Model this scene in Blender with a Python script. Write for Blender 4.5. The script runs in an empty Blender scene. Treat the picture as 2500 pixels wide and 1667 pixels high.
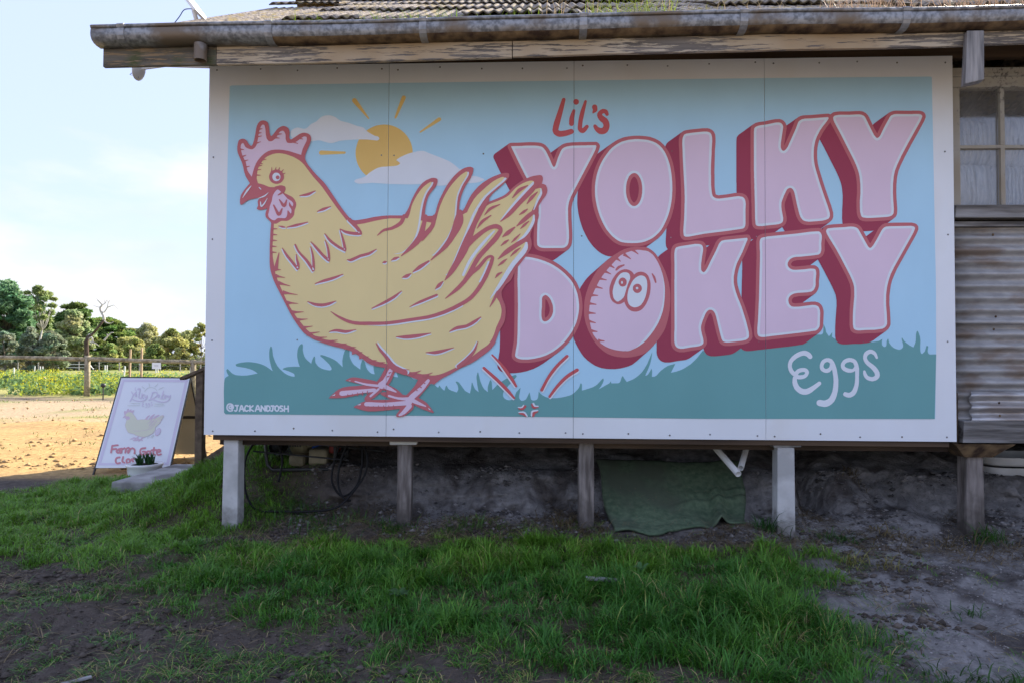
# Farm shed with a painted hen-and-eggs sign, seen from its shaded side.
# World: X along the sign, Y away from the camera, Z up; (0,0,0) is the sign's lower left corner.
import bpy, bmesh, math, random
import numpy as np
from mathutils import Vector, Matrix, Euler
from mathutils.geometry import tessellate_polygon

scn = bpy.context.scene
COL = scn.collection
rnd = random.Random(11)
R = math.radians

# ------------------------------------------------------------------ camera, sky, sun, exposure
cam_d = bpy.data.cameras.new("camera"); cam = bpy.data.objects.new("camera", cam_d); COL.objects.link(cam)
cam_d.sensor_width = 36.0; cam_d.lens = 24.0
cam_d.clip_start = 0.05; cam_d.clip_end = 3000
r_, u_, f_ = Vector((.99909, .042421, .0044)), Vector((-.003359, -.024575, .999692)), Vector((-.042516, .998798, .024411))
M = Matrix((r_, u_, -f_)).transposed().to_4x4(); M.translation = Vector((2.1913, -4.3692, .5051))
cam.matrix_world = M
scn.camera = cam

SUN_EL, SUN_AZ = R(31), R(36)          # azimuth counted from +Y towards +X
world = bpy.data.worlds.new("World"); scn.world = world; world.use_nodes = True
wn, wl = world.node_tree.nodes, world.node_tree.links
wn.clear()
wo = wn.new("ShaderNodeOutputWorld"); bg = wn.new("ShaderNodeBackground"); bg.inputs["Strength"].default_value = 0.135
sky = wn.new("ShaderNodeTexSky"); sky.sky_type = 'NISHITA'; sky.sun_disc = False
sky.sun_elevation = SUN_EL; sky.sun_rotation = SUN_AZ; sky.air_density = 1.0; sky.dust_density = 1.0; sky.ozone_density = 1.5
tc = wn.new("ShaderNodeTexCoord"); mp = wn.new("ShaderNodeMapping"); mp.inputs["Scale"].default_value = (1.0, 1.0, 2.6)
mp.inputs["Location"].default_value = (.35, .2, .1)
no = wn.new("ShaderNodeTexNoise"); no.inputs["Scale"].default_value = 2.3; no.inputs["Detail"].default_value = 7; no.inputs["Roughness"].default_value = .55
sep = wn.new("ShaderNodeSeparateXYZ")
low = wn.new("ShaderNodeMapRange"); low.inputs[1].default_value = 0.0; low.inputs[2].default_value = .40; low.inputs[3].default_value = .16; low.inputs[4].default_value = -.20
ad = wn.new("ShaderNodeMath"); ad.operation = 'ADD'
rp = wn.new("ShaderNodeValToRGB"); rp.color_ramp.elements[0].position = .47; rp.color_ramp.elements[1].position = .66
mx = wn.new("ShaderNodeMix"); mx.data_type = 'RGBA'
CLOUD = 2.25
cn = wn.new("ShaderNodeTexNoise"); cn.inputs["Scale"].default_value = 4.0; cn.inputs["Detail"].default_value = 5
cr = wn.new("ShaderNodeValToRGB")
cr.color_ramp.elements[0].position = .35; cr.color_ramp.elements[0].color = (CLOUD*.74, CLOUD*.78, CLOUD*.86, 1)
cr.color_ramp.elements[1].position = .62; cr.color_ramp.elements[1].color = (CLOUD, CLOUD*1.0, CLOUD*1.02, 1)
wl.new(tc.outputs["Generated"], mp.inputs["Vector"]); wl.new(mp.outputs[0], no.inputs["Vector"]); wl.new(mp.outputs[0], cn.inputs["Vector"])
wl.new(tc.outputs["Generated"], sep.inputs[0]); wl.new(sep.outputs["Z"], low.inputs[0])
wl.new(no.outputs["Fac"], ad.inputs[0]); wl.new(low.outputs[0], ad.inputs[1]); wl.new(ad.outputs[0], rp.inputs[0])
wl.new(rp.outputs["Color"], mx.inputs[0]); veil = wn.new("ShaderNodeMix"); veil.data_type = 'RGBA'; veil.inputs[0].default_value = .90; veil.inputs[7].default_value = (1.40, 1.63, 2.50, 1)   # thin high haze over the whole sky
wl.new(sky.outputs[0], veil.inputs[6]); wl.new(veil.outputs[2], mx.inputs[6]); wl.new(cn.outputs["Fac"], cr.inputs[0]); wl.new(cr.outputs[0], mx.inputs[7])
wl.new(mx.outputs[2], bg.inputs["Color"]); wl.new(bg.outputs[0], wo.inputs[0])

sun_d = bpy.data.lights.new("sun", 'SUN'); sun_d.energy = 3.5; sun_d.angle = R(.53); sun_d.color = (1.0, .90, .76)
sun = bpy.data.objects.new("sun", sun_d); COL.objects.link(sun)
sd = Vector((math.sin(SUN_AZ)*math.cos(SUN_EL), math.cos(SUN_AZ)*math.cos(SUN_EL), math.sin(SUN_EL)))
sun.rotation_euler = sd.to_track_quat('Z', 'Y').to_euler()

scn.view_settings.view_transform = 'Standard'; scn.view_settings.look = 'None'
scn.view_settings.gamma = 1.0; scn.view_settings.exposure = 1.95; scn.view_settings.use_curve_mapping = False

# ------------------------------------------------------------------ helpers: naming, meshes, noise
def tag(o, label=None, cat=None, group=None, kind=None):
    if label: o["label"] = label
    if cat: o["category"] = cat
    if group: o["group"] = group
    if kind: o["kind"] = kind
    return o
def empty(name, loc, label, cat, group=None):
    o = bpy.data.objects.new(name, None); o.location = loc; o.empty_display_size = .1; COL.objects.link(o)
    return tag(o, label, cat, group)
class MB:
    """collects shapes in world coordinates, links them as one mesh object"""
    def __init__(s): s.v = []; s.f = []; s.mi = []; s.m = 0
    def add(s, v, f):
        k = len(s.v); s.v += [tuple(p) for p in v]; s.f += [tuple(i+k for i in q) for q in f]; s.mi += [s.m]*len(f); return s
    def box(s, a, b, rot=None, jit=0):
        (x0, y0, z0), (x1, y1, z1) = a, b
        V = [Vector(p) for p in ((x0,y0,z0),(x1,y0,z0),(x1,y1,z0),(x0,y1,z0),(x0,y0,z1),(x1,y0,z1),(x1,y1,z1),(x0,y1,z1))]
        if jit: V = [p+Vector((rnd.uniform(-jit,jit),rnd.uniform(-jit,jit),rnd.uniform(-jit,jit))) for p in V]
        if rot is not None:
            c = sum(V, Vector())/8; V = [rot@(p-c)+c for p in V]
        return s.add(V, [(0,3,2,1),(4,5,6,7),(0,1,5,4),(1,2,6,5),(2,3,7,6),(3,0,4,7)])
    def bar(s, p, q, w, h, up=(0,0,1)):
        p, q = Vector(p), Vector(q); d = (q-p).normalized(); x = d.cross(Vector(up)).normalized(); y = x.cross(d)
        V = [c+x*(sx*w/2)+y*(sy*h/2) for c in (p, q) for sx, sy in ((-1,-1),(1,-1),(1,1),(-1,1))]
        return s.add(V, [(0,3,2,1),(4,5,6,7),(0,1,5,4),(1,2,6,5),(2,3,7,6),(3,0,4,7)])
    def tube(s, pts, rad, n=8, cap=True):
        P = [Vector(p) for p in pts]; k = len(P)
        if not hasattr(rad, '__len__'): rad = [rad]*k
        V = []; F = []; ref = None
        for i in range(k):
            d = (P[min(i+1,k-1)]-P[max(i-1,0)]).normalized()
            if ref is None: ref = d.orthogonal().normalized()
            a = (ref-d*ref.dot(d)); a = a.normalized() if a.length > 1e-6 else d.orthogonal().normalized(); ref = a; b = d.cross(a)
            V += [P[i]+a*(rad[i]*math.cos(t))+b*(rad[i]*math.sin(t)) for t in (2*math.pi*j/n for j in range(n))]
        for i in range(k-1):
            F += [(i*n+j, i*n+(j+1)%n, (i+1)*n+(j+1)%n, (i+1)*n+j) for j in range(n)]
        if cap: F += [tuple(range(n))[::-1], tuple(range((k-1)*n, k*n))]
        return s.add(V, F)
    def lathe(s, c, prof, n=28):
        V = []; F = []
        for r, z in prof: V += [(c[0]+r*math.cos(t), c[1]+r*math.sin(t), c[2]+z) for t in (2*math.pi*j/n for j in range(n))]
        for i in range(len(prof)-1): F += [(i*n+j, i*n+(j+1)%n, (i+1)*n+(j+1)%n, (i+1)*n+j) for j in range(n)]
        return s.add(V, F)
    def ball(s, c, r, sx=1, sy=1, sz=1, seg=10, rings=6):
        V = [(c[0], c[1], c[2]-r*sz)]; F = []
        for i in range(1, rings):
            a = -math.pi/2+math.pi*i/rings
            V += [(c[0]+r*sx*math.cos(a)*math.cos(t), c[1]+r*sy*math.cos(a)*math.sin(t), c[2]+r*sz*math.sin(a)) for t in (2*math.pi*j/seg for j in range(seg))]
        V.append((c[0], c[1], c[2]+r*sz)); e = len(V)-1
        for j in range(seg): F += [(0, 1+(j+1)%seg, 1+j), (e, e-seg+j, e-seg+(j+1)%seg)]
        for i in range(rings-2):
            F += [(1+i*seg+j, 1+i*seg+(j+1)%seg, 1+(i+1)*seg+(j+1)%seg, 1+(i+1)*seg+j) for j in range(seg)]
        return s.add(V, F)
    def build(s, name, mat, parent=None, smooth=False, bevel=0, solid=0, label=None):
        me = bpy.data.meshes.new(name); me.from_pydata(s.v, [], s.f); me.validate()
        for m in (mat if isinstance(mat, (list, tuple)) else [mat]): me.materials.append(m)
        if any(s.mi) and len(s.mi) == len(me.polygons): me.polygons.foreach_set("material_index", s.mi)
        if smooth: me.polygons.foreach_set("use_smooth", [True]*len(me.polygons))
        o = bpy.data.objects.new(name, me); COL.objects.link(o)
        if parent is not None: adopt(o, parent)
        if solid: md = o.modifiers.new("s", 'SOLIDIFY'); md.thickness = solid; md.offset = 0
        if bevel: md = o.modifiers.new("b", 'BEVEL'); md.width = bevel; md.segments = 2; md.limit_method = 'ANGLE'
        if label: o["label"] = label
        return o
def adopt(o, parent):
    o.parent = parent
    o.matrix_parent_inverse = world_of(parent).inverted()
def world_of(o):
    m = o.matrix_basis.copy()
    while o.parent is not None:
        m = o.parent.matrix_basis @ o.matrix_parent_inverse @ m; o = o.parent
    return m
def np_mesh(name, V, F, mat, col=None, smooth=False, parent=None):
    """V (n,3), F list of (m,k) int arrays; col (n,3) linear vertex colours in attribute 'tint'"""
    me = bpy.data.meshes.new(name); V = np.asarray(V, np.float32)
    me.vertices.add(len(V)); me.vertices.foreach_set("co", V.ravel())
    loops = np.concatenate([f.ravel() for f in F]).astype(np.int32)
    tot = np.concatenate([np.full(len(f), f.shape[1], np.int32) for f in F]); st = np.r_[0, np.cumsum(tot)[:-1]].astype(np.int32)
    me.loops.add(len(loops)); me.loops.foreach_set("vertex_index", loops)
    me.polygons.add(len(tot)); me.polygons.foreach_set("loop_start", st); me.polygons.foreach_set("loop_total", tot)
    if smooth: me.polygons.foreach_set("use_smooth", np.ones(len(tot), bool))
    me.update(calc_edges=True)
    if col is not None:
        at = me.attributes.new("tint", 'FLOAT_COLOR', 'POINT'); c = np.ones((len(V), 4), np.float32); c[:, :3] = col
        at.data.foreach_set("color", c.ravel())
    me.materials.append(mat)
    o = bpy.data.objects.new(name, me); COL.objects.link(o)
    if parent is not None: adopt(o, parent)
    return o
def _h(ix, iy, s):
    n = (ix.astype(np.int64)*374761393+iy.astype(np.int64)*668265263+s*1442695041) & 0x7fffffff
    n = ((n ^ (n >> 13))*1274126177) & 0x7fffffff
    return ((n ^ (n >> 16)) & 0xffff)/65535.0
def vn(x, y, s=0):
    x = np.asarray(x, float); y = np.asarray(y, float); ix = np.floor(x); iy = np.floor(y); fx = x-ix; fy = y-iy
    fx = fx*fx*(3-2*fx); fy = fy*fy*(3-2*fy)
    a, b, c, d = _h(ix, iy, s), _h(ix+1, iy, s), _h(ix, iy+1, s), _h(ix+1, iy+1, s)
    return a+(b-a)*fx+(c-a)*fy+(a-b-c+d)*fx*fy
def fbm(x, y, s=0, o=4):
    t = 0; a = .5
    for i in range(o): t = t+a*vn(x*2**i, y*2**i, s+i*7); a *= .5
    return t/(1-.5**o)
def ss(a, b, x):
    t = np.clip((np.asarray(x, float)-a)/(b-a), 0, 1); return t*t*(3-2*t)

# ------------------------------------------------------------------ materials
def nodes_of(name):
    m = bpy.data.materials.new(name); m.use_nodes = True; nt = m.node_tree
    return m, nt.nodes, nt.links, nt.nodes["Principled BSDF"]
def mat(name, c1, c2=None, scale=6, rough=.7, bump=0, bscale=40, metal=0, stretch=(1,1,1), lo=.35, hi=.65, c3=None, s3=1.5, spec=.3, detail=6, coords="Object"):
    """two- or three-colour noise mix with fine bump"""
    m, N, L, P = nodes_of(name)
    P.inputs["Roughness"].default_value = rough; P.inputs["Metallic"].default_value = metal; P.inputs["Specular IOR Level"].default_value = spec
    t = N.new("ShaderNodeTexCoord"); mp = N.new("ShaderNodeMapping"); mp.inputs["Scale"].default_value = stretch; L.new(t.outputs[coords], mp.inputs[0])
    col = None
    if c2 is not None:
        n = N.new("ShaderNodeTexNoise"); n.inputs["Scale"].default_value = scale; n.inputs["Detail"].default_value = detail; L.new(mp.outputs[0], n.inputs["Vector"])
        r = N.new("ShaderNodeValToRGB"); e = r.color_ramp.elements
        e[0].position = lo; e[0].color = (*c1, 1); e[1].position = hi; e[1].color = (*c2, 1); L.new(n.outputs["Fac"], r.inputs[0]); col = r.outputs[0]
        if c3 is not None:
            n3 = N.new("ShaderNodeTexNoise"); n3.inputs["Scale"].default_value = s3; n3.inputs["Detail"].default_value = 8; L.new(mp.outputs[0], n3.inputs["Vector"])
            r3 = N.new("ShaderNodeValToRGB"); r3.color_ramp.elements[0].position = .5; r3.color_ramp.elements[1].position = .62; L.new(n3.outputs["Fac"], r3.inputs[0])
            mx = N.new("ShaderNodeMix"); mx.data_type = 'RGBA'; L.new(r3.outputs[0], mx.inputs[0]); L.new(col, mx.inputs[6]); mx.inputs[7].default_value = (*c3, 1); col = mx.outputs[2]
        L.new(col, P.inputs["Base Color"])
    else: P.inputs["Base Color"].default_value = (*c1, 1)
    if bump:
        b = N.new("ShaderNodeBump"); b.inputs["Strength"].default_value = bump; b.inputs["Distance"].default_value = .01
        nb = N.new("ShaderNodeTexNoise"); nb.inputs["Scale"].default_value = bscale; nb.inputs["Detail"].default_value = 6; L.new(mp.outputs[0], nb.inputs["Vector"])
        L.new(nb.outputs["Fac"], b.inputs["Height"]); L.new(b.outputs[0], P.inputs["Normal"])
    return m
def tint_mat(name, rough=.7, trans=0, var=0, bump=0, bscale=60, spec=.25):
    """colour from the 'tint' vertex attribute, optional translucency for leaves"""
    m, N, L, P = nodes_of(name)
    a = N.new("ShaderNodeAttribute"); a.attribute_name = "tint"; c = a.outputs["Color"]
    P.inputs["Roughness"].default_value = rough; P.inputs["Specular IOR Level"].default_value = spec
    t = N.new("ShaderNodeTexCoord")
    if var:
        n = N.new("ShaderNodeTexNoise"); n.inputs["Scale"].default_value = var; n.inputs["Detail"].default_value = 9; n.inputs["Roughness"].default_value = .65; L.new(t.outputs["Object"], n.inputs["Vector"])
        mr = N.new("ShaderNodeMapRange"); mr.inputs[1].default_value = .25; mr.inputs[2].default_value = .75; mr.inputs[3].default_value = .55; mr.inputs[4].default_value = 1.45; L.new(n.outputs["Fac"], mr.inputs[0])
        vm = N.new("ShaderNodeVectorMath"); vm.operation = 'SCALE'; L.new(c, vm.inputs[0]); L.new(mr.outputs[0], vm.inputs["Scale"]); c = vm.outputs[0]
    L.new(c, P.inputs["Base Color"])
    if bump:
        b = N.new("ShaderNodeBump"); b.inputs["Strength"].default_value = bump; b.inputs["Distance"].default_value = .018
        nb = N.new("ShaderNodeTexNoise"); nb.inputs["Scale"].default_value = bscale; nb.inputs["Detail"].default_value = 8; nb.inputs["Roughness"].default_value = .7; L.new(t.outputs["Object"], nb.inputs["Vector"])
        L.new(nb.outputs["Fac"], b.inputs["Height"]); L.new(b.outputs[0], P.inputs["Normal"])
    if trans:
        tr = N.new("ShaderNodeBsdfTranslucent"); L.new(c, tr.inputs["Color"]); ms = N.new("ShaderNodeMixShader"); ms.inputs[0].default_value = trans
        L.new(P.outputs[0], ms.inputs[1]); L.new(tr.outputs[0], ms.inputs[2]); L.new(ms.outputs[0], N["Material Output"].inputs["Surface"])
    return m
def flaky(name, paint, wood, streak=(1, 6, 14), scale=5, amount=.5, moss=None):
    """old paint flaking off grey timber: fine-edged patches elongated along the board"""
    m, N, L, P = nodes_of(name); P.inputs["Roughness"].default_value = .8; P.inputs["Specular IOR Level"].default_value = .2
    t = N.new("ShaderNodeTexCoord"); mp = N.new("ShaderNodeMapping"); mp.inputs["Scale"].default_value = streak; L.new(t.outputs["Object"], mp.inputs[0])
    n = N.new("ShaderNodeTexNoise"); n.inputs["Scale"].default_value = scale; n.inputs["Detail"].default_value = 12; n.inputs["Roughness"].default_value = .68; L.new(mp.outputs[0], n.inputs["Vector"])
    big = N.new("ShaderNodeTexNoise"); big.inputs["Scale"].default_value = 1.3; big.inputs["Detail"].default_value = 3; L.new(t.outputs["Object"], big.inputs["Vector"])
    a1 = N.new("ShaderNodeMath"); a1.operation = 'MULTIPLY_ADD'; L.new(big.outputs["Fac"], a1.inputs[0]); a1.inputs[1].default_value = .55; L.new(n.outputs["Fac"], a1.inputs[2])
    r = N.new("ShaderNodeValToRGB"); r.color_ramp.elements[0].position = amount+.19; r.color_ramp.elements[1].position = amount+.215; L.new(a1.outputs[0], r.inputs[0])
    g = N.new("ShaderNodeTexNoise"); g.inputs["Scale"].default_value = 30; g.inputs["Detail"].default_value = 6; mg = N.new("ShaderNodeMapping"); mg.inputs["Scale"].default_value = (.08, 1.2, 1.2); L.new(t.outputs["Object"], mg.inputs[0]); L.new(mg.outputs[0], g.inputs["Vector"])
    rw = N.new("ShaderNodeValToRGB"); rw.color_ramp.elements[0].position = .3; rw.color_ramp.elements[1].position = .7
    rw.color_ramp.elements[0].color = (*[q*.55 for q in wood], 1); rw.color_ramp.elements[1].color = (*[q*1.35 for q in wood], 1); L.new(g.outputs["Fac"], rw.inputs[0]); wc = rw.outputs[0]
    if moss is not None:
        nm = N.new("ShaderNodeTexNoise"); nm.inputs["Scale"].default_value = 4; nm.inputs["Detail"].default_value = 7; L.new(t.outputs["Object"], nm.inputs["Vector"])
        rm = N.new("ShaderNodeValToRGB"); rm.color_ramp.elements[0].position = .5; rm.color_ramp.elements[1].position = .66; L.new(nm.outputs["Fac"], rm.inputs[0])
        mm = N.new("ShaderNodeMix"); mm.data_type = 'RGBA'; L.new(rm.outputs[0], mm.inputs[0]); L.new(wc, mm.inputs[6]); mm.inputs[7].default_value = (*moss, 1); wc = mm.outputs[2]
    rpn = N.new("ShaderNodeValToRGB"); rpn.color_ramp.elements[0].position = .35; rpn.color_ramp.elements[0].color = (paint[0]*.72, paint[1]*.62, paint[2]*.5, 1); rpn.color_ramp.elements[1].position = .6; rpn.color_ramp.elements[1].color = (*paint, 1); L.new(big.outputs["Fac"], rpn.inputs[0])
    mx = N.new("ShaderNodeMix"); mx.data_type = 'RGBA'; L.new(r.outputs[0], mx.inputs[0]); L.new(rpn.outputs[0], mx.inputs[6]); L.new(wc, mx.inputs[7]); L.new(mx.outputs[2], P.inputs["Base Color"])
    b = N.new("ShaderNodeBump"); b.inputs["Strength"].default_value = .6; b.inputs["Distance"].default_value = .004; b.invert = True; L.new(r.outputs[0], b.inputs["Height"]); L.new(b.outputs[0], P.inputs["Normal"])
    return m
PAINT = dict(sky=(.45,.72,.90), green=(.16,.385,.39), maroon=(.36,.055,.10), rose=(.55,.16,.18), pale=(.74,.80,.87), pink=(.76,.60,.73), yellow=(.82,.68,.34), red=(.60,.12,.13),
             lilac=(.71,.65,.77), lilac2=(.70,.55,.65), signred=(.64,.27,.31), faded=(.62,.66,.62), cream=(.74,.74,.58))
PM = {k: mat("paint_"+k, tuple(q*.955 for q in v), v, scale=2.4, stretch=(1.4,1,.8), detail=9, rough=.62, bump=.04, bscale=260, spec=.25) for k, v in PAINT.items()}
PM["yellow_sun"] = mat("paint_sun_yellow", (.76,.52,.17), (.82,.57,.2), scale=1.7, rough=.62, bump=.04, bscale=260, spec=.25)
m_board = mat("white_board", (.735,.77,.805), (.77,.81,.85), scale=2.2, stretch=(1.4,1,.8), rough=.6, bump=.05, bscale=220, c3=(.72,.74,.75), s3=1.1, spec=.25)
m_galv = mat("galvanised_steel", (.13,.135,.14), (.30,.31,.32), scale=38, rough=.5, metal=.35, bump=.12, bscale=60, c3=(.16,.125,.09), s3=3.0, lo=.38, hi=.62, spec=.4)
m_galv_band = mat("galvanised_band", (.20,.205,.21), (.33,.335,.34), scale=30, rough=.5, metal=.35, spec=.4)
m_rust = mat("gutter_rust", (.05,.03,.02), (.22,.15,.08), scale=14, rough=.85, bump=.3, bscale=50)
m_fascia = flaky("flaky_cream_paint", (.52,.46,.36), (.17,.155,.14), amount=.585)
m_fascia_bare = flaky("mossy_bare_timber", (.34,.28,.20), (.13,.12,.10), amount=.46, moss=(.07,.09,.03))
m_brown = mat("dark_brown_timber", (.035,.022,.014), (.09,.058,.035), scale=9, rough=.75, stretch=(.15,2,2), bump=.2)
m_grey = mat("weathered_grey_timber", (.13,.13,.13), (.32,.31,.30), scale=7, rough=.85, stretch=(6,6,.5), bump=.35, bscale=30, c3=(.09,.085,.08), s3=1.2)
m_greyh = mat("weathered_grey_board", (.08,.075,.07), (.22,.21,.20), scale=7, rough=.85, stretch=(.5,6,6), bump=.35, bscale=30, c3=(.30,.30,.30), s3=2.2)
m_stump = mat("old_timber_stump", (.10,.085,.075), (.26,.23,.21), scale=6, rough=.9, stretch=(5,5,.7), bump=.5, bscale=25, c3=(.045,.035,.03), s3=1.6)
m_conc = mat("pale_concrete", (.44,.44,.43), (.56,.56,.55), scale=9, rough=.85, bump=.25, bscale=70, c3=(.38,.38,.37), s3=3)
m_slab = mat("old_concrete_slab", (.24,.23,.22), (.38,.37,.35), scale=7, rough=.9, bump=.35, bscale=60, c3=(.16,.15,.14), s3=3)
m_iron = mat("rusty_corrugated_iron", (.32,.315,.31), (.43,.425,.42), scale=14, rough=.6, metal=.2, bump=.12, bscale=60, c3=(.25,.205,.17), s3=3.6, stretch=(.8,1,2.0))
m_iron_new = mat("bright_corrugated_iron", (.44,.44,.45), (.60,.60,.60), scale=12, rough=.45, metal=.5, bump=.08, bscale=60, c3=(.30,.27,.25), s3=2.2, stretch=(1,3,3))
m_roof = mat("lichen_covered_roofing", (.12,.10,.085), (.42,.36,.29), scale=22, rough=.95, bump=1.0, bscale=60, c3=(.30,.23,.10), s3=5.5)
m_roof_edge = mat("mossy_sheet_edge", (.04,.036,.026), (.12,.10,.07), scale=20, rough=1, bump=.6)
m_dark = mat("dark_underside", (.018,.019,.02), (.04,.04,.042), scale=5, rough=.9)
m_cream = flaky("cream_window_paint", (.40,.40,.37), (.23,.225,.215), streak=(5,5,5), scale=9, amount=.68)
m_black = mat("black_rubber", (.010,.010,.011), rough=.6, spec=.2)
m_blackm = mat("black_steel", (.016,.016,.017), (.04,.04,.04), scale=20, rough=.5, spec=.5)
m_pvc = mat("white_plastic_pipe", (.62,.62,.60), (.74,.74,.72), scale=5, rough=.4, spec=.5)
m_tub = mat("dull_white_plastic", (.52,.52,.50), (.66,.66,.64), scale=6, rough=.5, spec=.4)
m_turf = mat("artificial_turf", (.085,.135,.078), (.155,.215,.128), scale=26, rough=1, bump=1.0, bscale=260, c3=(.11,.135,.09), s3=2.0, detail=9)
m_pump = mat("beige_engine_casing", (.15,.13,.08), (.30,.26,.17), scale=8, rough=.6, bump=.1)
m_pumpred = mat("dull_red_metal", (.18,.02,.015), (.26,.04,.03), scale=8, rough=.5)
m_blue = mat("blue_plastic", (.01,.09,.42), rough=.45, spec=.5)
m_glaze = mat("white_glazed_pot", (.74,.74,.73), (.80,.80,.80), scale=4, rough=.25, spec=.5)
m_soil = mat("potting_soil", (.02,.015,.01), (.05,.04,.03), scale=40, rough=1, bump=.5)
m_log = mat("treated_pine_log", (.24,.20,.13), (.40,.34,.23), scale=7, rough=.85, bump=.25, bscale=40, stretch=(3,3,3), c3=(.17,.14,.09), s3=2)
m_postl = mat("rough_pine_stake", (.30,.21,.13), (.42,.31,.2), scale=9, rough=.85)
m_white = mat("white_stake", (.74,.74,.72), rough=.6)
m_rail = mat("brown_handrail_timber", (.075,.052,.035), (.15,.11,.075), scale=8, rough=.75, stretch=(3,3,3), bump=.2, spec=.4)
m_sheet = mat("sign_sheet", (.78,.80,.83), (.81,.83,.86), scale=3, rough=.5, spec=.3)
m_back = mat("beige_sign_back", (.50,.47,.34), (.56,.53,.40), scale=3, rough=.6)
m_hen = mat("ginger_feathers", (.28,.10,.03), (.42,.19,.07), scale=9, rough=.9)
m_henp = mat("cream_feathers", (.6,.48,.32), rough=.9)
m_comb = mat("red_comb", (.45,.03,.02), rough=.7)
m_plastic = mat("clear_plastic_packs", (.24,.29,.36), (.46,.52,.60), scale=9, rough=.3, stretch=(6,1,.8), spec=.5, bump=.4, bscale=18)
m_dish = mat("white_dish", (.72,.72,.70), (.78,.78,.77), scale=3, rough=.5)
m_wire = mat("pale_blue_cable", (.18,.24,.36), rough=.6)
m_leaf = tint_mat("leaves", rough=.6, trans=.48)
m_blade = tint_mat("grass_blades", rough=.5, trans=.30, spec=.35)
m_straw = tint_mat("dead_grass", rough=.85, trans=.1)
m_bark = mat("bark", (.10,.085,.07), (.22,.19,.16), scale=3, rough=.95, stretch=(2,2,.4))
m_gum = mat("pale_gum_bark", (.46,.44,.40), (.64,.62,.58), scale=2, rough=.9, stretch=(2,2,.5))
m_deadw = mat("bleached_dead_wood", (.40,.37,.34), (.56,.53,.49), scale=2, rough=.95, stretch=(2,2,.5))
m_char = mat("dark_dead_bark", (.045,.033,.026), (.13,.09,.07), scale=4, rough=1, stretch=(2,2,.5))
m_ground = tint_mat("earth", rough=.95, var=18, bump=1.0, bscale=48, spec=.15)
m_clod = tint_mat("clods", rough=.95, var=20, bump=.5)
def splash(m, zlo, zhi, colour):
    """mud splashed up the foot of a post, ragged upper edge"""
    N, L = m.node_tree.nodes, m.node_tree.links; P = N["Principled BSDF"]; src = P.inputs["Base Color"].links[0].from_socket
    t = N.new("ShaderNodeTexCoord"); s_ = N.new("ShaderNodeSeparateXYZ"); L.new(t.outputs["Object"], s_.inputs[0])
    n = N.new("ShaderNodeTexNoise"); n.inputs["Scale"].default_value = 16; n.inputs["Detail"].default_value = 8; L.new(t.outputs["Object"], n.inputs["Vector"])
    a = N.new("ShaderNodeMath"); a.operation = 'MULTIPLY_ADD'; L.new(n.outputs["Fac"], a.inputs[0]); a.inputs[1].default_value = .45; L.new(s_.outputs["Z"], a.inputs[2])
    r = N.new("ShaderNodeMapRange"); r.inputs[1].default_value = zhi+.225; r.inputs[2].default_value = zlo+.225; L.new(a.outputs[0], r.inputs[0])
    x = N.new("ShaderNodeMix"); x.data_type = 'RGBA'; L.new(r.outputs[0], x.inputs[0]); L.new(src, x.inputs[6]); x.inputs[7].default_value = (*colour, 1); L.new(x.outputs[2], P.inputs["Base Color"])
splash(m_conc, -.66, -.42, (.13, .115, .10)); splash(m_stump, -.62, -.36, (.07, .06, .052))
def glass():
    m, N, L, P = nodes_of("dusty_window_glass")
    tr = N.new("ShaderNodeBsdfTransparent"); df = N.new("ShaderNodeBsdfDiffuse"); df.inputs[0].default_value = (.42,.43,.44,1)
    gl = N.new("ShaderNodeBsdfGlossy"); gl.inputs["Roughness"].default_value = .06; gl.inputs[0].default_value = (.9,.9,.9,1)
    t = N.new("ShaderNodeTexCoord"); n = N.new("ShaderNodeTexNoise"); n.inputs["Scale"].default_value = 7; n.inputs["Detail"].default_value = 9; L.new(t.outputs["Object"], n.inputs["Vector"])
    mr = N.new("ShaderNodeMapRange"); mr.inputs[1].default_value = .3; mr.inputs[2].default_value = .8; mr.inputs[3].default_value = .10; mr.inputs[4].default_value = .30; L.new(n.outputs["Fac"], mr.inputs[0])
    a = N.new("ShaderNodeMixShader"); L.new(mr.outputs[0], a.inputs[0]); L.new(tr.outputs[0], a.inputs[1]); L.new(df.outputs[0], a.inputs[2])
    fr = N.new("ShaderNodeFresnel"); fr.inputs[0].default_value = 1.5
    b = N.new("ShaderNodeMixShader"); L.new(fr.outputs[0], b.inputs[0]); L.new(a.outputs[0], b.inputs[1]); L.new(gl.outputs[0], b.inputs[2]); L.new(b.outputs[0], N["Material Output"].inputs["Surface"])
    return m
m_glass = glass()

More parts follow.
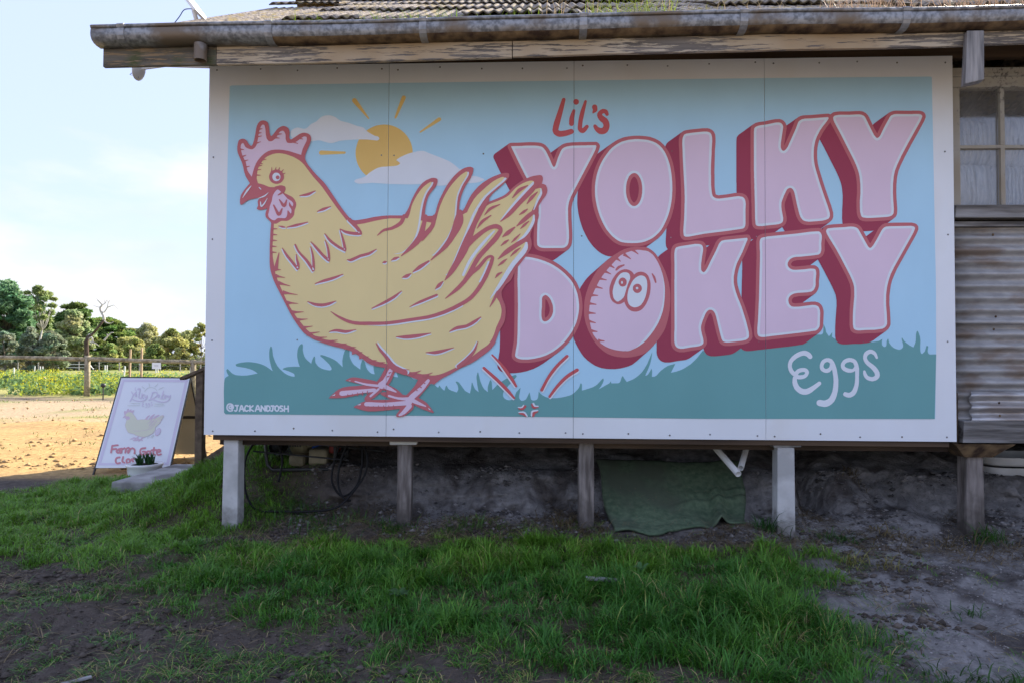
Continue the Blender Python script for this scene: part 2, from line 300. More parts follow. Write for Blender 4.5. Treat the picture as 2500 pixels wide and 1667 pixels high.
# ------------------------------------------------------------------ ground: one sheet to the horizon
def gz(x, y):
    """height of the ground"""
    x = np.asarray(x, float); y = np.asarray(y, float)
    z = -.625+.05*np.minimum(y, 0)*ss(-7, -1.5, y)-.35*ss(-1.5, -9, y)
    z = z-.30*ss(18, 75, y)-1.2*ss(80, 600, y)
    far = np.hypot(x-2, y-0)
    z = z+(fbm(x*.35, y*.35, 3, 3)-.5)*.25*ss(6, 14, far)
    # bank left standing under the shed, cut steep along the front and undermined in places
    edge = .40+.16*(fbm(x*1.3, 0*x, 21, 3)-.5)*2
    edge = edge+.30*np.exp(-((x-4.08)/.09)**2)-.10*np.exp(-((x-4.35)/.16)**2)+.22*np.exp(-((x-4.58)/.2)**2)-.12*np.exp(-((x-1.95)/.3)**2)
    rough = ss(.5, 1.0, x)*(1-ss(2.45, 2.7, x)*ss(3.75, 3.5, x))
    edge = edge+rough*((fbm(x*5, y*1.5, 25, 3)-.5)*.20+(fbm(x*15, y*6, 27, 3)-.5)*.07)
    edge = edge-.16*ss(2.45, 2.7, x)*ss(3.75, 3.5, x)
    wid = .16+.34*fbm(x*2.1, 0*x, 33, 2)+.35*ss(2.45, 2.7, x)*ss(3.75, 3.5, x)
    inside = ss(.15, .6, x)
    bank = (ss(0, 1, (y-edge)/wid)*.235+ss(edge+.25, edge+1.0, y)*.13)*inside*ss(6.3, 5.6, y)*ss(12, 9, x)
    bank = bank+.075*ss(edge-.50, edge+.05, y+(fbm(x*4, y*4, 37, 3)-.5)*.25)*inside*ss(6.3, 5.6, y)
    bank = bank+(.06*np.exp(-((x-4.55)/.22)**2-((y-.35)/.14)**2)+.05*np.exp(-((x-4.12)/.12)**2-((y-.22)/.1)**2))
    # grassy mound at the shed's left corner
    mound = ss(-1.25, .12, x)*ss(-.1, .95, y)*.43*(1-inside)*(1-ss(1.25, 2.3, y)*ss(.3, -.3, x)*.85)*ss(6.3, 4, y)
    mound = mound+.10*ss(.0, .75, y)*ss(1.2, .2, x)*inside*ss(.8, .3, y)
    z = z+bank+mound
    # lumps
    near = 1-ss(3.5, 7, far)
    lump = (fbm(x*3.2, y*3.2, 5, 4)-.5)*.07+(fbm(x*13, y*13, 9, 3)-.5)*.022
    lump = lump+(ss(.2, -.5, y)*ss(3.6, 2.8, x)*near)*((np.abs(fbm(x*7, y*9, 45, 3)-.5))*.085+(fbm(x*17, y*17, 47, 2)-.5)*.022)
    lump = lump+ss(2.9, 3.6, x)*near*((fbm(x*6, y*6, 55, 3)-.5)*.06+(fbm(x*15, y*15, 59, 2)-.5)*.02)*ss(.4, -.1, y)
    cut = ss(0, .25, (y-edge)/wid)*ss(1.1, .8, (y-edge)/wid)*inside
    lump = lump+cut*((fbm(x*9, y*2.2, 41, 3)-.5)*.12)
    z = z+lump*(.35+.65*near)
    # tyre ruts in the sandy track behind the sign board
    rut = ss(2.2, 3, y)*ss(13.5, 11, y)*ss(1, -1, x)
    z = z+rut*((fbm(x*.5, y*2.4, 15, 4)-.5)*.13+(fbm(x*5, y*5, 17, 3)-.5)*.05)
    return z
def mud_line(x): return np.where(x < .92, -.95-.40*x, -1.32-.24*(x-.92))
def lush(x, y):
    """0..1, how thick the green grass grows"""
    n = fbm(x*2.2, y*2.2, 51, 4)-.5
    d = ss(-.30, .22, (y-mud_line(x))*np.where(x < 0, .9, 1.3)+n*1.3)*(.62+.38*ss(-.16, .03, fbm(x*1.9, y*2.6, 57, 3)-.5+.35*ss(.2, 1.2, y-mud_line(x))))
    d = d*ss(.45, -.15, x-3.35-.28*ss(-1.2, -.2, y)+n*.8)                 # bare sand on the right
    under = ss(-.06, -.32, y+n*.45)                                 # bare and dry under the sign
    left = ss(.35, -.1, x)
    d = d*np.maximum(under, left*ss(2.05, 1.7, y+n*.4)*ss(-2.9, -1.9, x*1.0+n+ss(1.2, .5, y)*2.0-.3))
    d = np.maximum(d, .75*ss(.62, .30, x+n*.4)*ss(1.0, .6, y)*ss(-.3, .1, y))
    return np.clip(d, 0, 1)
def axis(lo, a, b, hi, h, g=1.16):
    t = list(np.arange(a, b+h/2, h)); s = h
    while t[-1] < hi: s *= g; t.append(t[-1]+s)
    s = h
    while t[0] > lo: s *= g; t.insert(0, t[0]-s)
    return np.array(t)
gx = axis(-900, -3.6, 6.2, 900, .022); gy = axis(-60, -2.3, 1.6, 1500, .024, 1.09)
gy = np.concatenate([gy[gy < .10], np.arange(.10, .95, .010), gy[gy > .955]])
X, Y = np.meshgrid(gx, gy); Z = gz(X, Y); nx, ny = len(gx), len(gy)
sl = np.gradient(Z, axis=0)/np.gradient(Y, axis=0); face = ss(.35, 1.1, sl)*ss(.35, .7, X)*(Y > .02)*(Y < 1.3)      # undercut, crumbling bank face
YD = face*((fbm(X*4, Z*9, 151, 4)-.5)*.24+(fbm(X*2.2, Z*26, 155, 3)-.5)*.055+(fbm(X*19, Z*15, 153, 3)-.5)*.06)
idx = np.arange(nx*ny).reshape(ny, nx)
F = np.stack([idx[:-1, :-1], idx[:-1, 1:], idx[1:, 1:], idx[1:, :-1]], -1).reshape(-1, 4)
n1, n2, n3 = fbm(X*1.1, Y*1.1, 61, 4), fbm(X*6, Y*6, 63, 4), fbm(X*.25, Y*.25, 65, 4)
def lerp(a, b, t): return a+(b-a)*t[..., None]
c = np.broadcast_to(np.array((.098, .080, .066)), X.shape+(3,)).copy()            # damp dark mud
sand = ss(2.9, 3.7, X+(n1-.5)*1.2)*ss(1.8, .8, Y)
sand = np.maximum(sand, ss(-.05, .3, Y+(n1-.5)*.3)*ss(.5, 1.6, X)*ss(3, 1.5, Y))
c = lerp(c, np.array((.25, .238, .23)), np.clip(sand, 0, 1))                    # grey sand
c = lerp(c, np.array((.07, .058, .052)), np.clip(sand*ss(.50, .68, n2), 0, 1)*.8)
c = lerp(c, np.array((.070, .062, .030)), lush(X, Y)*.85)                         # soil under grass
tan = ss(1.5, 2.3, Y+(n1-.5)*.8)*ss(1.5, .3, X)
yard = ss(-3.0, -3.9, Y+(n1-.5)*1.2)
c = lerp(c, np.array((.34, .27, .19)), yard)                                      # the sunlit dirt yard goes on behind the camera
c = lerp(c, np.array((.46, .30, .125)), tan)                                       # orange sandy track
c = lerp(c, np.array((.36, .24, .11)), tan*ss(.48, .6, n2)*ss(3.2, 4.5, Y)*.8)
c = lerp(c, np.array((.40, .31, .20)), tan*ss(6, 9, Y+(n1-.5)*3)*.9)
c = lerp(c, np.array((.15, .12, .095)), tan*ss(10.8, 13, Y+(n1-.5)*2.5)*.85)         # darker mulch by the fence
c = lerp(c, np.array((.20, .24, .06)), tan*ss(.56, .66, fbm(X*.8, Y*1.2, 71, 4))*ss(6, 8, Y)*.7)
fld = ss(14.2, 15.4, Y+(n1-.5)*1.2)
c = lerp(c, np.array((.20, .28, .05)), fld)
c = lerp(c, np.array((.32, .30, .11)), fld*ss(.42, .62, n3))
c = lerp(c, np.array((.20, .20, .09)), ss(24, 36, Y+(n3-.5)*14)*ss(-60, -20, -np.abs(X))*.75)
gro = np_mesh("ground", np.stack([X, Y+YD, Z], -1).reshape(-1, 3), [F], m_ground, c.reshape(-1, 3), smooth=True)
tag(gro, kind='structure')

# ------------------------------------------------------------------ the shed
EAVE_Y, RIDGE_Y, BACK_Y = -.56, 2.66, 5.78
def z_eave(x): return 2.345+.006*(x+.39)
def z_ridge(x): return 4.215-.0125*(x+.46)
def roof_z(x, y): return z_eave(x)+(z_ridge(x)-z_eave(x))*(y-EAVE_Y)/(RIDGE_Y-EAVE_Y)
shed = empty("shed", (2.4, 3, -.6), "old raised farm shed with lichen covered corrugated roof and rusty iron cladding", "shed")
# roofing sheets, four courses, each with its own waves and slight lift
PITCH = .0765
def roof_sheet(x0, w, y0, y1, lift, tilt, skew):
    n = int(w/PITCH*6); V = []; Fq = []; rows = 4
    for j in range(rows+1):
        y = y0+(y1-y0)*j/rows
        for i in range(n+1):
            x = x0+w*i/n; wv = .011*math.sin(2*math.pi*x/PITCH)
            nz = (vn(np.array(x*3.), np.array(y*3.), 5)-.5)*.012
            yy = y+skew*(x-x0)+(((vn(np.array(x*9.), np.array(y0), 8)-.5)*.05) if j == 0 else 0)
            V.append((x, yy, roof_z(x, yy)+wv+lift+tilt*(1-j/rows)+float(nz)))
    for j in range(rows):
        for i in range(n): Fq.append((j*(n+1)+i, j*(n+1)+i+1, (j+1)*(n+1)+i+1, (j+1)*(n+1)+i))
    k = len(V)                                                    # thickness, with a dark mossy cut edge at the lower end
    V += [(a, b, q-.012) for a, b, q in V[:]]
    Fb = [tuple(i+k for i in f[::-1]) for f in Fq]
    E = [(i, i+1, k+i+1, k+i)[::-1] for i in range(n)]
    b = MB(); b.add(V, Fq+Fb); b.m = 1; b.f += E; b.mi += [1]*len(E); return b
cy = [EAVE_Y, .28, 1.12, 1.96]
for r in range(4):
    x = -.40; i = 0
    if r == 0:
        roof_sheet(x, .82, cy[0], 2.02, .020, 0, 0).build('roof_sheet', [m_roof, m_roof_edge], shed, smooth=True); x += .765
    elif r < 3: x += .765; i = 1
    while x < 11.0:
        w = .765+(.0 if r % 2 else .0765)
        if i == 0 and r: w = (.765, .46, .61, .62)[r]
        elif i == 1: w = (.765, .50, .66, .6)[r]
        y1 = min(cy[r]+.98, RIDGE_Y+.02)
        roof_sheet(x, w+.05, cy[r]+(rnd.uniform(-.06, .05) if r else rnd.uniform(0, .04)), y1, .016+.010*r+.004*(i % 2), rnd.choice((.0, .006, .015, .03)) if r else rnd.uniform(0, .012), rnd.uniform(-.03, .03) if r else rnd.uniform(0, .012)).build("roof_sheet", [m_roof, m_roof_edge], shed, smooth=True)
        x += w; i += 1
for i in range(8):                                              # far slope, plain sheets
    x0, x1 = -.40+1.5*i, -.40+1.5*(i+1)
    MB().add([(x0, RIDGE_Y, z_ridge(x0)+.01), (x1, RIDGE_Y, z_ridge(x1)+.01), (x1, BACK_Y, 2.36), (x0, BACK_Y, 2.36)], [(0, 1, 2, 3)]).build("roof_sheet", m_roof, shed, solid=.02)
for i in range(5):
    x0, x1 = -.42+2.26*i, -.42+2.26*(i+1)+.05
    b = MB(); V = []
    for x, dz in ((x0, .0), (x1, rnd.uniform(-.015, .01))):
        for t in (-.16, -.08, 0, .08, .16): V.append((x, RIDGE_Y+t, z_ridge(x)+.075+dz+.004*i-abs(t)*.5))
    b.add(V, [(k, k+1, k+6, k+5) for k in range(4)]).build("ridge_cap", m_roof_edge, shed, solid=.012)
# timbers under the eave
for i in range(18):
    x = -.30+.62*i
    MB().bar((x, -.48, roof_z(x, -.48)-.07), (x, RIDGE_Y, roof_z(x, RIDGE_Y)-.07), .045, .09).build("rafter", m_brown, shed)
    MB().bar((x, BACK_Y-.05, 2.30), (x, RIDGE_Y, roof_z(x, RIDGE_Y)-.08), .045, .09).build("rafter", m_brown, shed)
def fz(x): return 2.193+.0107*(x+.37)                              # lower edge of the fascia
def fascia(x0, x1, m, dz=0):
    b = MB(); n = max(2, int((x1-x0)/.25)); V = []
    for i in range(n+1):
        x = x0+(x1-x0)*i/n; w = (fbm(np.array(x*1.4), np.array(0.), 77, 3)-.5)*.014
        for y in (-.522, -.498): V += [(x, y, fz(x)+float(w)+dz), (x, y, fz(x)+.17+dz)]
    Fq = []
    for i in range(n):
        k = 4*i; Fq += [(k, k+4, k+5, k+1), (k+2, k+3, k+7, k+6), (k, k+2, k+6, k+4), (k+1, k+5, k+7, k+3)]
    Fq += [(0, 1, 3, 2), (4*n, 4*n+2, 4*n+3, 4*n+1)]
    return b.add(V, Fq).build("fascia_board", m, shed, bevel=.003)
fascia(-.375, .30, m_fascia_bare); fascia(.302, 2.02, m_fascia); fascia(2.024, 5.4, m_fascia, .004); fascia(5.404, 11.0, m_fascia)
# gutter: quad profile swept along the eave, sagging a little
PROF = [(.0, -.012), (-.006, .002), (.004, .010), (.012, .004), (.006, -.006), (.002, -.018), (.0, -.038), (.002, -.055), (.012, -.072), (.030, -.083), (.055, -.088), (.094, -.088), (.096, -.02)]
def gl(x): return 2.385+.006*(x+.386)+float(fbm(np.array(x*.9), np.array(3.), 88, 3)-.5)*.016, float(fbm(np.array(x*1.6), np.array(1.), 89, 3)-.5)*.02
def gutter_part(x0, x1, off=0, n=None, close=False):
    n = n or max(1, int((x1-x0)/.06)); V = []; k = len(PROF); Fq = []
    for i in range(n+1):
        x = x0+(x1-x0)*i/n; z, sag = gl(x)
        for j, (py, pz) in enumerate(PROF):
            s_ = max(0, (-pz-.04)/.05)*sag*.7
            cyy, czz = .05-py, -.04-pz; L = math.hypot(cyy, czz)
            V.append((x, -.62+py-off*cyy/L, z+pz-s_-off*czz/L))
    for i in range(n): Fq += [(i*k+j, (i+1)*k+j, (i+1)*k+j+1, i*k+j+1) for j in range(k-1)]
    if close: Fq.append(tuple(range(4, k)))
    return V, Fq
b = MB(); V, Fq = gutter_part(-.386, 11.0, close=True); b.add(V, Fq)
b.mi = [1 if (min(V[i][2]-gl(V[i][0])[0] for i in f) < -.078 and (V[f[0]][0] > .62)) else 0 for f in b.f]
gut = b.build("gutter", [m_galv, m_rust], shed, smooth=True, solid=.003)
for x in (-.232, .623, 1.503, 2.399, 3.278, 4.149, 5.02, 5.9, 6.8, 7.7):
    V, Fq = gutter_part(x, x+.042, .004, 1); MB().add(V, Fq).build("gutter_bracket", m_galv_band, gut, solid=.002)
b = MB()
for rr, z0, z1 in ((.036, 2.285, 2.200), (.033, 2.285, 2.200)):
    pass
b.lathe((.229, -.565, 0), [(.036, 2.30), (.036, 2.205), (.032, 2.205), (.032, 2.295)], 20); b.build("gutter_outlet", m_galv, gut, smooth=False)
# walls, floor, timbers
MB().box((-.02, .035, 2.421), (11.0, .075, 2.60)).build("wall_plate", m_brown, shed)
MB().box((.03, .065, .02), (4.80, .09, 2.42)).build("wall_lining", m_brown, shed)
MB().add([(.03, .1, .0), (.03, 5.62, .0), (.03, 5.62, 2.4), (.03, RIDGE_Y, 4.15), (.03, .1, 2.45)], [(0, 1, 2, 3, 4)]).build("gable_wall", m_iron, shed, solid=.03)
MB().add([(10.94, .1, .0), (10.94, 5.62, .0), (10.94, 5.62, 2.4), (10.94, RIDGE_Y, z_ridge(10.94)-.08), (10.94, .1, 2.45)], [(0, 1, 2, 3, 4)]).build("gable_wall", m_iron, shed, solid=.03)
MB().box((.03, 5.63, .0), (11.0, 5.67, 2.4)).build("back_wall", m_iron, shed)
MB().box((10.96, .1, .0), (11.0, 5.62, 2.5)).build("end_wall", m_iron, shed)
MB().box((.06, .10, -.0), (10.9, 5.61, .06)).build("floor", m_brown, shed)
for i in range(5): MB().box((.06, .10+1.4*i, -.075), (4.78, .18+1.4*i, -.003)).build("floor_bearer", m_brown, shed)
MB().box((.055, .012, -.034), (4.735, .060, -.003)).build("sign_batten", m_brown, shed)
MB().box((4.835, .03, -.012), (11.0, .12, .125), jit=.004).build("bottom_plate", m_greyh, shed, bevel=.004)
MB().box((4.79, .07, -.02), (4.825, .12, .30)).build("stud", m_brown, shed)
def iron(x0, x1, z0, z1, y, m, dy=0, wavy_end=False):
    n = int((z1-z0)/.0765*8); V = []; Fq = []; nxs = 12
    for i in range(n+1):
        z = z0+(z1-z0)*i/n; o = .019*math.sin(2*math.pi*z/.0765)
        for j in range(nxs+1):
            x = x0+(x1-x0)*j/nxs
            if wavy_end and j == 0: x += .008*math.sin(2*math.pi*z/.0765+1)
            V.append((x, y+o+(float(vn(np.array(x*2.), np.array(z*6.), 4))-.5)*.012, z))
    for i in range(n): Fq += [(i*(nxs+1)+j, i*(nxs+1)+j+1, (i+1)*(nxs+1)+j+1, (i+1)*(nxs+1)+j) for j in range(nxs)]
    return MB().add(V, Fq).build("wall_sheet", m, shed, smooth=True, solid=.0015)
iron(4.79, 10.9, .73, 1.345, .088, m_iron); iron(4.79, 10.9, .128, .765, .102, m_iron)
iron(4.895, 6.4, .118, .315, .062, m_iron_new, wavy_end=True)
b = MB()
for z in (.16, .24, .70, .78, 1.30):
    for x in (5.06, 5.62, 6.2, 6.8): b.ball((x+rnd.uniform(-.01, .01), .042 if z < .3 and x < 6.4 else .068, z), .008, 1, .6, 1, 8, 4)
tag(b.build("nail_heads", m_rust, shed, smooth=True), kind="stuff")
iron(6.95, 10.9, 1.345, 2.36, .085, m_iron)
# window with painted frame
MB().box((4.78, .045, 2.236), (6.95, .12, 2.362)).build("window_head", m_cream, shed, bevel=.004)
MB().box((4.78, .030, 2.300), (6.95, .044, 2.318)).build("head_moulding", m_cream, shed)
win = MB().box((6.86, .05, 1.48), (6.94, .12, 2.234)).box((4.79, .05, 1.48), (4.845, .12, 2.234)).build("window", m_cream, shed)
cols = [4.845, 5.110, 5.38, 5.65, 5.92, 6.19, 6.46, 6.86]
for i in range(1, 7):
    MB().box((cols[i]-.013, .052, 1.482), (cols[i]+.013, .094, 1.846)).build("glazing_bar", m_cream, win)
    MB().box((cols[i]-.013, .052, 1.868), (cols[i]+.013, .094, 2.234)).build("glazing_bar", m_cream, win)
MB().box((4.846, .054, 1.847), (6.859, .096, 1.867)).build("glazing_bar", m_cream, win)
for i in range(7):
    x0 = cols[i]+(.013 if i else 0); x1 = cols[i+1]-.013 if i < 6 else cols[i+1]
    for z0, z1 in ((1.482, 1.846), (1.868, 2.234)):
        MB().box((x0+.0005, .075, z0+.0005), (x1-.0005, .078, z1-.0005)).build("pane", m_glass, win)
MB().box((4.785, .0, 1.395), (6.99, .13, 1.478), jit=.003).build("window_sill", m_greyh, shed, bevel=.005)
MB().box((4.785, .04, 1.347), (6.95, .10, 1.378), jit=.003).build("sill_board", m_greyh, shed, bevel=.003)
HX0, HX1 = 4.495, 4.597
# weathered drop timber hanging at the eave
b = MB(); b.add([(HX0, -.585, 2.008), (HX1, -.585, 2.030), (HX1+.026, -.50, 2.04), (HX0+.026, -.50, 2.018), (HX0+.012, -.585, 2.302), (HX1+.002, -.585, 2.302), (HX1+.026, -.525, 2.302), (HX0+.03, -.525, 2.302)],
      [(0, 3, 2, 1), (4, 5, 6, 7), (0, 1, 5, 4), (1, 2, 6, 5), (2, 3, 7, 6), (3, 0, 4, 7)]).build("hanging_post", m_grey, shed, bevel=.005, label="short weathered grey timber hanging below the gutter")
# stumps under the shed
def post(x, y, w, d, zb, zt, m, name, label, flare=1.06, jit=.004, lean=0):
    V = []
    for z, k in ((zb, flare), ((zb+zt)/2, (flare+1)/2), (zt, 1)):
        for sx, sy in ((-1, -1), (1, -1), (1, 1), (-1, 1)): V.append((x+sx*w/2*k+rnd.uniform(-jit, jit)+lean*(z-zt), y+sy*d/2*k+rnd.uniform(-jit, jit), z))
    Fq = [(0, 3, 2, 1), (8, 9, 10, 11)]
    for a in (0, 4): Fq += [(a+i, a+(i+1) % 4, a+4+(i+1) % 4, a+4+i) for i in range(4)]
    return MB().add(V, Fq).build(name, m, shed, bevel=.006, label=label)
post(.163, .085, .098, .10, -.80, -.036, m_conc, "concrete_post", "leftmost pale concrete post under the sign", 1.1, .001)
post(3.742, .085, .108, .10, -.78, -.050, m_conc, "concrete_post", "right-hand pale concrete post under the sign", 1.06, .001)
post(1.297, .13, .092, .09, -.75, -.062, m_stump, "timber_post", "grey timber post with a pale cap plate", 1.05, .004)
post(2.487, .13, .098, .09, -.75, -.040, m_stump, "timber_post", "split timber post beside the green turf mat", 1.02, .006)
post(4.938, .14, .100, .10, -.80, -.105, m_stump, "timber_post", "wide stained timber post at the right of the sign", 1.10, .005)
post(1.3, 2.9, .12, .12, -.6, -.05, m_stump, "timber_post", None); post(3.7, 2.9, .12, .12, -.6, -.05, m_stump, "timber_post", None); post(6.6, .14, .12, .12, -.8, -.09, m_stump, "timber_post", None)
MB().box((1.205, .07, -.060), (1.385, .19, -.036), jit=.004).build("cap_plate", m_pvc, shed, bevel=.006)
MB().box((3.665, .035, -.048), (3.835, .15, -.036), jit=.004).build("cap_plate", m_galv_band, shed)
b = MB(); V = []
for z, e in ((-.013, .12), (-.030, .10), (-.104, .02)): V += [(4.945+sx*(.064+e), .14+sy*(.06+e*.7), z) for sx, sy in ((-1, -1), (1, -1), (1, 1), (-1, 1))]
b.add(V, [(8, 9, 10, 11)]+[(a+i, a+(i+1) % 4, a+4+(i+1) % 4, a+4+i) for a in (0, 4) for i in range(4)]).build("ant_cap", m_rust, shed)


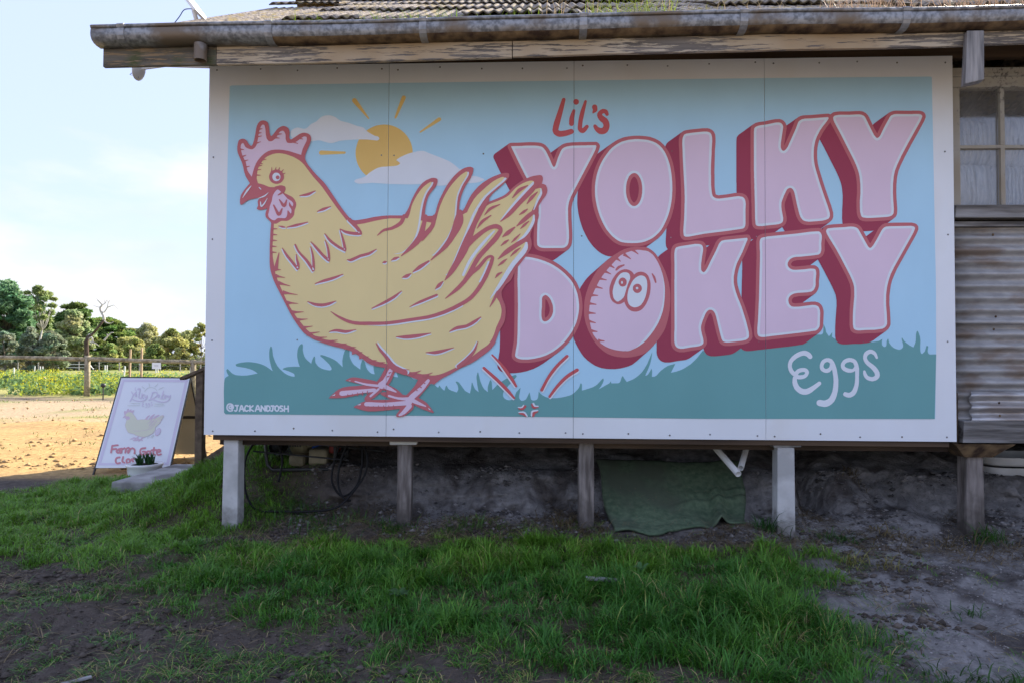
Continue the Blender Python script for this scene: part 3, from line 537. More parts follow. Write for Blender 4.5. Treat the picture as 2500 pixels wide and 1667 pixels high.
# ------------------------------------------------------------------ flat artwork, measured on the sheet in millimetres:
# part|piece|paint|layer|outlines (first point, then steps; "/" starts a hole, ";" the next outline)
MURAL = """
letter_y1|letter_shade|maroon|3|2520,1892 -126,-1 -23,-2 -25,-4 -14,-4 -12,-6 -71,-51 -12,23 -15,19 -6,7 -10,7 -16,7 -17,4 -26,2 -38,1 -4,-1 -24,0 -25,-2 -67,-1 -8,-3 -9,-7 -83,-59 -6,-8 -3,-7 0,-8 1,-5 35,-74 44,-88 45,-84 16,-32 21,-47 13,-35 4,-21 1,-31 -6,-60 -2,-47 -1,-48 -1,-4 1,-56 2,-9 7,-13 7,-7 9,-6 12,-5 9,-3 20,-2 119,1 14,2 11,3 9,5 13,8 80,59 7,7 7,10 6,12 3,12 3,28 0,35 -5,92 -1,61 2,20 5,25 10,29 13,26 138,265 8,19 5,19 0,8 -1,4 -4,8 -7,8 -10,5
letter_y1|letter_outline|rose|4|2520,1892 -42,0 -5,-1 -47,1 -4,-1 -41,-1 -26,-3 -23,-6 -10,-6 -9,-5 -8,-9 -7,-9 -11,-23 -18,-48 -27,58 -10,16 -17,19 -11,7 -14,6 -17,4 -26,2 -38,1 -75,-3 -28,0 -17,-1 -3,-1 -7,-4 -6,-7 -2,-7 1,-9 2,-5 33,-72 44,-88 46,-84 15,-32 21,-47 13,-36 4,-20 1,-31 -6,-60 -2,-47 -1,-48 -1,-4 1,-57 2,-8 8,-14 7,-7 13,-8 17,-5 18,-2 120,1 14,1 18,7 11,10 8,12 5,10 3,12 3,28 0,35 -5,92 -1,61 2,20 5,25 10,29 13,26 138,265 8,19 5,19 0,8 -1,4 -4,8 -7,8 -10,5
letter_y1|letter_highlight|pale|5|2526,1870 -43,0 -5,-1 -47,0 -4,0 -40,-1 -17,-2 -18,-3 -12,-4 -7,-3 -11,-9 -9,-15 -17,-40 -15,-48 -5,-9 -5,-4 -6,4 -6,10 -20,47 -21,43 -13,17 -7,7 -7,4 -6,2 -18,4 -25,2 -56,0 -24,-2 -50,0 -17,-1 -1,-2 6,-13 44,-91 38,-76 34,-62 18,-35 20,-47 14,-38 3,-14 2,-17 0,-31 -7,-72 -2,-57 -1,-58 2,-25 5,-7 10,-8 14,-4 19,-2 108,0 15,2 9,4 7,5 7,9 3,7 3,11 3,27 -1,44 -5,72 -1,71 2,20 5,26 11,31 15,30 126,240 15,31 4,11 3,15 -5,5
letter_y1|letter_face|pink|6|2485,1854 -82,-1 -22,-2 -26,-4 -14,-5 -5,-5 -5,-5 -8,-18 -12,-28 -12,-41 -6,-14 -5,-7 -5,-5 -6,-4 -5,-1 -5,1 -9,4 -5,6 -5,6 -4,8 -19,45 -18,37 -5,9 -9,11 -8,7 -21,5 -26,2 -48,0 -4,-1 -66,-2 0,-4 15,-30 49,-102 46,-84 18,-37 21,-47 15,-41 3,-13 2,-18 0,-38 -7,-72 -3,-56 0,-51 1,-19 1,-5 7,-5 10,-4 18,-1 18,0 4,0 79,0 14,2 7,2 3,3 5,9 4,14 2,22 -1,37 -5,72 0,37 -1,5 0,37 4,31 8,28 8,22 55,107 86,163 15,34 1,2 -2,2
letter_o1|letter_shade|maroon|3|2783,1929 -34,-3 -31,-6 -23,-8 -24,-11 -27,-17 -85,-61 -20,-16 -20,-20 -17,-22 -23,-35 -13,-21 -9,-19 -11,-28 -9,-26 -7,-27 -6,-36 -3,-29 -1,-44 2,-29 6,-42 10,-43 13,-41 8,-21 12,-25 19,-36 14,-21 20,-25 24,-24 14,-11 13,-9 23,-11 19,-6 30,-3 54,-1 25,1 21,4 30,9 21,8 24,13 20,14 88,65 25,24 11,13 18,27 20,41 12,30 7,21 9,32 8,43 4,40 2,36 0,41 -2,31 -6,53 -8,44 -12,41 -8,20 -8,19 -8,14 -14,20 -9,12 -13,13 -11,10 -14,9 -17,9 -26,10 -23,5 -51,5
letter_o1|letter_outline|rose|4|2783,1929 -22,-2 -23,-3 -20,-4 -23,-8 -24,-11 -25,-16 -17,-13 -19,-20 -17,-21 -24,-36 -13,-22 -16,-34 -13,-38 -6,-27 -7,-36 -2,-28 0,-17 -1,-4 1,-42 4,-37 7,-37 9,-34 12,-36 17,-39 14,-27 15,-24 18,-23 22,-24 22,-19 18,-11 18,-9 19,-5 30,-4 17,0 4,-1 49,1 30,4 20,6 29,11 23,12 23,17 23,22 16,20 16,27 13,26 16,38 9,30 9,36 7,42 3,28 2,36 -1,60 -4,46 -7,45 -7,32 -11,34 -14,32 -17,27 -14,19 -21,20 -17,12 -25,12 -24,9 -24,4 -44,4/2780,1665 4,0 7,-5 6,-8 5,-11 6,-22 3,-20 1,-16 -1,-18 -1,-10 -3,-15 -5,-17 -5,-10 -6,-7 -4,-5 -5,-2 -5,2 -4,5 -5,7 -6,10 -6,22 -3,20 -1,17 1,18 1,10 3,15 5,17 7,13 7,7
letter_o1|letter_highlight|pale|5|2789,1907 -23,-2 -23,-3 -20,-5 -21,-6 -20,-10 -22,-14 -17,-13 -16,-16 -17,-22 -22,-32 -13,-23 -14,-30 -12,-35 -7,-27 -6,-36 -3,-28 0,-35 1,-27 4,-28 7,-37 9,-34 11,-33 17,-39 12,-23 13,-22 18,-23 19,-21 22,-18 15,-10 17,-8 25,-5 20,-2 16,0 4,-1 39,1 30,4 20,5 28,12 17,9 21,16 20,19 16,19 14,24 15,31 12,30 9,27 9,37 7,42 2,27 2,37 -1,49 -3,39 -5,37 -6,33 -12,38 -12,30 -10,20 -16,23 -16,17 -21,16 -22,10 -28,9 -18,3 -43,4/2779,1688 5,1 11,-3 10,-8 10,-13 8,-16 6,-19 4,-26 1,-16 -1,-27 -2,-12 -2,-15 -7,-21 -7,-14 -10,-13 -12,-8 -10,-2 -12,2 -4,3 -8,6 -11,14 -6,14 -7,20 -4,25 -1,17 1,28 4,26 7,19 7,16 10,12 11,8
letter_o1|letter_face|pink|6|2792,1891 -23,-2 -22,-3 -20,-4 -18,-6 -19,-9 -20,-12 -16,-13 -15,-15 -17,-21 -20,-30 -13,-23 -13,-28 -11,-33 -7,-27 -5,-30 -3,-23 -2,-32 1,-24 5,-38 4,-24 8,-34 11,-36 14,-32 11,-24 16,-27 11,-17 15,-18 24,-22 17,-12 17,-9 14,-4 19,-2 32,-2 31,0 30,5 20,5 26,11 14,7 20,15 18,17 16,20 13,21 14,29 12,30 7,25 9,36 7,42 3,28 2,36 -1,42 -4,40 -5,37 -6,32 -10,36 -12,30 -10,18 -14,20 -15,16 -18,14 -20,10 -19,6 -17,4 -29,3/2775,1704 13,0 13,-3 14,-10 12,-15 10,-21 7,-22 5,-25 1,-17 -1,-35 -5,-25 -8,-24 -7,-16 -14,-17 -14,-10 -14,-4 -11,1 -8,2 -6,2 -15,11 -12,16 -8,17 -7,22 -5,26 -1,17 1,35 5,25 8,24 7,16 14,17 14,10
letter_l1|letter_shade|maroon|3|3213,1973 -84,-9 -23,-3 -12,-5 -95,-68 -8,-8 -4,-6 -5,-11 -4,-10 -3,-20 0,-29 3,-43 1,-40 8,-155 3,-60 0,-29 0,-4 -1,-95 -1,-5 -1,-39 -5,-71 0,-24 2,-19 5,-12 7,-9 13,-6 6,-1 23,0 9,1 95,18 149,18 90,14 7,2 11,6 85,62 11,13 6,14 3,17 1,90 1,24 1,20 -2,17 -2,7 -7,15 -4,7 -8,8 -12,7 -10,3 -13,2 -30,0 -55,-9 -49,-5 -12,3 -4,2 -2,2 -4,24 -3,26 0,77 -1,4 4,149 4,53 0,28 -2,19 -4,11 -6,11 -9,9 -5,3 -12,6 -12,3
letter_l1|letter_outline|rose|4|3213,1973 -72,-7 -35,-5 -8,-3 -10,-6 -7,-7 -4,-6 -5,-11 -4,-10 -2,-11 -1,-9 0,-29 3,-43 1,-40 8,-155 2,-60 0,-29 1,-4 -2,-95 -1,-44 -6,-71 0,-24 2,-18 7,-15 9,-8 7,-4 7,-2 24,0 9,1 95,18 150,18 89,14 12,5 11,10 7,12 3,14 1,8 1,90 1,24 0,31 -5,18 -5,10 -3,6 -8,8 -15,9 -9,2 -12,2 -30,0 -55,-9 -49,-5 -12,3 -4,2 -2,2 -4,24 -3,26 0,77 -1,4 4,149 4,53 0,28 -2,19 -4,11 -6,11 -9,9 -5,3 -12,6 -12,3
letter_l1|letter_highlight|pale|5|3218,1951 -72,-7 -34,-5 -6,-2 -7,-5 -4,-7 -5,-13 -2,-10 -1,-28 2,-42 1,-41 8,-155 3,-60 0,-28 1,-5 0,-46 -1,-5 -1,-55 -2,-43 -5,-71 0,-14 2,-17 1,-6 4,-4 9,-3 22,1 95,18 150,18 88,13 7,3 6,5 3,8 2,9 1,9 0,89 2,34 -2,17 -2,9 -4,9 -7,7 -7,4 -6,1 -13,3 -9,0 -18,-2 -55,-8 -42,-5 -12,1 -6,1 -13,5 -7,6 -5,7 -4,17 -3,25 -2,28 0,61 -1,4 1,64 4,74 0,21 4,54 -1,26 -5,19 -3,5 -5,5 -8,4 -12,3
letter_l1|letter_face|pink|6|3221,1935 -65,-6 -42,-6 -3,-2 -2,-4 -5,-14 -2,-14 0,-12 3,-42 1,-40 8,-156 2,-59 0,-29 1,-4 0,-54 -1,-4 -1,-55 -1,-44 -6,-70 1,-19 1,-5 2,-1 7,0 21,2 83,16 136,17 98,14 5,1 2,2 3,10 1,9 0,90 2,27 -2,16 -2,7 -5,9 -8,3 -14,2 -81,-11 -34,-3 -20,0 -16,5 -10,5 -9,9 -7,12 -4,18 -4,25 -2,28 1,60 -1,5 1,70 7,161 -3,18 -1,5 -4,4 -14,4
letter_k1|letter_shade|maroon|3|3990,2058 -100,-7 -27,-1 -17,-1 -12,-3 -17,-8 -74,-52 -1,1 -5,13 -5,8 -9,9 -9,6 -12,4 -26,0 -9,-1 -59,-12 -35,-4 -13,-3 -12,-4 -17,-10 -87,-63 -8,-9 -5,-8 -1,-6 -2,-23 -1,-259 1,-4 0,-73 1,-4 0,-26 1,-5 1,-84 1,-4 0,-100 3,-30 3,-12 5,-9 9,-9 10,-4 9,-2 32,0 41,5 41,3 25,5 10,3 12,6 80,58 2,-2 13,-24 11,-13 12,-7 12,-5 17,-2 24,-1 60,6 25,3 21,6 14,7 86,63 11,11 5,9 4,11 0,26 -1,6 -10,37 -42,127 -31,104 -9,38 -4,34 0,44 2,24 5,27 7,22 7,17 16,31 19,29 29,37 5,9 4,12 0,8 -1,5 -4,8 -6,7 -5,3 -5,2
letter_k1|letter_outline|rose|4|3990,2058 -100,-7 -27,-1 -17,-1 -19,-5 -14,-8 -11,-11 -9,-15 -15,-40 -50,-112 -1,0 0,2 1,9 15,97 0,17 -4,11 -7,14 -9,9 -6,4 -15,6 -26,0 -27,-4 -41,-9 -44,-6 -15,-4 -8,-5 -10,-6 -8,-10 -4,-13 -2,-21 -1,-259 1,-4 0,-73 1,-4 0,-26 1,-5 1,-84 1,-5 1,-99 2,-30 3,-12 5,-9 9,-9 10,-4 9,-2 32,-1 41,5 41,4 22,4 13,4 14,8 6,6 6,8 3,10 2,7 0,22 -10,53 -2,20 1,13 3,12 12,32 9,20 8,12 4,-4 3,-10 23,-110 9,-32 9,-18 6,-11 12,-13 6,-5 14,-6 21,-4 24,0 74,7 21,4 19,8 5,3 7,7 5,7 6,16 0,25 -1,6 -10,37 -42,127 -31,104 -9,38 -4,34 0,44 2,24 5,27 7,22 7,17 16,31 19,29 29,37 5,9 4,12 0,8 -1,5 -4,8 -6,7 -5,3 -5,2
letter_k1|letter_highlight|pale|5|3995,2036 -100,-7 -37,-1 -19,-4 -12,-6 -8,-7 -5,-9 -15,-40 -50,-113 -11,-16 -8,-7 -6,-3 -7,2 -5,4 -3,5 -4,15 1,25 15,99 0,6 -2,8 -5,8 -5,5 -4,2 -9,3 -15,0 -15,-2 -53,-11 -35,-4 -13,-3 -13,-5 -6,-4 -4,-5 -2,-6 -2,-22 -1,-248 1,-4 0,-39 1,-4 0,-30 1,-4 -1,-26 1,-5 2,-84 0,-4 1,-100 3,-36 2,-5 4,-5 4,-2 9,-2 22,0 41,5 41,4 21,3 12,4 7,4 4,4 4,9 1,18 -9,52 -2,21 1,25 4,13 12,32 16,33 4,6 6,5 11,4 8,-1 7,-5 7,-9 3,-7 4,-11 15,-76 12,-50 5,-17 6,-13 7,-10 7,-7 10,-5 21,-4 14,0 41,3 33,3 21,5 15,6 6,6 5,11 0,16 -1,6 -10,37 -28,83 -24,76 -24,84 -5,22 -3,20 -2,18 -1,21 1,34 2,23 5,26 4,17 10,26 18,35 21,31 20,25 10,15 4,8 -1,2 -4,5
letter_k1|letter_face|pink|6|3977,2019 -79,-6 -37,-1 -15,-3 -10,-4 -8,-10 -15,-40 -52,-115 -10,-16 -9,-9 -7,-5 -8,-3 -12,2 -8,3 -4,3 -8,11 -5,19 0,24 1,9 15,98 -2,5 -4,6 -8,2 -22,-1 -53,-12 -46,-6 -10,-3 -5,-4 -2,-23 -1,-242 1,-4 0,-72 1,-5 0,-26 1,-4 1,-85 1,-4 0,-99 3,-31 2,-6 7,-1 14,0 41,5 41,3 25,5 6,2 4,3 2,8 0,7 -3,15 -5,25 -3,32 0,22 3,20 17,43 14,29 6,8 7,7 8,5 10,2 11,0 7,-2 5,-2 9,-7 7,-11 4,-7 5,-16 15,-76 12,-50 9,-23 4,-6 6,-8 8,-4 17,-3 19,1 49,4 24,4 16,4 6,5 2,5 0,9 -8,34 -44,136 -34,116 -6,21 -3,20 -2,41 1,39 2,24 4,26 6,19 9,24 14,28 24,38 24,31 1,3
letter_y2|letter_shade|maroon|3|4419,2073 -17,-3 -10,-3 -12,-6 -92,-67 -10,-10 -1,1 -13,27 -11,26 -6,10 -11,11 -15,9 -9,3 -13,2 -27,0 -41,-2 -57,1 -28,-3 -11,-2 -6,-4 -88,-64 -8,-6 -8,-13 -2,-7 0,-20 7,-21 11,-23 29,-55 81,-167 14,-33 11,-30 5,-18 4,-23 4,-45 -1,-49 -3,-47 -1,-51 2,-27 4,-20 6,-14 8,-10 12,-8 10,-2 16,-2 36,0 82,4 19,2 14,3 10,3 12,6 88,65 10,10 7,12 3,11 1,33 -4,59 -1,43 1,42 5,50 8,37 13,33 27,57 39,75 44,79 39,73 9,23 0,13 -4,11 -5,7 -10,7 -14,4 -6,1 -42,1 -5,-1
letter_y2|letter_outline|rose|4|4419,2073 -13,-2 -14,-4 -13,-7 -9,-9 -8,-11 -36,-66 -21,-44 -4,6 -14,26 -35,78 -6,8 -9,10 -16,10 -9,3 -13,2 -27,0 -41,-2 -57,1 -22,-2 -17,-3 -10,-7 -4,-4 -5,-8 -4,-8 0,-22 7,-24 39,-75 81,-168 14,-33 11,-29 5,-19 4,-23 4,-45 0,-49 -4,-46 0,-51 1,-27 6,-26 8,-14 4,-5 6,-4 11,-5 21,-3 36,0 82,5 29,3 14,5 14,8 8,7 4,6 5,12 2,19 0,20 -4,59 -1,43 1,42 5,50 8,37 13,33 27,57 39,75 44,79 39,73 9,23 0,13 -4,11 -5,7 -10,7 -14,4 -6,1 -42,1 -5,-1
letter_y2|letter_highlight|pale|5|4424,2051 -13,-1 -11,-4 -7,-3 -7,-6 -5,-8 -36,-67 -21,-45 -5,-7 -6,-6 -7,-4 -5,1 -5,4 -11,14 -27,55 -25,55 -4,6 -5,6 -9,5 -8,3 -13,2 -17,0 -41,-2 -57,1 -14,-1 -22,-4 -5,-3 -5,-8 0,-10 1,-6 6,-16 37,-72 83,-171 14,-33 11,-32 5,-18 4,-24 4,-45 0,-59 -4,-47 0,-40 1,-27 5,-21 3,-8 3,-4 9,-4 21,-3 25,0 101,6 14,3 13,5 7,7 5,9 2,28 -4,59 -1,43 1,53 5,50 8,36 14,36 28,61 40,75 77,139 8,19 4,12 -2,6 -4,4 -6,3 -12,2 -32,0 -4,-1
letter_y2|letter_face|pink|6|4427,2035 -17,-2 -6,-3 -6,-4 -40,-72 -24,-49 -4,-6 -8,-9 -8,-4 -7,-2 -6,0 -9,4 -7,5 -8,10 -22,40 -26,55 -9,23 -3,4 -7,6 -5,2 -6,2 -19,1 -41,-3 -57,1 -22,-1 -10,-2 -1,-1 0,-9 5,-13 37,-70 83,-173 21,-50 8,-27 7,-33 3,-45 0,-65 -4,-47 1,-51 1,-15 4,-15 3,-5 21,-3 19,0 92,6 19,2 9,3 4,2 4,5 2,22 -4,58 -1,44 0,59 6,50 8,37 6,18 9,20 29,62 39,75 71,127 10,20 4,11 0,2 -2,1 -7,1 -25,1 -5,-1
letter_d1|letter_shade|maroon|3|2037,1175 -10,-6 -89,-64 -6,-7 -3,-8 -1,-86 -1,-5 0,-43 0,-4 0,-62 1,-5 1,-96 1,-5 -1,-11 1,-83 -1,-4 -1,-87 -2,-50 -13,-79 0,-18 2,-7 6,-9 8,-8 8,-6 17,-7 24,-4 44,0 40,5 40,9 41,14 35,18 32,20 95,70 13,11 14,12 27,27 12,13 18,24 23,38 19,40 11,30 8,36 4,26 1,46 -3,31 -7,38 -11,32 -16,36 -17,26 -17,21 -31,31 -34,28 -34,23 -16,9 -24,11 -38,15 -44,14 -43,8 -22,2
letter_d1|letter_outline|rose|4|2037,1175 -6,-3 -5,-4 -4,-6 -2,-6 -1,-86 -1,-5 0,-43 0,-4 0,-62 1,-5 1,-96 1,-5 -1,-11 0,-83 0,-4 -1,-87 -2,-50 -13,-79 0,-19 5,-13 10,-10 14,-9 15,-5 20,-3 45,0 39,5 40,9 32,11 17,7 23,11 14,9 28,19 27,23 26,26 23,27 26,40 17,34 10,25 10,31 7,35 3,28 0,33 -4,37 -6,32 -11,32 -16,36 -17,26 -17,21 -31,31 -31,25 -21,16 -32,19 -30,14 -45,17 -31,9 -26,5 -26,4 -13,1/2220,882 3,-3 7,-9 8,-18 7,-23 1,-20 -4,-18 -5,-11 -5,-7 -7,-7 -6,-4 -2,1 -1,7 -1,30 3,28 0,48
letter_d1|letter_highlight|pale|5|2044,1153 -2,-2 0,-21 -2,-113 -1,-4 1,-52 1,-5 1,-96 1,-5 -2,-195 -3,-59 -12,-70 0,-8 3,-8 10,-8 11,-4 14,-3 10,-1 34,0 39,5 40,9 30,10 16,7 34,18 25,18 28,23 22,22 22,27 25,37 15,31 11,25 8,28 7,35 3,28 0,23 -4,37 -6,32 -10,29 -8,19 -13,24 -9,14 -16,19 -27,28 -19,16 -22,17 -26,17 -24,13 -38,16 -40,13 -39,9 -25,4 -14,1/2215,907 6,1 10,-6 8,-7 8,-10 8,-14 4,-11 6,-17 2,-15 1,-24 -1,-6 -5,-18 -5,-10 -8,-11 -10,-11 -8,-5 -10,-4 -8,0 -4,1 -9,6 -4,12 -3,17 0,30 3,28 0,49 2,10 4,7 5,4
letter_d1|letter_face|pink|6|2060,1137 -2,-1 -1,-9 -1,-114 -1,-4 3,-146 1,-4 -2,-202 -4,-59 -11,-72 1,-2 5,-4 14,-4 15,-1 27,0 39,4 23,5 24,6 20,7 17,7 32,18 23,16 27,23 20,20 23,28 18,25 20,38 7,18 11,32 7,35 2,28 -1,30 -2,24 -7,31 -9,27 -14,33 -13,19 -16,20 -26,26 -23,20 -36,25 -20,12 -25,11 -40,15 -31,9 -30,6 -35,4/2211,923 12,0 11,-4 14,-10 8,-9 9,-13 9,-21 6,-19 3,-16 0,-30 -1,-6 -5,-21 -7,-14 -8,-12 -13,-13 -10,-6 -14,-6 -17,0 -10,5 -9,6 -4,6 -4,11 -3,21 0,36 2,28 0,49 1,7 4,9 6,10 10,8
letter_k2|letter_shade|maroon|3|3486,1292 -108,-10 -37,-4 -8,-2 -17,-8 -77,-57 -1,1 -5,16 -7,12 -5,4 -10,7 -14,3 -19,1 -16,-1 -45,-7 -41,-6 -23,-5 -12,-4 -9,-5 -84,-61 -12,-12 -8,-16 -3,-24 0,-43 1,-27 0,-94 -1,-4 1,-309 -2,-27 0,-64 3,-16 4,-12 7,-12 11,-11 10,-6 14,-4 6,-1 27,0 46,9 37,5 19,3 10,4 14,7 85,62 1,-1 5,-17 6,-10 5,-7 8,-7 15,-6 10,-2 27,0 76,9 20,4 14,5 14,8 87,64 9,9 8,14 2,8 -1,27 -5,25 -12,50 -14,49 -18,53 -22,55 -10,33 -9,32 -3,24 0,21 3,29 4,18 8,28 13,33 27,56 32,79 0,11 -4,10 -4,8 -5,4 -6,2
letter_k2|letter_outline|rose|4|3486,1292 -92,-8 -53,-6 -10,-3 -13,-7 -12,-11 -10,-16 -21,-46 -36,-74 -11,-24 -2,-2 0,13 5,33 7,45 1,22 -2,10 -6,15 -8,10 -7,5 -7,3 -7,2 -24,2 -16,-1 -45,-7 -36,-5 -15,-2 -24,-7 -9,-6 -9,-10 -6,-14 -4,-24 0,-42 2,-27 0,-94 -1,-5 0,-309 -1,-27 0,-63 2,-17 7,-17 5,-8 12,-11 12,-6 11,-3 6,-1 27,0 46,9 36,5 19,3 10,4 11,5 6,4 7,8 4,6 3,8 2,7 0,14 -2,16 -7,24 -5,20 -2,18 1,7 5,22 11,31 12,25 5,5 3,3 3,-1 4,-5 6,-13 26,-110 12,-41 6,-12 4,-6 9,-8 14,-6 10,-2 28,0 81,10 18,4 15,6 11,8 9,11 5,9 2,8 -1,27 -5,25 -12,50 -14,49 -18,53 -22,55 -10,33 -9,32 -3,24 0,21 3,29 4,18 8,28 13,33 27,56 32,79 0,11 -4,10 -4,8 -5,4 -6,2
letter_k2|letter_highlight|pale|5|3491,1271 -138,-14 -14,-3 -8,-3 -8,-9 -8,-12 -19,-43 -37,-73 -16,-35 -10,-16 -8,-8 -4,-2 -5,1 -7,5 -3,5 -2,9 0,30 1,10 6,45 6,34 0,12 -2,9 -2,7 -5,6 -7,4 -9,2 -25,1 -95,-15 -22,-6 -7,-7 -4,-11 -3,-20 0,-32 1,-27 0,-105 -1,-4 1,-309 -2,-27 0,-53 3,-16 2,-8 5,-8 7,-7 8,-4 8,-2 6,-1 17,0 45,9 37,4 19,4 15,6 8,7 2,5 1,11 -2,15 -9,35 -4,20 -1,17 2,13 9,30 18,43 7,11 7,8 8,5 6,1 10,-1 9,-5 7,-8 6,-10 6,-18 24,-104 9,-33 6,-14 6,-6 8,-3 10,-2 17,0 76,9 21,4 10,3 10,7 5,5 2,6 1,6 -1,23 -14,59 -12,41 -18,58 -25,64 -12,35 -8,32 -4,25 0,31 1,10 5,29 6,25 9,28 33,67 33,81 1,4 -3,7
letter_k2|letter_face|pink|6|3467,1252 -111,-10 -11,-2 -5,-3 -5,-5 -6,-10 -19,-41 -57,-116 -8,-12 -9,-10 -6,-3 -5,-2 -12,0 -12,7 -4,4 -5,7 -3,13 0,38 1,9 6,46 6,34 -1,9 -3,9 -10,3 -18,0 -44,-8 -42,-5 -23,-5 -5,-3 -3,-11 -2,-14 0,-26 2,-27 0,-111 -1,-4 0,-310 -2,-26 0,-46 5,-22 2,-4 4,-4 10,-4 17,0 45,8 47,7 14,3 7,5 1,5 -1,13 -10,35 -3,20 -1,25 2,13 4,17 8,22 13,31 7,13 6,8 8,9 12,7 9,3 13,0 6,-2 8,-4 11,-9 11,-17 7,-23 25,-103 10,-36 5,-8 12,-3 10,0 76,9 20,4 10,4 5,4 2,7 -2,16 -3,18 -13,51 -27,87 -25,64 -12,38 -9,32 -3,24 0,38 1,11 4,28 5,19 12,37 32,68 28,65 -1,2
letter_e1|letter_shade|maroon|3|3919,1332 -35,-3 -93,-11 -167,-16 -19,-3 -23,-5 -12,-5 -10,-7 -81,-59 -11,-12 -4,-10 -3,-17 0,-51 1,-26 0,-40 -1,-4 0,-30 -2,-37 -3,-149 -8,-164 -4,-43 0,-39 2,-12 7,-15 10,-9 9,-4 10,-3 8,-1 23,1 43,6 196,23 80,12 7,2 13,7 83,62 12,12 5,7 7,14 3,13 4,83 -1,12 -3,13 -4,12 -6,10 -8,9 -8,5 -11,4 -13,3 -21,0 -51,-6 -2,1 75,55 9,10 4,6 6,11 5,17 1,7 0,30 4,35 0,21 -4,18 -6,11 -6,6 -6,4 -9,3 -23,1 -2,1 70,52 6,5 7,12 4,12 2,16 -1,32 4,34 0,29 -3,13 -4,7 -4,6 -8,8 -11,6 -7,2
letter_e1|letter_outline|rose|4|3919,1332 -35,-3 -93,-11 -102,-10 -84,-9 -23,-5 -10,-5 -5,-3 -7,-6 -4,-6 -4,-12 -2,-14 0,-50 1,-26 0,-40 -1,-4 0,-30 -2,-37 -2,-115 -1,-4 0,-30 -3,-65 -5,-99 -4,-43 0,-39 2,-12 5,-12 8,-9 6,-4 6,-3 11,-3 7,-1 24,1 42,6 196,23 75,11 10,2 12,7 11,11 5,8 6,12 3,13 4,83 -2,17 -5,18 -7,12 -8,8 -6,5 -8,4 -18,4 -21,0 -73,-9 -28,-2 -15,3 -4,5 -2,8 1,9 4,6 7,6 6,2 27,6 60,3 14,3 14,4 11,7 10,10 8,14 5,14 2,12 0,30 4,35 0,21 -2,13 -2,7 -5,8 -7,7 -8,5 -7,2 -31,1 -39,-5 -46,-4 -13,2 -10,3 -4,3 -2,6 2,8 3,5 4,4 11,5 17,4 35,2 37,3 32,3 27,5 11,3 6,3 11,9 7,13 5,15 1,11 -1,32 4,34 0,29 -1,5 -3,9 -6,11 -11,10 -9,5 -7,2
letter_e1|letter_highlight|pale|5|3924,1310 -35,-2 -93,-12 -174,-17 -35,-7 -6,-3 -5,-5 -3,-7 -2,-14 0,-40 2,-26 -1,-50 0,-4 -1,-31 -1,-36 -5,-175 -7,-138 -4,-43 0,-29 1,-7 4,-11 6,-5 10,-3 8,-1 14,0 42,6 52,6 178,22 46,7 9,4 9,11 6,10 2,11 3,73 -1,17 -5,15 -3,7 -5,5 -8,4 -9,3 -17,1 -82,-11 -29,-1 -9,1 -8,2 -5,3 -8,8 -4,8 -4,17 2,14 5,10 8,9 13,8 10,4 25,4 51,3 29,5 11,6 5,6 5,9 4,11 2,10 0,31 4,35 0,11 -2,13 -3,6 -3,4 -7,2 -21,1 -39,-5 -46,-3 -10,0 -14,1 -14,6 -10,8 -6,10 -2,11 2,11 8,14 10,10 17,8 17,3 35,2 75,8 27,4 5,3 5,3 4,7 4,13 1,12 -1,32 4,33 0,19 -5,13 -6,8 -5,3 -6,1
letter_e1|letter_face|pink|6|3927,1294 -35,-2 -93,-12 -167,-16 -27,-4 -16,-5 -2,-15 -1,-33 2,-26 0,-57 -1,-5 0,-30 -2,-37 -3,-148 -9,-164 -3,-44 0,-21 1,-9 1,-4 8,-2 15,0 41,6 52,5 178,22 46,8 8,7 4,8 2,9 3,65 -1,12 -2,13 -3,7 -2,3 -5,2 -6,2 -11,1 -82,-10 -35,-1 -15,2 -14,7 -10,10 -7,12 -3,11 -1,8 1,18 3,8 3,7 7,10 6,6 10,8 7,3 13,4 24,5 39,2 26,2 16,4 6,5 4,6 3,8 2,11 0,30 3,36 -1,15 -2,2 -14,1 -39,-6 -46,-3 -16,0 -15,2 -8,3 -11,5 -9,6 -5,5 -5,8 -3,9 -2,10 0,8 2,10 2,7 9,15 9,9 6,4 16,8 22,5 35,2 54,5 32,4 14,3 3,1 2,3 3,11 1,17 -1,4 0,21 4,34 0,11 -2,8 -3,4 -5,1
letter_y3|letter_shade|maroon|3|4458,1364 -80,-1 -23,-2 -14,-3 -11,-6 -8,-6 -76,-56 -14,-11 -4,6 -28,51 -9,10 -6,4 -9,5 -10,3 -17,3 -22,0 -37,-3 -61,-3 -36,-5 -8,-2 -8,-5 -83,-60 -10,-10 -6,-8 -3,-12 0,-11 5,-19 16,-31 41,-68 31,-59 52,-104 14,-33 7,-19 3,-17 2,-17 0,-35 -7,-87 -2,-40 -1,-57 3,-21 4,-11 3,-5 5,-6 9,-6 12,-4 10,-2 26,0 35,3 49,1 32,4 19,3 9,4 18,10 82,61 11,11 6,10 5,10 2,11 -2,58 -3,42 -1,38 1,5 0,30 6,48 4,24 6,23 13,33 18,41 118,212 9,19 7,18 0,17 -4,8 -6,8 -11,6 -20,5
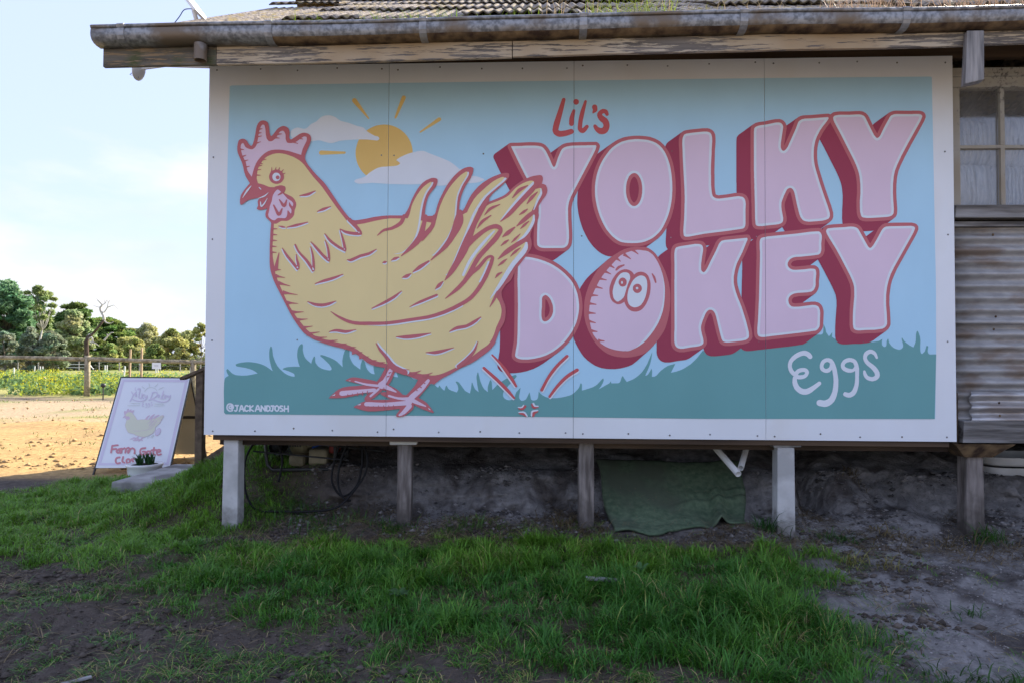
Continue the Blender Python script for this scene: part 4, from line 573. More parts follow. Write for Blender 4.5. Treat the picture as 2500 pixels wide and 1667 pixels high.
letter_y3|letter_outline|rose|4|4458,1364 -53,0 -49,-3 -8,-1 -16,-7 -15,-14 -11,-15 -29,-55 -16,-28 -6,-7 -1,2 -53,100 -10,10 -6,4 -9,5 -10,3 -17,3 -22,0 -37,-3 -61,-3 -31,-4 -13,-3 -6,-4 -8,-7 -5,-9 -3,-11 0,-11 5,-18 16,-31 41,-69 31,-58 53,-105 13,-32 7,-19 3,-18 2,-17 0,-34 -8,-87 -1,-40 -1,-58 3,-20 4,-12 3,-5 6,-6 9,-6 10,-3 11,-2 26,0 35,3 49,1 43,5 15,4 16,10 9,9 8,13 3,7 2,10 0,19 -2,53 -3,43 -1,25 1,4 0,30 6,48 4,24 6,23 13,33 18,41 118,212 9,19 7,18 0,17 -4,8 -6,8 -11,6 -20,5
letter_y3|letter_highlight|pale|5|4463,1342 -80,-1 -29,-2 -11,-5 -9,-8 -9,-13 -26,-49 -24,-41 -11,-13 -5,-4 -3,-1 -6,1 -8,8 -58,108 -7,8 -8,4 -17,5 -20,1 -37,-4 -61,-3 -37,-4 -6,-3 -5,-6 -2,-10 4,-14 15,-28 41,-68 31,-59 54,-108 14,-33 7,-21 4,-17 1,-18 0,-44 -8,-87 -2,-40 0,-48 2,-15 2,-10 4,-5 4,-3 8,-3 10,-2 16,0 35,3 49,1 32,4 19,3 8,4 8,5 9,12 3,9 1,14 -2,53 -3,43 -1,35 1,5 0,29 6,49 5,23 6,23 12,36 21,44 117,210 8,17 6,17 0,6 -2,3 -6,4 -6,2 -11,2
letter_y3|letter_face|pink|6|4466,1327 -80,-1 -23,-2 -11,-3 -6,-6 -8,-10 -26,-49 -25,-43 -13,-16 -9,-6 -6,-2 -10,0 -5,2 -7,5 -7,7 -8,13 -49,94 -3,4 -6,5 -16,4 -13,1 -36,-3 -62,-3 -30,-4 -6,-1 -1,-1 2,-9 8,-15 54,-93 50,-97 35,-72 11,-28 5,-16 4,-17 1,-17 0,-52 -7,-86 -2,-41 -1,-40 3,-21 3,-2 13,-3 9,0 35,2 33,1 27,1 27,4 12,3 9,4 6,7 3,14 -6,120 1,51 6,49 4,23 7,23 13,39 22,46 117,210 10,23 -1,2 -11,2
painted_egg|letter_shade|maroon|3|2789,1216 -34,-5 -16,-4 -15,-5 -30,-14 -21,-12 -31,-21 -33,-25 -103,-91 -19,-19 -18,-22 -25,-38 -27,-54 -13,-32 -9,-26 -6,-25 -5,-32 -3,-35 0,-26 2,-26 4,-29 7,-25 9,-28 10,-22 22,-41 12,-19 17,-23 22,-21 22,-17 25,-16 27,-11 16,-5 31,-5 18,-1 37,0 33,4 33,8 19,6 23,10 21,16 87,77 22,23 24,28 21,27 18,26 16,34 9,28 9,32 8,43 5,40 1,45 -2,48 -5,37 -12,48 -13,36 -17,37 -29,56 -9,13 -8,10 -15,15 -12,9 -11,7 -13,6 -9,3 -20,3
painted_egg|egg_outline|rose|4|2813,1216 30,-1 15,-2 7,-3 8,-3 15,-10 22,-18 13,-15 12,-18 31,-59 14,-31 11,-33 10,-36 6,-37 3,-26 1,-39 -2,-40 -4,-43 -8,-41 -10,-38 -8,-24 -11,-23 -13,-21 -22,-31 -34,-39 -18,-19 -19,-17 -20,-12 -22,-8 -23,-6 -33,-7 -30,-2 -21,0 -32,3 -23,4 -22,7 -22,9 -21,13 -30,25 -18,19 -16,21 -14,23 -19,35 -13,33 -8,23 -5,23 -4,24 -1,25 0,37 3,36 5,24 6,25 13,37 10,24 19,37 14,25 16,24 18,21 19,20 32,27 35,26 37,23 24,12 23,8 22,5 26,4
painted_egg|egg_highlight|pale|5|2839,1192 17,-2 15,-5 13,-8 14,-10 11,-14 16,-25 14,-27 9,-21 11,-32 6,-24 7,-36 3,-25 1,-26 -1,-40 -2,-25 -4,-35 -7,-33 -7,-21 -7,-21 -14,-31 -10,-18 -16,-26 -23,-32 -19,-23 -13,-14 -15,-14 -25,-18 -17,-10 -25,-12 -17,-7 -17,-3 -8,1 -18,5 -9,5 -9,6 -8,7 -8,9 -6,10 -11,36 -7,51 -2,62 1,66 5,66 6,61 7,50 13,56 8,27 9,24 10,22 12,19 13,16 13,10 15,9 15,7 17,6 16,4 15,2
painted_egg|egg_face|pink|6|2839,1192 23,-6 15,-6 14,-8 13,-12 16,-23 15,-27 8,-20 11,-31 6,-23 5,-36 3,-37 0,-39 -3,-40 -3,-24 -5,-23 -10,-33 -11,-32 -9,-20 -16,-30 -12,-20 -21,-28 -35,-45 -29,-31 -19,-18 -14,-10 -14,-6 -15,-5 -23,-4 -16,-1 -26,3 -25,4 -25,7 -17,6 -21,10 -20,13 -12,10 -14,13 -15,16 -12,17 -8,17 -6,17 -14,64 -2,15 -1,14 1,23 5,48 5,25 4,15 8,19 32,67 15,28 16,25 30,40 70,76 15,14 16,9 26,11 30,10 20,4 18,2 16,-1
painted_egg|egg_hatching|rose|7|2764,1190 19,-9 22,-14 5,0 -1,5 -18,18 -13,18;2709,1160 23,-10 26,-14 5,0 -2,5 -22,20 -16,18;2663,1134 15,-5 15,-8 5,0 -1,5 -12,13 -7,13;2619,1091 17,-5 18,-8 5,1 -1,5 -16,13 -11,14;2587,1051 22,-4 24,-8 5,1 -2,4 -22,14 -17,14;2551,1004 25,0 30,-3 5,2 -4,4 -28,9 -23,11;2528,952 24,-1 28,-4 5,2 -3,4 -27,10 -21,11;2504,895 22,5 26,2 4,3 -4,3 -26,5 -21,6;2490,843 24,3 27,-1 5,3 -4,3 -27,7 -22,9;2484,784 24,3 29,1 4,2 -3,4 -29,6 -23,8;2486,732 23,0 28,-4 4,2 -3,4 -26,10 -20,11;2503,670 21,2 24,0 4,3 -3,3 -23,7 -19,8;2553,608 18,4 22,1 4,3 -4,4 -21,4 -17,7
painted_egg|eye_outline|rose|7|2720,1072 -12,-3 -9,-3 -9,-5 -11,-8 -11,-11 -10,-13 -10,-15 -8,-15 -10,-28 -4,-16 -1,-15 1,-23 6,-27 5,-12 7,-10 11,-9 12,-7 8,-3 14,0 13,4 18,11 7,-18 7,-13 6,-8 7,-7 7,-6 11,-6 16,-4 16,0 15,4 11,5 10,7 14,16 11,17 9,19 10,26 6,26 3,30 0,30 -3,15 -5,16 -6,16 -8,10 -7,7 -17,8 -16,3 -16,-3 -14,-6 -12,-10 -6,9 -6,8 -16,11 -11,4 -9,2
painted_egg|eye_white|pale|8|2726,1053 10,-2 7,-2 8,-7 3,-7 3,-12 -1,-10 -1,-6 -13,-31 -21,-70 -5,-12 -9,-10 -10,-9 -14,-8 -9,-1 -6,3 -9,9 -7,11 -3,11 -3,18 0,12 2,13 4,20 14,38 7,15 11,15 11,12 8,5 10,4;2820,1032 13,0 12,-5 7,-5 7,-12 4,-14 2,-21 -1,-24 -3,-25 -6,-25 -6,-16 -10,-21 -12,-17 -9,-8 -15,-7 -16,-3 -10,1 -14,6 -8,6 -6,7 -4,8 -4,14 -2,13 0,20 3,20 5,20 8,19 13,28 8,12 10,10 11,9 11,6
painted_egg|pupil|rose|9|2735,990 -2,-13 -7,-10 -5,-3 -6,-2 -6,-1 -5,1 -6,2 -5,3 -4,5 -5,11 -1,7 3,12 3,6 4,4 5,4 6,2 5,1 6,-1 6,-2 5,-4 7,-10;2831,950 -1,-7 -2,-6 -4,-5 -4,-5 -6,-4 -6,-2 -6,-1 -6,1 -6,2 -6,4 -4,5 -4,5 -2,6 0,7 0,6 2,7 4,5 4,5 6,3 6,3 6,0 6,0 7,-3 5,-3 4,-5 4,-5 2,-7
painted_egg|eye_glint|pale|10|2711,988 -1,-6 -3,-3 -4,0 -3,3 -1,6 1,5 3,4 4,0 3,-4;2809,951 -2,-4 -4,-3 -5,0 -5,3 -1,4 1,5 5,3 5,0 4,-3
painted_egg|brow|rose|7|2674,1065 18,15 28,15 2,2 0,2 -1,3 -2,2 -3,-1 -19,-4 -13,-5 -5,-3 -7,-6 -9,-15 0,-4 3,-3 4,0;2893,1041 20,-53 2,-3 3,-1 3,1 2,2 0,4 -4,20 -3,10 -5,9 -13,16 -3,1 -2,-2 -1,-2
painted_sky||sky|0|139,2282 13,6 1047,3 2404,1 1033,-4 10,-6 1,-182 10,-1137 -3,-410 -10,-411 -1420,-8 -1537,4 -1549,2 -8,235 -2,588 4,809
painted_grass||green|1|133,145 -4,136 1,56 2,18 4,14 4,4 5,4 15,8 -9,14 -5,13 -2,9 3,5 4,2 3,-1 24,-23 13,-9 14,-5 15,-2 27,-2 32,1 20,3 53,11 -26,18 -26,10 -31,8 -53,8 -6,2 -3,3 -2,5 1,3 8,5 6,2 17,4 21,3 20,2 18,0 17,-1 26,-4 24,-5 15,-5 15,-6 17,-9 41,-28 -9,23 -7,25 -6,24 -2,18 -1,31 2,19 3,11 4,8 2,1 4,-4 5,-15 5,-40 5,-16 11,-27 14,-24 19,-22 15,-13 14,-12 24,-13 21,-7 22,-2 -1,13 -4,6 -13,7 -21,9 -42,13 8,6 6,3 20,5 40,3 40,-1 -10,27 -5,23 -3,17 0,19 3,25 5,15 3,6 5,7 6,5 9,4 2,-2 3,-8 1,-7 -1,-21 5,-25 7,-20 8,-12 12,-12 25,-21 5,22 7,15 6,10 1,1 3,-2 3,-7 0,-17 1,-10 4,-9 6,-8 7,-9 9,-7 11,-7 18,-7 26,-6 17,-1 7,3 2,2 1,7 -5,11 -13,18 -36,34 -19,15 -3,4 2,3 3,2 4,0 18,-4 37,-13 24,-11 22,-14 38,-36 -2,41 2,17 3,17 7,23 5,10 6,6 7,0 11,-4 4,-6 1,-30 1,-6 8,-21 11,-20 10,-12 7,-5 35,-25 1,27 2,10 7,19 4,6 2,1 2,0 4,-5 8,-15 8,-28 8,-15 8,-10 9,-9 11,-7 20,-4 -7,27 -2,27 62,-7 26,-25 48,-37 23,-3 -7,30 90,-26 14,-13 6,-4 4,-1 20,0 9,-2 7,-3 13,-13 53,-13 27,0 16,-14 8,-5 2,0 3,2 2,9 2,2 2,-1 11,-15 20,-18 9,29 2,4 2,1 3,-3 8,-16 8,-7 15,-7 33,-11 7,12 3,10 -1,11 -3,12 -13,21 0,2 1,1 8,1 7,-3 7,-6 16,-21 13,-19 7,-9 9,-6 24,-12 7,32 4,34 2,6 2,-3 13,-33 5,-8 6,-6 17,-13 -9,48 -5,41 0,12 2,10 4,13 3,4 3,-8 13,-52 12,-29 7,-11 6,-9 23,-19 -1,26 1,10 9,29 5,10 2,2 3,-1 2,-3 4,-9 4,-50 30,32 25,20 29,18 31,16 25,10 8,1 4,-2 2,-3 1,-3 -2,-5 -67,-74 -13,-19 -3,-7 -2,-8 0,-8 1,-7 3,-7 6,-7 7,-5 8,-4 9,-2 10,0 17,3 13,9 6,26 7,15 26,28 -9,-47 -1,-14 3,-11 6,-8 5,-4 7,0 8,1 8,3 8,6 10,19 12,26 9,-44 3,-5 9,-4 8,0 9,2 9,4 4,5 4,10 3,36 16,-17 13,-9 17,-9 21,-6 18,-1 29,1 35,5 26,6 24,7 9,4 12,7 9,8 17,17 9,11 4,7 6,19 3,5 3,-1 2,-3 3,-8 -1,-35 44,13 27,10 13,7 14,10 30,33 5,4 2,1 2,-3 1,-9 -6,-17 -9,-18 -17,-23 42,25 26,14 5,6 4,8 4,-14 39,1 7,1 5,3 6,8 7,23 4,7 4,4 3,-4 5,-10 17,-23 37,15 14,8 14,10 13,11 18,18 15,21 18,31 9,21 23,56 -6,-44 -8,-33 -9,-24 -22,-50 9,1 4,2 6,6 13,20 7,16 3,-7 2,-13 -2,-32 16,1 6,3 6,3 27,30 22,18 23,14 20,7 28,7 -29,-57 38,9 25,9 19,9 27,17 16,11 15,14 27,27 32,42 711,103 27,0 7,3 5,8 3,25 0,31 12,-29 4,-22 8,-13 9,-13 10,10 11,16 -2,-29 16,-12 233,-19 28,4 10,2 6,3 16,10 -3,-16 0,-17 2,-5 5,-6 5,-4 3,-1 7,2 5,5 2,8 1,21 5,11 3,3 3,-4 2,-14 3,-8 11,-16 11,-10 10,-6 12,-5 11,-3 8,0 10,4 5,4 5,8 1,7 0,9 -8,30 0,9 2,2 2,-2 11,-18 13,-12 22,-16 21,-11 10,23 3,10 2,14 1,31 4,18 5,6 4,-4 5,-13 6,-19 2,-14 1,-13 -2,-32 0,-22 2,-13 2,-6 6,-7 15,13 5,8 8,28 2,2 4,0 4,-3 1,-3 -4,-25 2,-11 3,-6 7,-5 5,0 35,1 -13,-402 -1417,-10 -1537,5 -1544,0
painted_sun||yellow|1|1356,1829 -1,-24 -5,-24 -8,-24 -10,-21 -14,-21 -16,-18 -18,-16 -20,-14 -22,-10 -24,-8 -24,-5 -24,-1 -25,2 -24,5 -23,8 -22,11 -21,14 -19,16 -16,18 -14,21 -11,22 -8,23 -5,25 -2,24 1,25 5,24 7,23 11,22 14,20 16,19 18,16 20,13 22,11 24,8 24,4 24,2 25,-2 24,-5 24,-8 22,-12 20,-13 19,-17 16,-18 14,-21 11,-22 8,-23 5,-25
painted_sun|sun_ray|yellow|1|957,2169 103,-112 3,-2 2,1 3,1 0,3 -1,3 -85,125 -8,6 -10,0 -8,-6 -2,-10
painted_sun|sun_ray|yellow|1|1280,2199 -46,-133 0,-4 2,-4 4,-1 4,1 3,3 59,127 1,9 -5,8 -8,3 -8,-2
painted_sun|sun_ray|yellow|1|1520,2060 -120,-89 -1,-2 0,-3 1,-2 3,-1 3,0 128,76 5,6 0,8 -4,7 -8,2
painted_sun|sun_ray|yellow|1|754,1823 154,6 4,2 3,3 0,5 -3,4 -5,1 -154,8 -9,-3 -5,-7 0,-9 6,-8
painted_cloud_a||pale|2|550,1978 3,5 10,9 14,8 14,4 11,0 29,-8 11,0 10,2 9,6 24,23 34,16 10,9 13,14 11,7 12,5 14,4 14,1 13,0 18,-4 17,-7 10,-6 18,-14 13,-7 54,-14 54,-21 30,-6 11,-4 8,-7 14,-17 18,-12 34,-19 19,-4 5,-3 5,-6 2,-7 -1,-3 -6,-5 -7,-3 -67,7 -30,1 -32,0 -86,-5 -31,-3 -39,-12 -15,-3 -12,1 -11,2 -23,6 -23,8 -12,2 -15,0 -31,-5 -39,-4 -24,0 -20,3 -22,5 -19,8 -7,5 -8,12 -6,15 -1,15
painted_cloud_b||pale|2|974,1648 0,2 2,3 7,6 6,3 35,9 17,6 10,7 18,16 12,9 26,16 18,9 9,3 19,4 81,5 15,2 9,3 11,6 4,6 -2,5 -10,7 -11,7 -1,2 1,2 4,5 19,12 29,14 36,13 48,11 24,3 15,-1 13,-4 24,-11 73,-28 54,-23 12,-7 14,-10 19,-14 25,-22 3,-1 7,3 4,-2 22,-26 7,-7 7,-5 16,-5 36,-4 21,-5 27,-10 9,-4 3,-2 1,-3 -1,-2 -6,-4 -15,-6 -10,-4 -19,-3 -32,-3 -69,-1 -93,-12 -52,-3 -24,1 -48,9 -23,2 -87,-2 -60,1 -81,3 -107,8 -78,-5 -13,0 -10,2 -8,3 -10,6
painted_hen||rose|11|285,1639 -23,35 -8,16 -7,21 -8,36 -7,24 -29,65 -4,17 -1,14 0,13 3,23 4,13 2,4 5,6 10,4 8,2 7,0 11,-3 9,-6 6,-7 7,-13 5,-7 12,-10 5,-1 2,1 6,8 8,23 9,45 6,41 5,17 7,14 10,11 9,5 14,2 11,-2 8,-3 6,-4 6,-7 4,-9 5,-21 4,-33 2,-11 4,-9 4,-5 3,1 3,2 7,7 23,30 10,11 19,11 15,4 8,-1 12,-4 10,-7 6,-7 5,-13 2,-10 -2,-34 3,-8 5,-4 3,-1 6,1 46,31 10,5 15,5 10,1 14,-2 14,-5 10,-8 4,-6 4,-11 1,-8 0,-8 -7,-24 -17,-38 -12,-31 -3,-14 0,-13 2,-9 6,-14 14,-22 28,-35 32,-35 39,-38 15,-17 14,-19 82,-120 24,-33 29,-36 11,-12 8,-6 10,-7 8,-3 13,-2 28,3 42,7 58,12 49,6 44,3 98,-1 23,37 8,16 19,51 17,35 15,26 15,22 12,14 12,12 17,13 12,6 17,7 11,4 12,1 14,-2 9,-5 2,-2 2,-8 -1,-13 -5,-14 -7,-15 -37,-46 -7,-13 -8,-20 -6,-21 -5,-23 -4,-29 -2,-39 59,4 11,21 13,51 13,35 29,59 15,26 12,18 22,30 16,18 15,15 15,13 16,12 15,8 12,5 17,4 15,1 7,-2 6,-3 3,-2 2,-5 0,-7 -1,-11 -4,-16 -10,-24 -9,-15 -20,-30 -17,-33 -10,-26 -8,-24 -7,-30 -4,-42 0,-14 2,-5 5,-7 3,-1 5,2 5,6 15,22 28,60 16,27 23,29 20,22 31,26 33,21 26,14 19,8 22,8 22,7 23,4 13,-1 6,-2 5,-4 1,-6 -1,-12 -4,-8 -11,-18 -16,-17 -30,-28 -34,-28 -14,-15 -18,-24 -17,-30 91,37 17,8 8,5 14,11 25,25 21,19 23,18 16,11 22,13 23,11 27,10 20,5 31,4 11,-1 6,-4 5,-10 1,-12 -7,-29 16,-4 9,-5 4,-7 4,-9 2,-8 1,-10 -3,-16 -7,-17 -23,-30 -15,-24 -9,-17 -5,-12 -1,-10 1,-6 6,-15 1,-8 0,-11 -4,-17 -7,-19 -21,-31 -8,-15 -8,-20 -4,-13 -1,-18 7,-23 2,-22 -1,-17 -5,-16 -22,-35 -61,-80 -14,-19 -8,-15 -14,-36 -8,-15 -8,-9 -13,-10 -9,-8 -14,-18 -13,-21 -2,-7 -1,-11 2,-17 5,-19 15,-37 4,-17 2,-29 -2,-35 -4,-20 -7,-19 -22,-38 -14,-34 -15,-43 -7,-17 -9,-12 -9,-11 -22,-22 -22,-17 -56,-40 -18,-11 -19,-11 -62,-28 -66,-39 -45,-23 -23,-14 -37,-30 -100,29 -93,34 -50,14 -74,27 -61,11 -27,8 -16,7 -13,7 -33,27 -30,22 -23,15 -15,8 -19,7 -31,9 -59,14 -51,13 -67,23 -29,12 -32,18 -22,16 -13,12 -17,20 -29,39 -23,35 -18,30 -96,181 -15,32 -12,35 -7,22 -4,21 -3,26 -1,32 0,69 1,51 2,63 3,34 1,14 -1,6 -4,6 -13,13 -13,11 -3,4 -3,6 -2,12 2,16 10,28 -20,-9 -24,-4 -13,1 -4,2 -9,6 7,16 2,6 -3,24 2,7 4,7 6,5 14,8 -41,-5 -35,-8 -13,-4 -11,-6 -22,-18 -7,-4 -7,-2 -3,0 -3,5 -2,12 0,17 3,18 3,12 10,17 16,23
painted_hen|hen_body|yellow|12|331,1669 0,14 4,35 4,16 4,11 12,22 17,23 12,13 15,11 18,8 19,7 20,4 21,1 20,-2 21,-4 30,-10 24,-9 22,-12 21,-13 12,-10 16,-16 60,-78 47,-52 15,-18 73,-102 46,-62 46,-58 13,-11 6,-4 13,-4 28,-6 54,8 68,16 46,9 35,5 22,2 66,-1 10,3 27,-1 100,-16 47,-11 20,-3 41,3 23,3 48,9 22,6 19,5 12,5 10,6 29,18 22,11 28,9 77,17 28,19 12,7 14,6 39,14 38,17 19,10 17,12 29,32 15,15 23,16 15,9 29,13 21,6 15,1 11,-4 2,-5 0,-10 -5,-15 -10,-22 31,3 20,5 6,0 7,-5 1,-3 1,-9 -3,-11 -8,-22 -24,-34 -32,-67 0,-6 1,-2 16,-10 5,-6 1,-4 -1,-10 -9,-22 -28,-54 -18,-28 -20,-25 -39,-37 46,8 7,1 7,-1 5,-5 5,-10 1,-7 -2,-11 -3,-8 -6,-11 -26,-29 -31,-37 -22,-29 -72,-115 -45,-66 6,-30 18,-27 9,-24 5,-21 1,-13 -1,-13 -3,-20 -4,-15 -24,-51 -16,-51 -11,-24 -14,-23 -11,-14 -12,-10 -34,-23 -51,-40 -56,-42 -33,-22 -57,-28 -38,-17 -19,-7 -16,-5 -20,-4 -26,-2 -20,2 -42,6 -63,11 -34,8 -36,10 -24,9 -13,8 -17,13 -11,6 -7,0 -19,-2 -40,9 -45,13 -15,5 -16,9 -38,24 -47,33 -22,12 -24,11 -30,10 -123,27 -40,11 -30,11 -16,8 -16,11 -23,18 -19,19 -47,56 -17,23 -18,26 -18,28 -18,32 -56,119 -20,50 -6,20 -6,40 -11,61 -3,34 -1,35 4,58 4,94 10,-1 7,1 8,4 13,8 9,5 13,1 22,-1 13,3 12,7 12,10 9,11 5,10 3,29 8,23 2,11 0,6 -2,12 -9,18 -12,14 -10,7 -48,23 9,20 1,7 -2,11 -5,6 -9,3 -15,1 -10,-2 -30,-8 -30,1 -11,2 -34,14 -38,10 -7,22
painted_hen|feather_edge|pale|13|1330,1387 9,12 8,15 5,16 13,50 4,14 15,31 17,30 22,31 18,19 12,11 17,13 17,9 5,0 0,-6 -2,-9 -7,-12 -17,-23 -10,-15 -10,-19 -10,-27 -8,-30 -6,-33 -4,-22 -8,-69 -10,-53 -12,-38 -8,-17 -10,-16 -21,-28 -19,-19 -21,-16 -11,-5 -11,-4 -25,-5 -13,-1 -12,2 -11,3 -8,5 -8,15 -6,22 -4,27 0,30 3,29 5,25 9,19 11,10 16,6 56,9 17,6
painted_hen|feather|yellow|14|1318,1388 9,13 7,14 6,16 12,50 5,14 15,32 17,29 22,32 18,19 12,10 17,13 17,9 5,1 0,-6 -2,-10 -7,-12 -18,-22 -10,-15 -9,-20 -10,-27 -8,-30 -6,-32 -4,-23 -8,-68 -10,-53 -12,-38 -8,-17 -10,-17 -21,-28 -19,-19 -21,-16 -11,-5 -11,-3 -25,-5 -13,-1 -12,1 -11,3 -8,5 -8,15 -6,22 -4,28 0,29 3,29 5,25 9,19 11,10 16,6 56,10 17,5
painted_hen|feather_edge|pale|13|1522,1386 17,67 8,26 21,51 12,24 13,22 12,20 21,27 22,26 15,16 16,14 18,14 15,9 7,1 3,-2 1,-7 -1,-9 -4,-10 -9,-16 -18,-28 -11,-19 -13,-31 -8,-21 -6,-21 -4,-25 -8,-104 -5,-31 -5,-19 -11,-29 -13,-28 -15,-28 -13,-19 -42,-56 -13,-15 -13,-13 -11,-9 -10,-2 -7,2 -6,5 -6,8 -5,8 -8,20 -2,10 1,12 4,14 6,15 28,58
painted_hen|feather|yellow|14|1512,1388 17,66 8,27 21,50 13,25 12,21 12,20 21,28 22,25 15,16 16,15 18,13 15,9 7,2 3,-3 1,-6 -1,-9 -4,-11 -9,-15 -18,-28 -11,-20 -13,-30 -8,-21 -5,-22 -5,-24 -8,-105 -5,-30 -5,-20 -11,-28 -13,-28 -15,-29 -13,-18 -42,-56 -13,-16 -13,-13 -11,-8 -10,-3 -7,2 -6,5 -6,8 -5,9 -8,20 -2,9 1,13 4,13 6,15 28,59
painted_hen|feather_edge|pale|13|1707,1383 28,69 15,30 10,19 12,19 22,27 26,25 37,32 19,17 19,14 26,15 24,11 12,3 8,-3 2,-2 -1,-4 -7,-8 -11,-12 -81,-67 -28,-26 -25,-33 -30,-47 -18,-33 -10,-22 -55,-144 -36,-82 -37,-94 -14,-27 -13,-20 -11,-8 -7,1 -7,3 -7,6 -7,8 -6,8 -4,10 -2,10 4,31 18,42 27,49 89,147
painted_hen|feather|yellow|14|1691,1387 28,69 15,30 11,19 11,19 22,27 26,25 37,33 19,16 19,14 26,15 24,11 12,3 8,-2 2,-3 -1,-4 -6,-8 -12,-12 -81,-67 -28,-26 -25,-33 -30,-47 -18,-33 -10,-22 -55,-143 -36,-83 -37,-94 -14,-27 -13,-20 -11,-8 -7,1 -7,3 -7,6 -7,8 -6,8 -4,10 -2,10 5,31 17,42 27,49 89,147
painted_hen|comb|pink|12|297,1681 -22,30 -7,12 -4,15 -4,24 -4,15 -21,41 -8,25 -6,29 1,15 2,7 3,5 7,4 3,0 4,-5 6,-12 4,-7 8,-7 10,-5 15,-5 12,-1 7,2 11,8 9,11 5,12 9,43 2,24 5,23 8,23 6,10 4,5 6,2 4,-1 4,-2 3,-5 5,-20 3,-38 5,-23 3,-7 5,-6 8,-7 7,-2 6,0 7,1 7,4 8,6 9,8 10,13 8,17 8,11 8,6 10,3 7,-1 3,-2 6,-7 5,-11 2,-8 0,-25 4,-12 5,-10 3,-3 6,-2 8,-1 13,0 19,4 19,8 19,15 21,14 6,2 5,0 8,-2 3,-2 2,-8 -1,-16 -26,-53 -10,-40 -61,20 -24,7 -31,6 -30,3 -28,0 -25,-3 -23,-8 -18,-11 -18,-15 -15,-16 -14,-17 -11,-18 -11,-27
painted_hen|comb_hatching|rose|16|215,1854 13,3 15,0 3,1 -2,3 -15,4 -12,5;231,1804 13,9 16,9 1,2 -3,1 -18,-4 -15,-2;244,1776 13,7 16,6 2,2 -2,2 -18,-2 -15,1;255,1736 13,7 16,5 2,3 -3,1 -17,-1 -15,1;318,1891 17,9 20,9 2,2 -3,1 -22,-4 -19,-2;327,1935 15,6 19,6 2,2 -2,2 -20,-2 -17,1;341,1985 11,5 13,4 2,3 -3,1 -14,1 -11,2;336,1960 11,5 13,4 2,2 -3,1 -13,1 -12,3;463,1950 14,5 18,4 2,2 -3,2 -18,1 -15,2;448,1929 14,2 17,0 3,2 -3,2 -16,4 -14,6;555,1902 22,-2 25,-6 2,1 -1,3 -24,10 -19,10;603,1925 14,0 17,-2 3,1 -2,3 -16,6 -12,8
painted_hen|wattle|pink|13|470,1595 -6,-3 -10,-11 -7,-10 -6,-11 -3,-10 -5,-30 -13,-34 -3,-27 -6,-24 -1,-5 2,-8 4,-8 6,-6 13,-10 7,-3 7,-1 6,1 13,10 8,4 13,0 29,-2 8,3 5,6 4,9 2,11 0,17 1,4 2,2 5,-4 13,-16 2,0 3,4 1,14 -1,8 -3,6 -10,12 -3,7 0,14 1,7 1,2 2,-2 13,-21 6,-6 3,5 2,9 0,4 -2,6 -10,11 -28,17 -20,24 -18,18 -17,13 -7,4
painted_hen|wattle_fold|rose|16|455,1609 25,-1 13,-1 6,-3 8,-7 -4,-7 -13,-15 -18,-14 0,-3 3,-2 18,7 9,5 13,12 8,10 1,7 -1,6 -2,5 -8,8 -10,6 -8,1 -8,0 -33,-8 -3,-2 1,-2;480,1528 18,-38 7,-7 11,-5 11,7 4,7 1,9 4,24 0,2 -2,2 -2,1 -2,0 -2,-2 -11,-22 -6,-8 4,2 2,-1 -10,10 -22,23 -4,1 -1,-1;442,1491 21,-52 6,-11 12,-6 12,5 5,8 2,8 6,24 0,3 -1,2 -2,1 -3,0 -2,-2 -13,-22 -6,-7 5,1 -11,16 -23,36 -2,2 -3,0 -2,-1 -1,-2
painted_hen|beak_highlight|pale|16|294,1622 -20,-19 -10,-11 -14,-24 -12,-25 1,-2 2,1 37,48 19,29 0,3;346,1607 14,-12 3,1 0,3 -13,13 -4,0 -1,-1;409,1576 -26,-19 -42,-18 -1,-2 2,-1 31,8 15,6 9,8 14,16 0,2;403,1540 -17,-26 -15,-19 -6,-5 2,-1 -6,28 -3,1 -2,-2 1,-25 2,-6 4,-4 6,1 5,3 15,19 6,11 10,23 -1,2
painted_hen|eye_lid|rose|15|512,1679 0,-9 -3,-9 -5,-8 -6,-7 -7,-6 -9,-4 -9,-3 -10,-1 -9,1 -10,3 -8,4 -8,6 -6,7 -5,9 -3,8 -1,10 1,9 3,9 4,8 6,7 8,6 8,4 9,3 10,1 10,-1 9,-3 9,-5 7,-6 7,-7 4,-8 3,-9
painted_hen|lash|rose|16|441,1705 -6,16 -3,20 -1,2 -2,-2 -2,-20 -5,-16;461,1709 -2,16 2,18 -1,2 -1,-1 -8,-17 -9,-13;481,1708 0,15 4,17 -1,2 -2,-1 -9,-15 -10,-11;496,1698 5,14 9,14 0,2 -2,0 -13,-11 -13,-6;503,1686 8,9 11,7 1,2 -2,0 -13,-2 -12,1
painted_hen|eye_white|pale|16|489,1678 -1,-8 -2,-6 -4,-6 -6,-5 -7,-2 -7,-1 -7,1 -6,3 -6,4 -4,6 -3,7 -1,7 1,8 2,6 5,6 5,5 7,2 7,1 7,-1 6,-3 6,-4 4,-6 3,-7
painted_hen|pupil|rose|17|484,1674 -1,-5 -4,-4 -5,-3 -6,0 -5,3 -4,4 -1,6 1,5 4,5 5,2 6,0 5,-2 3,-5
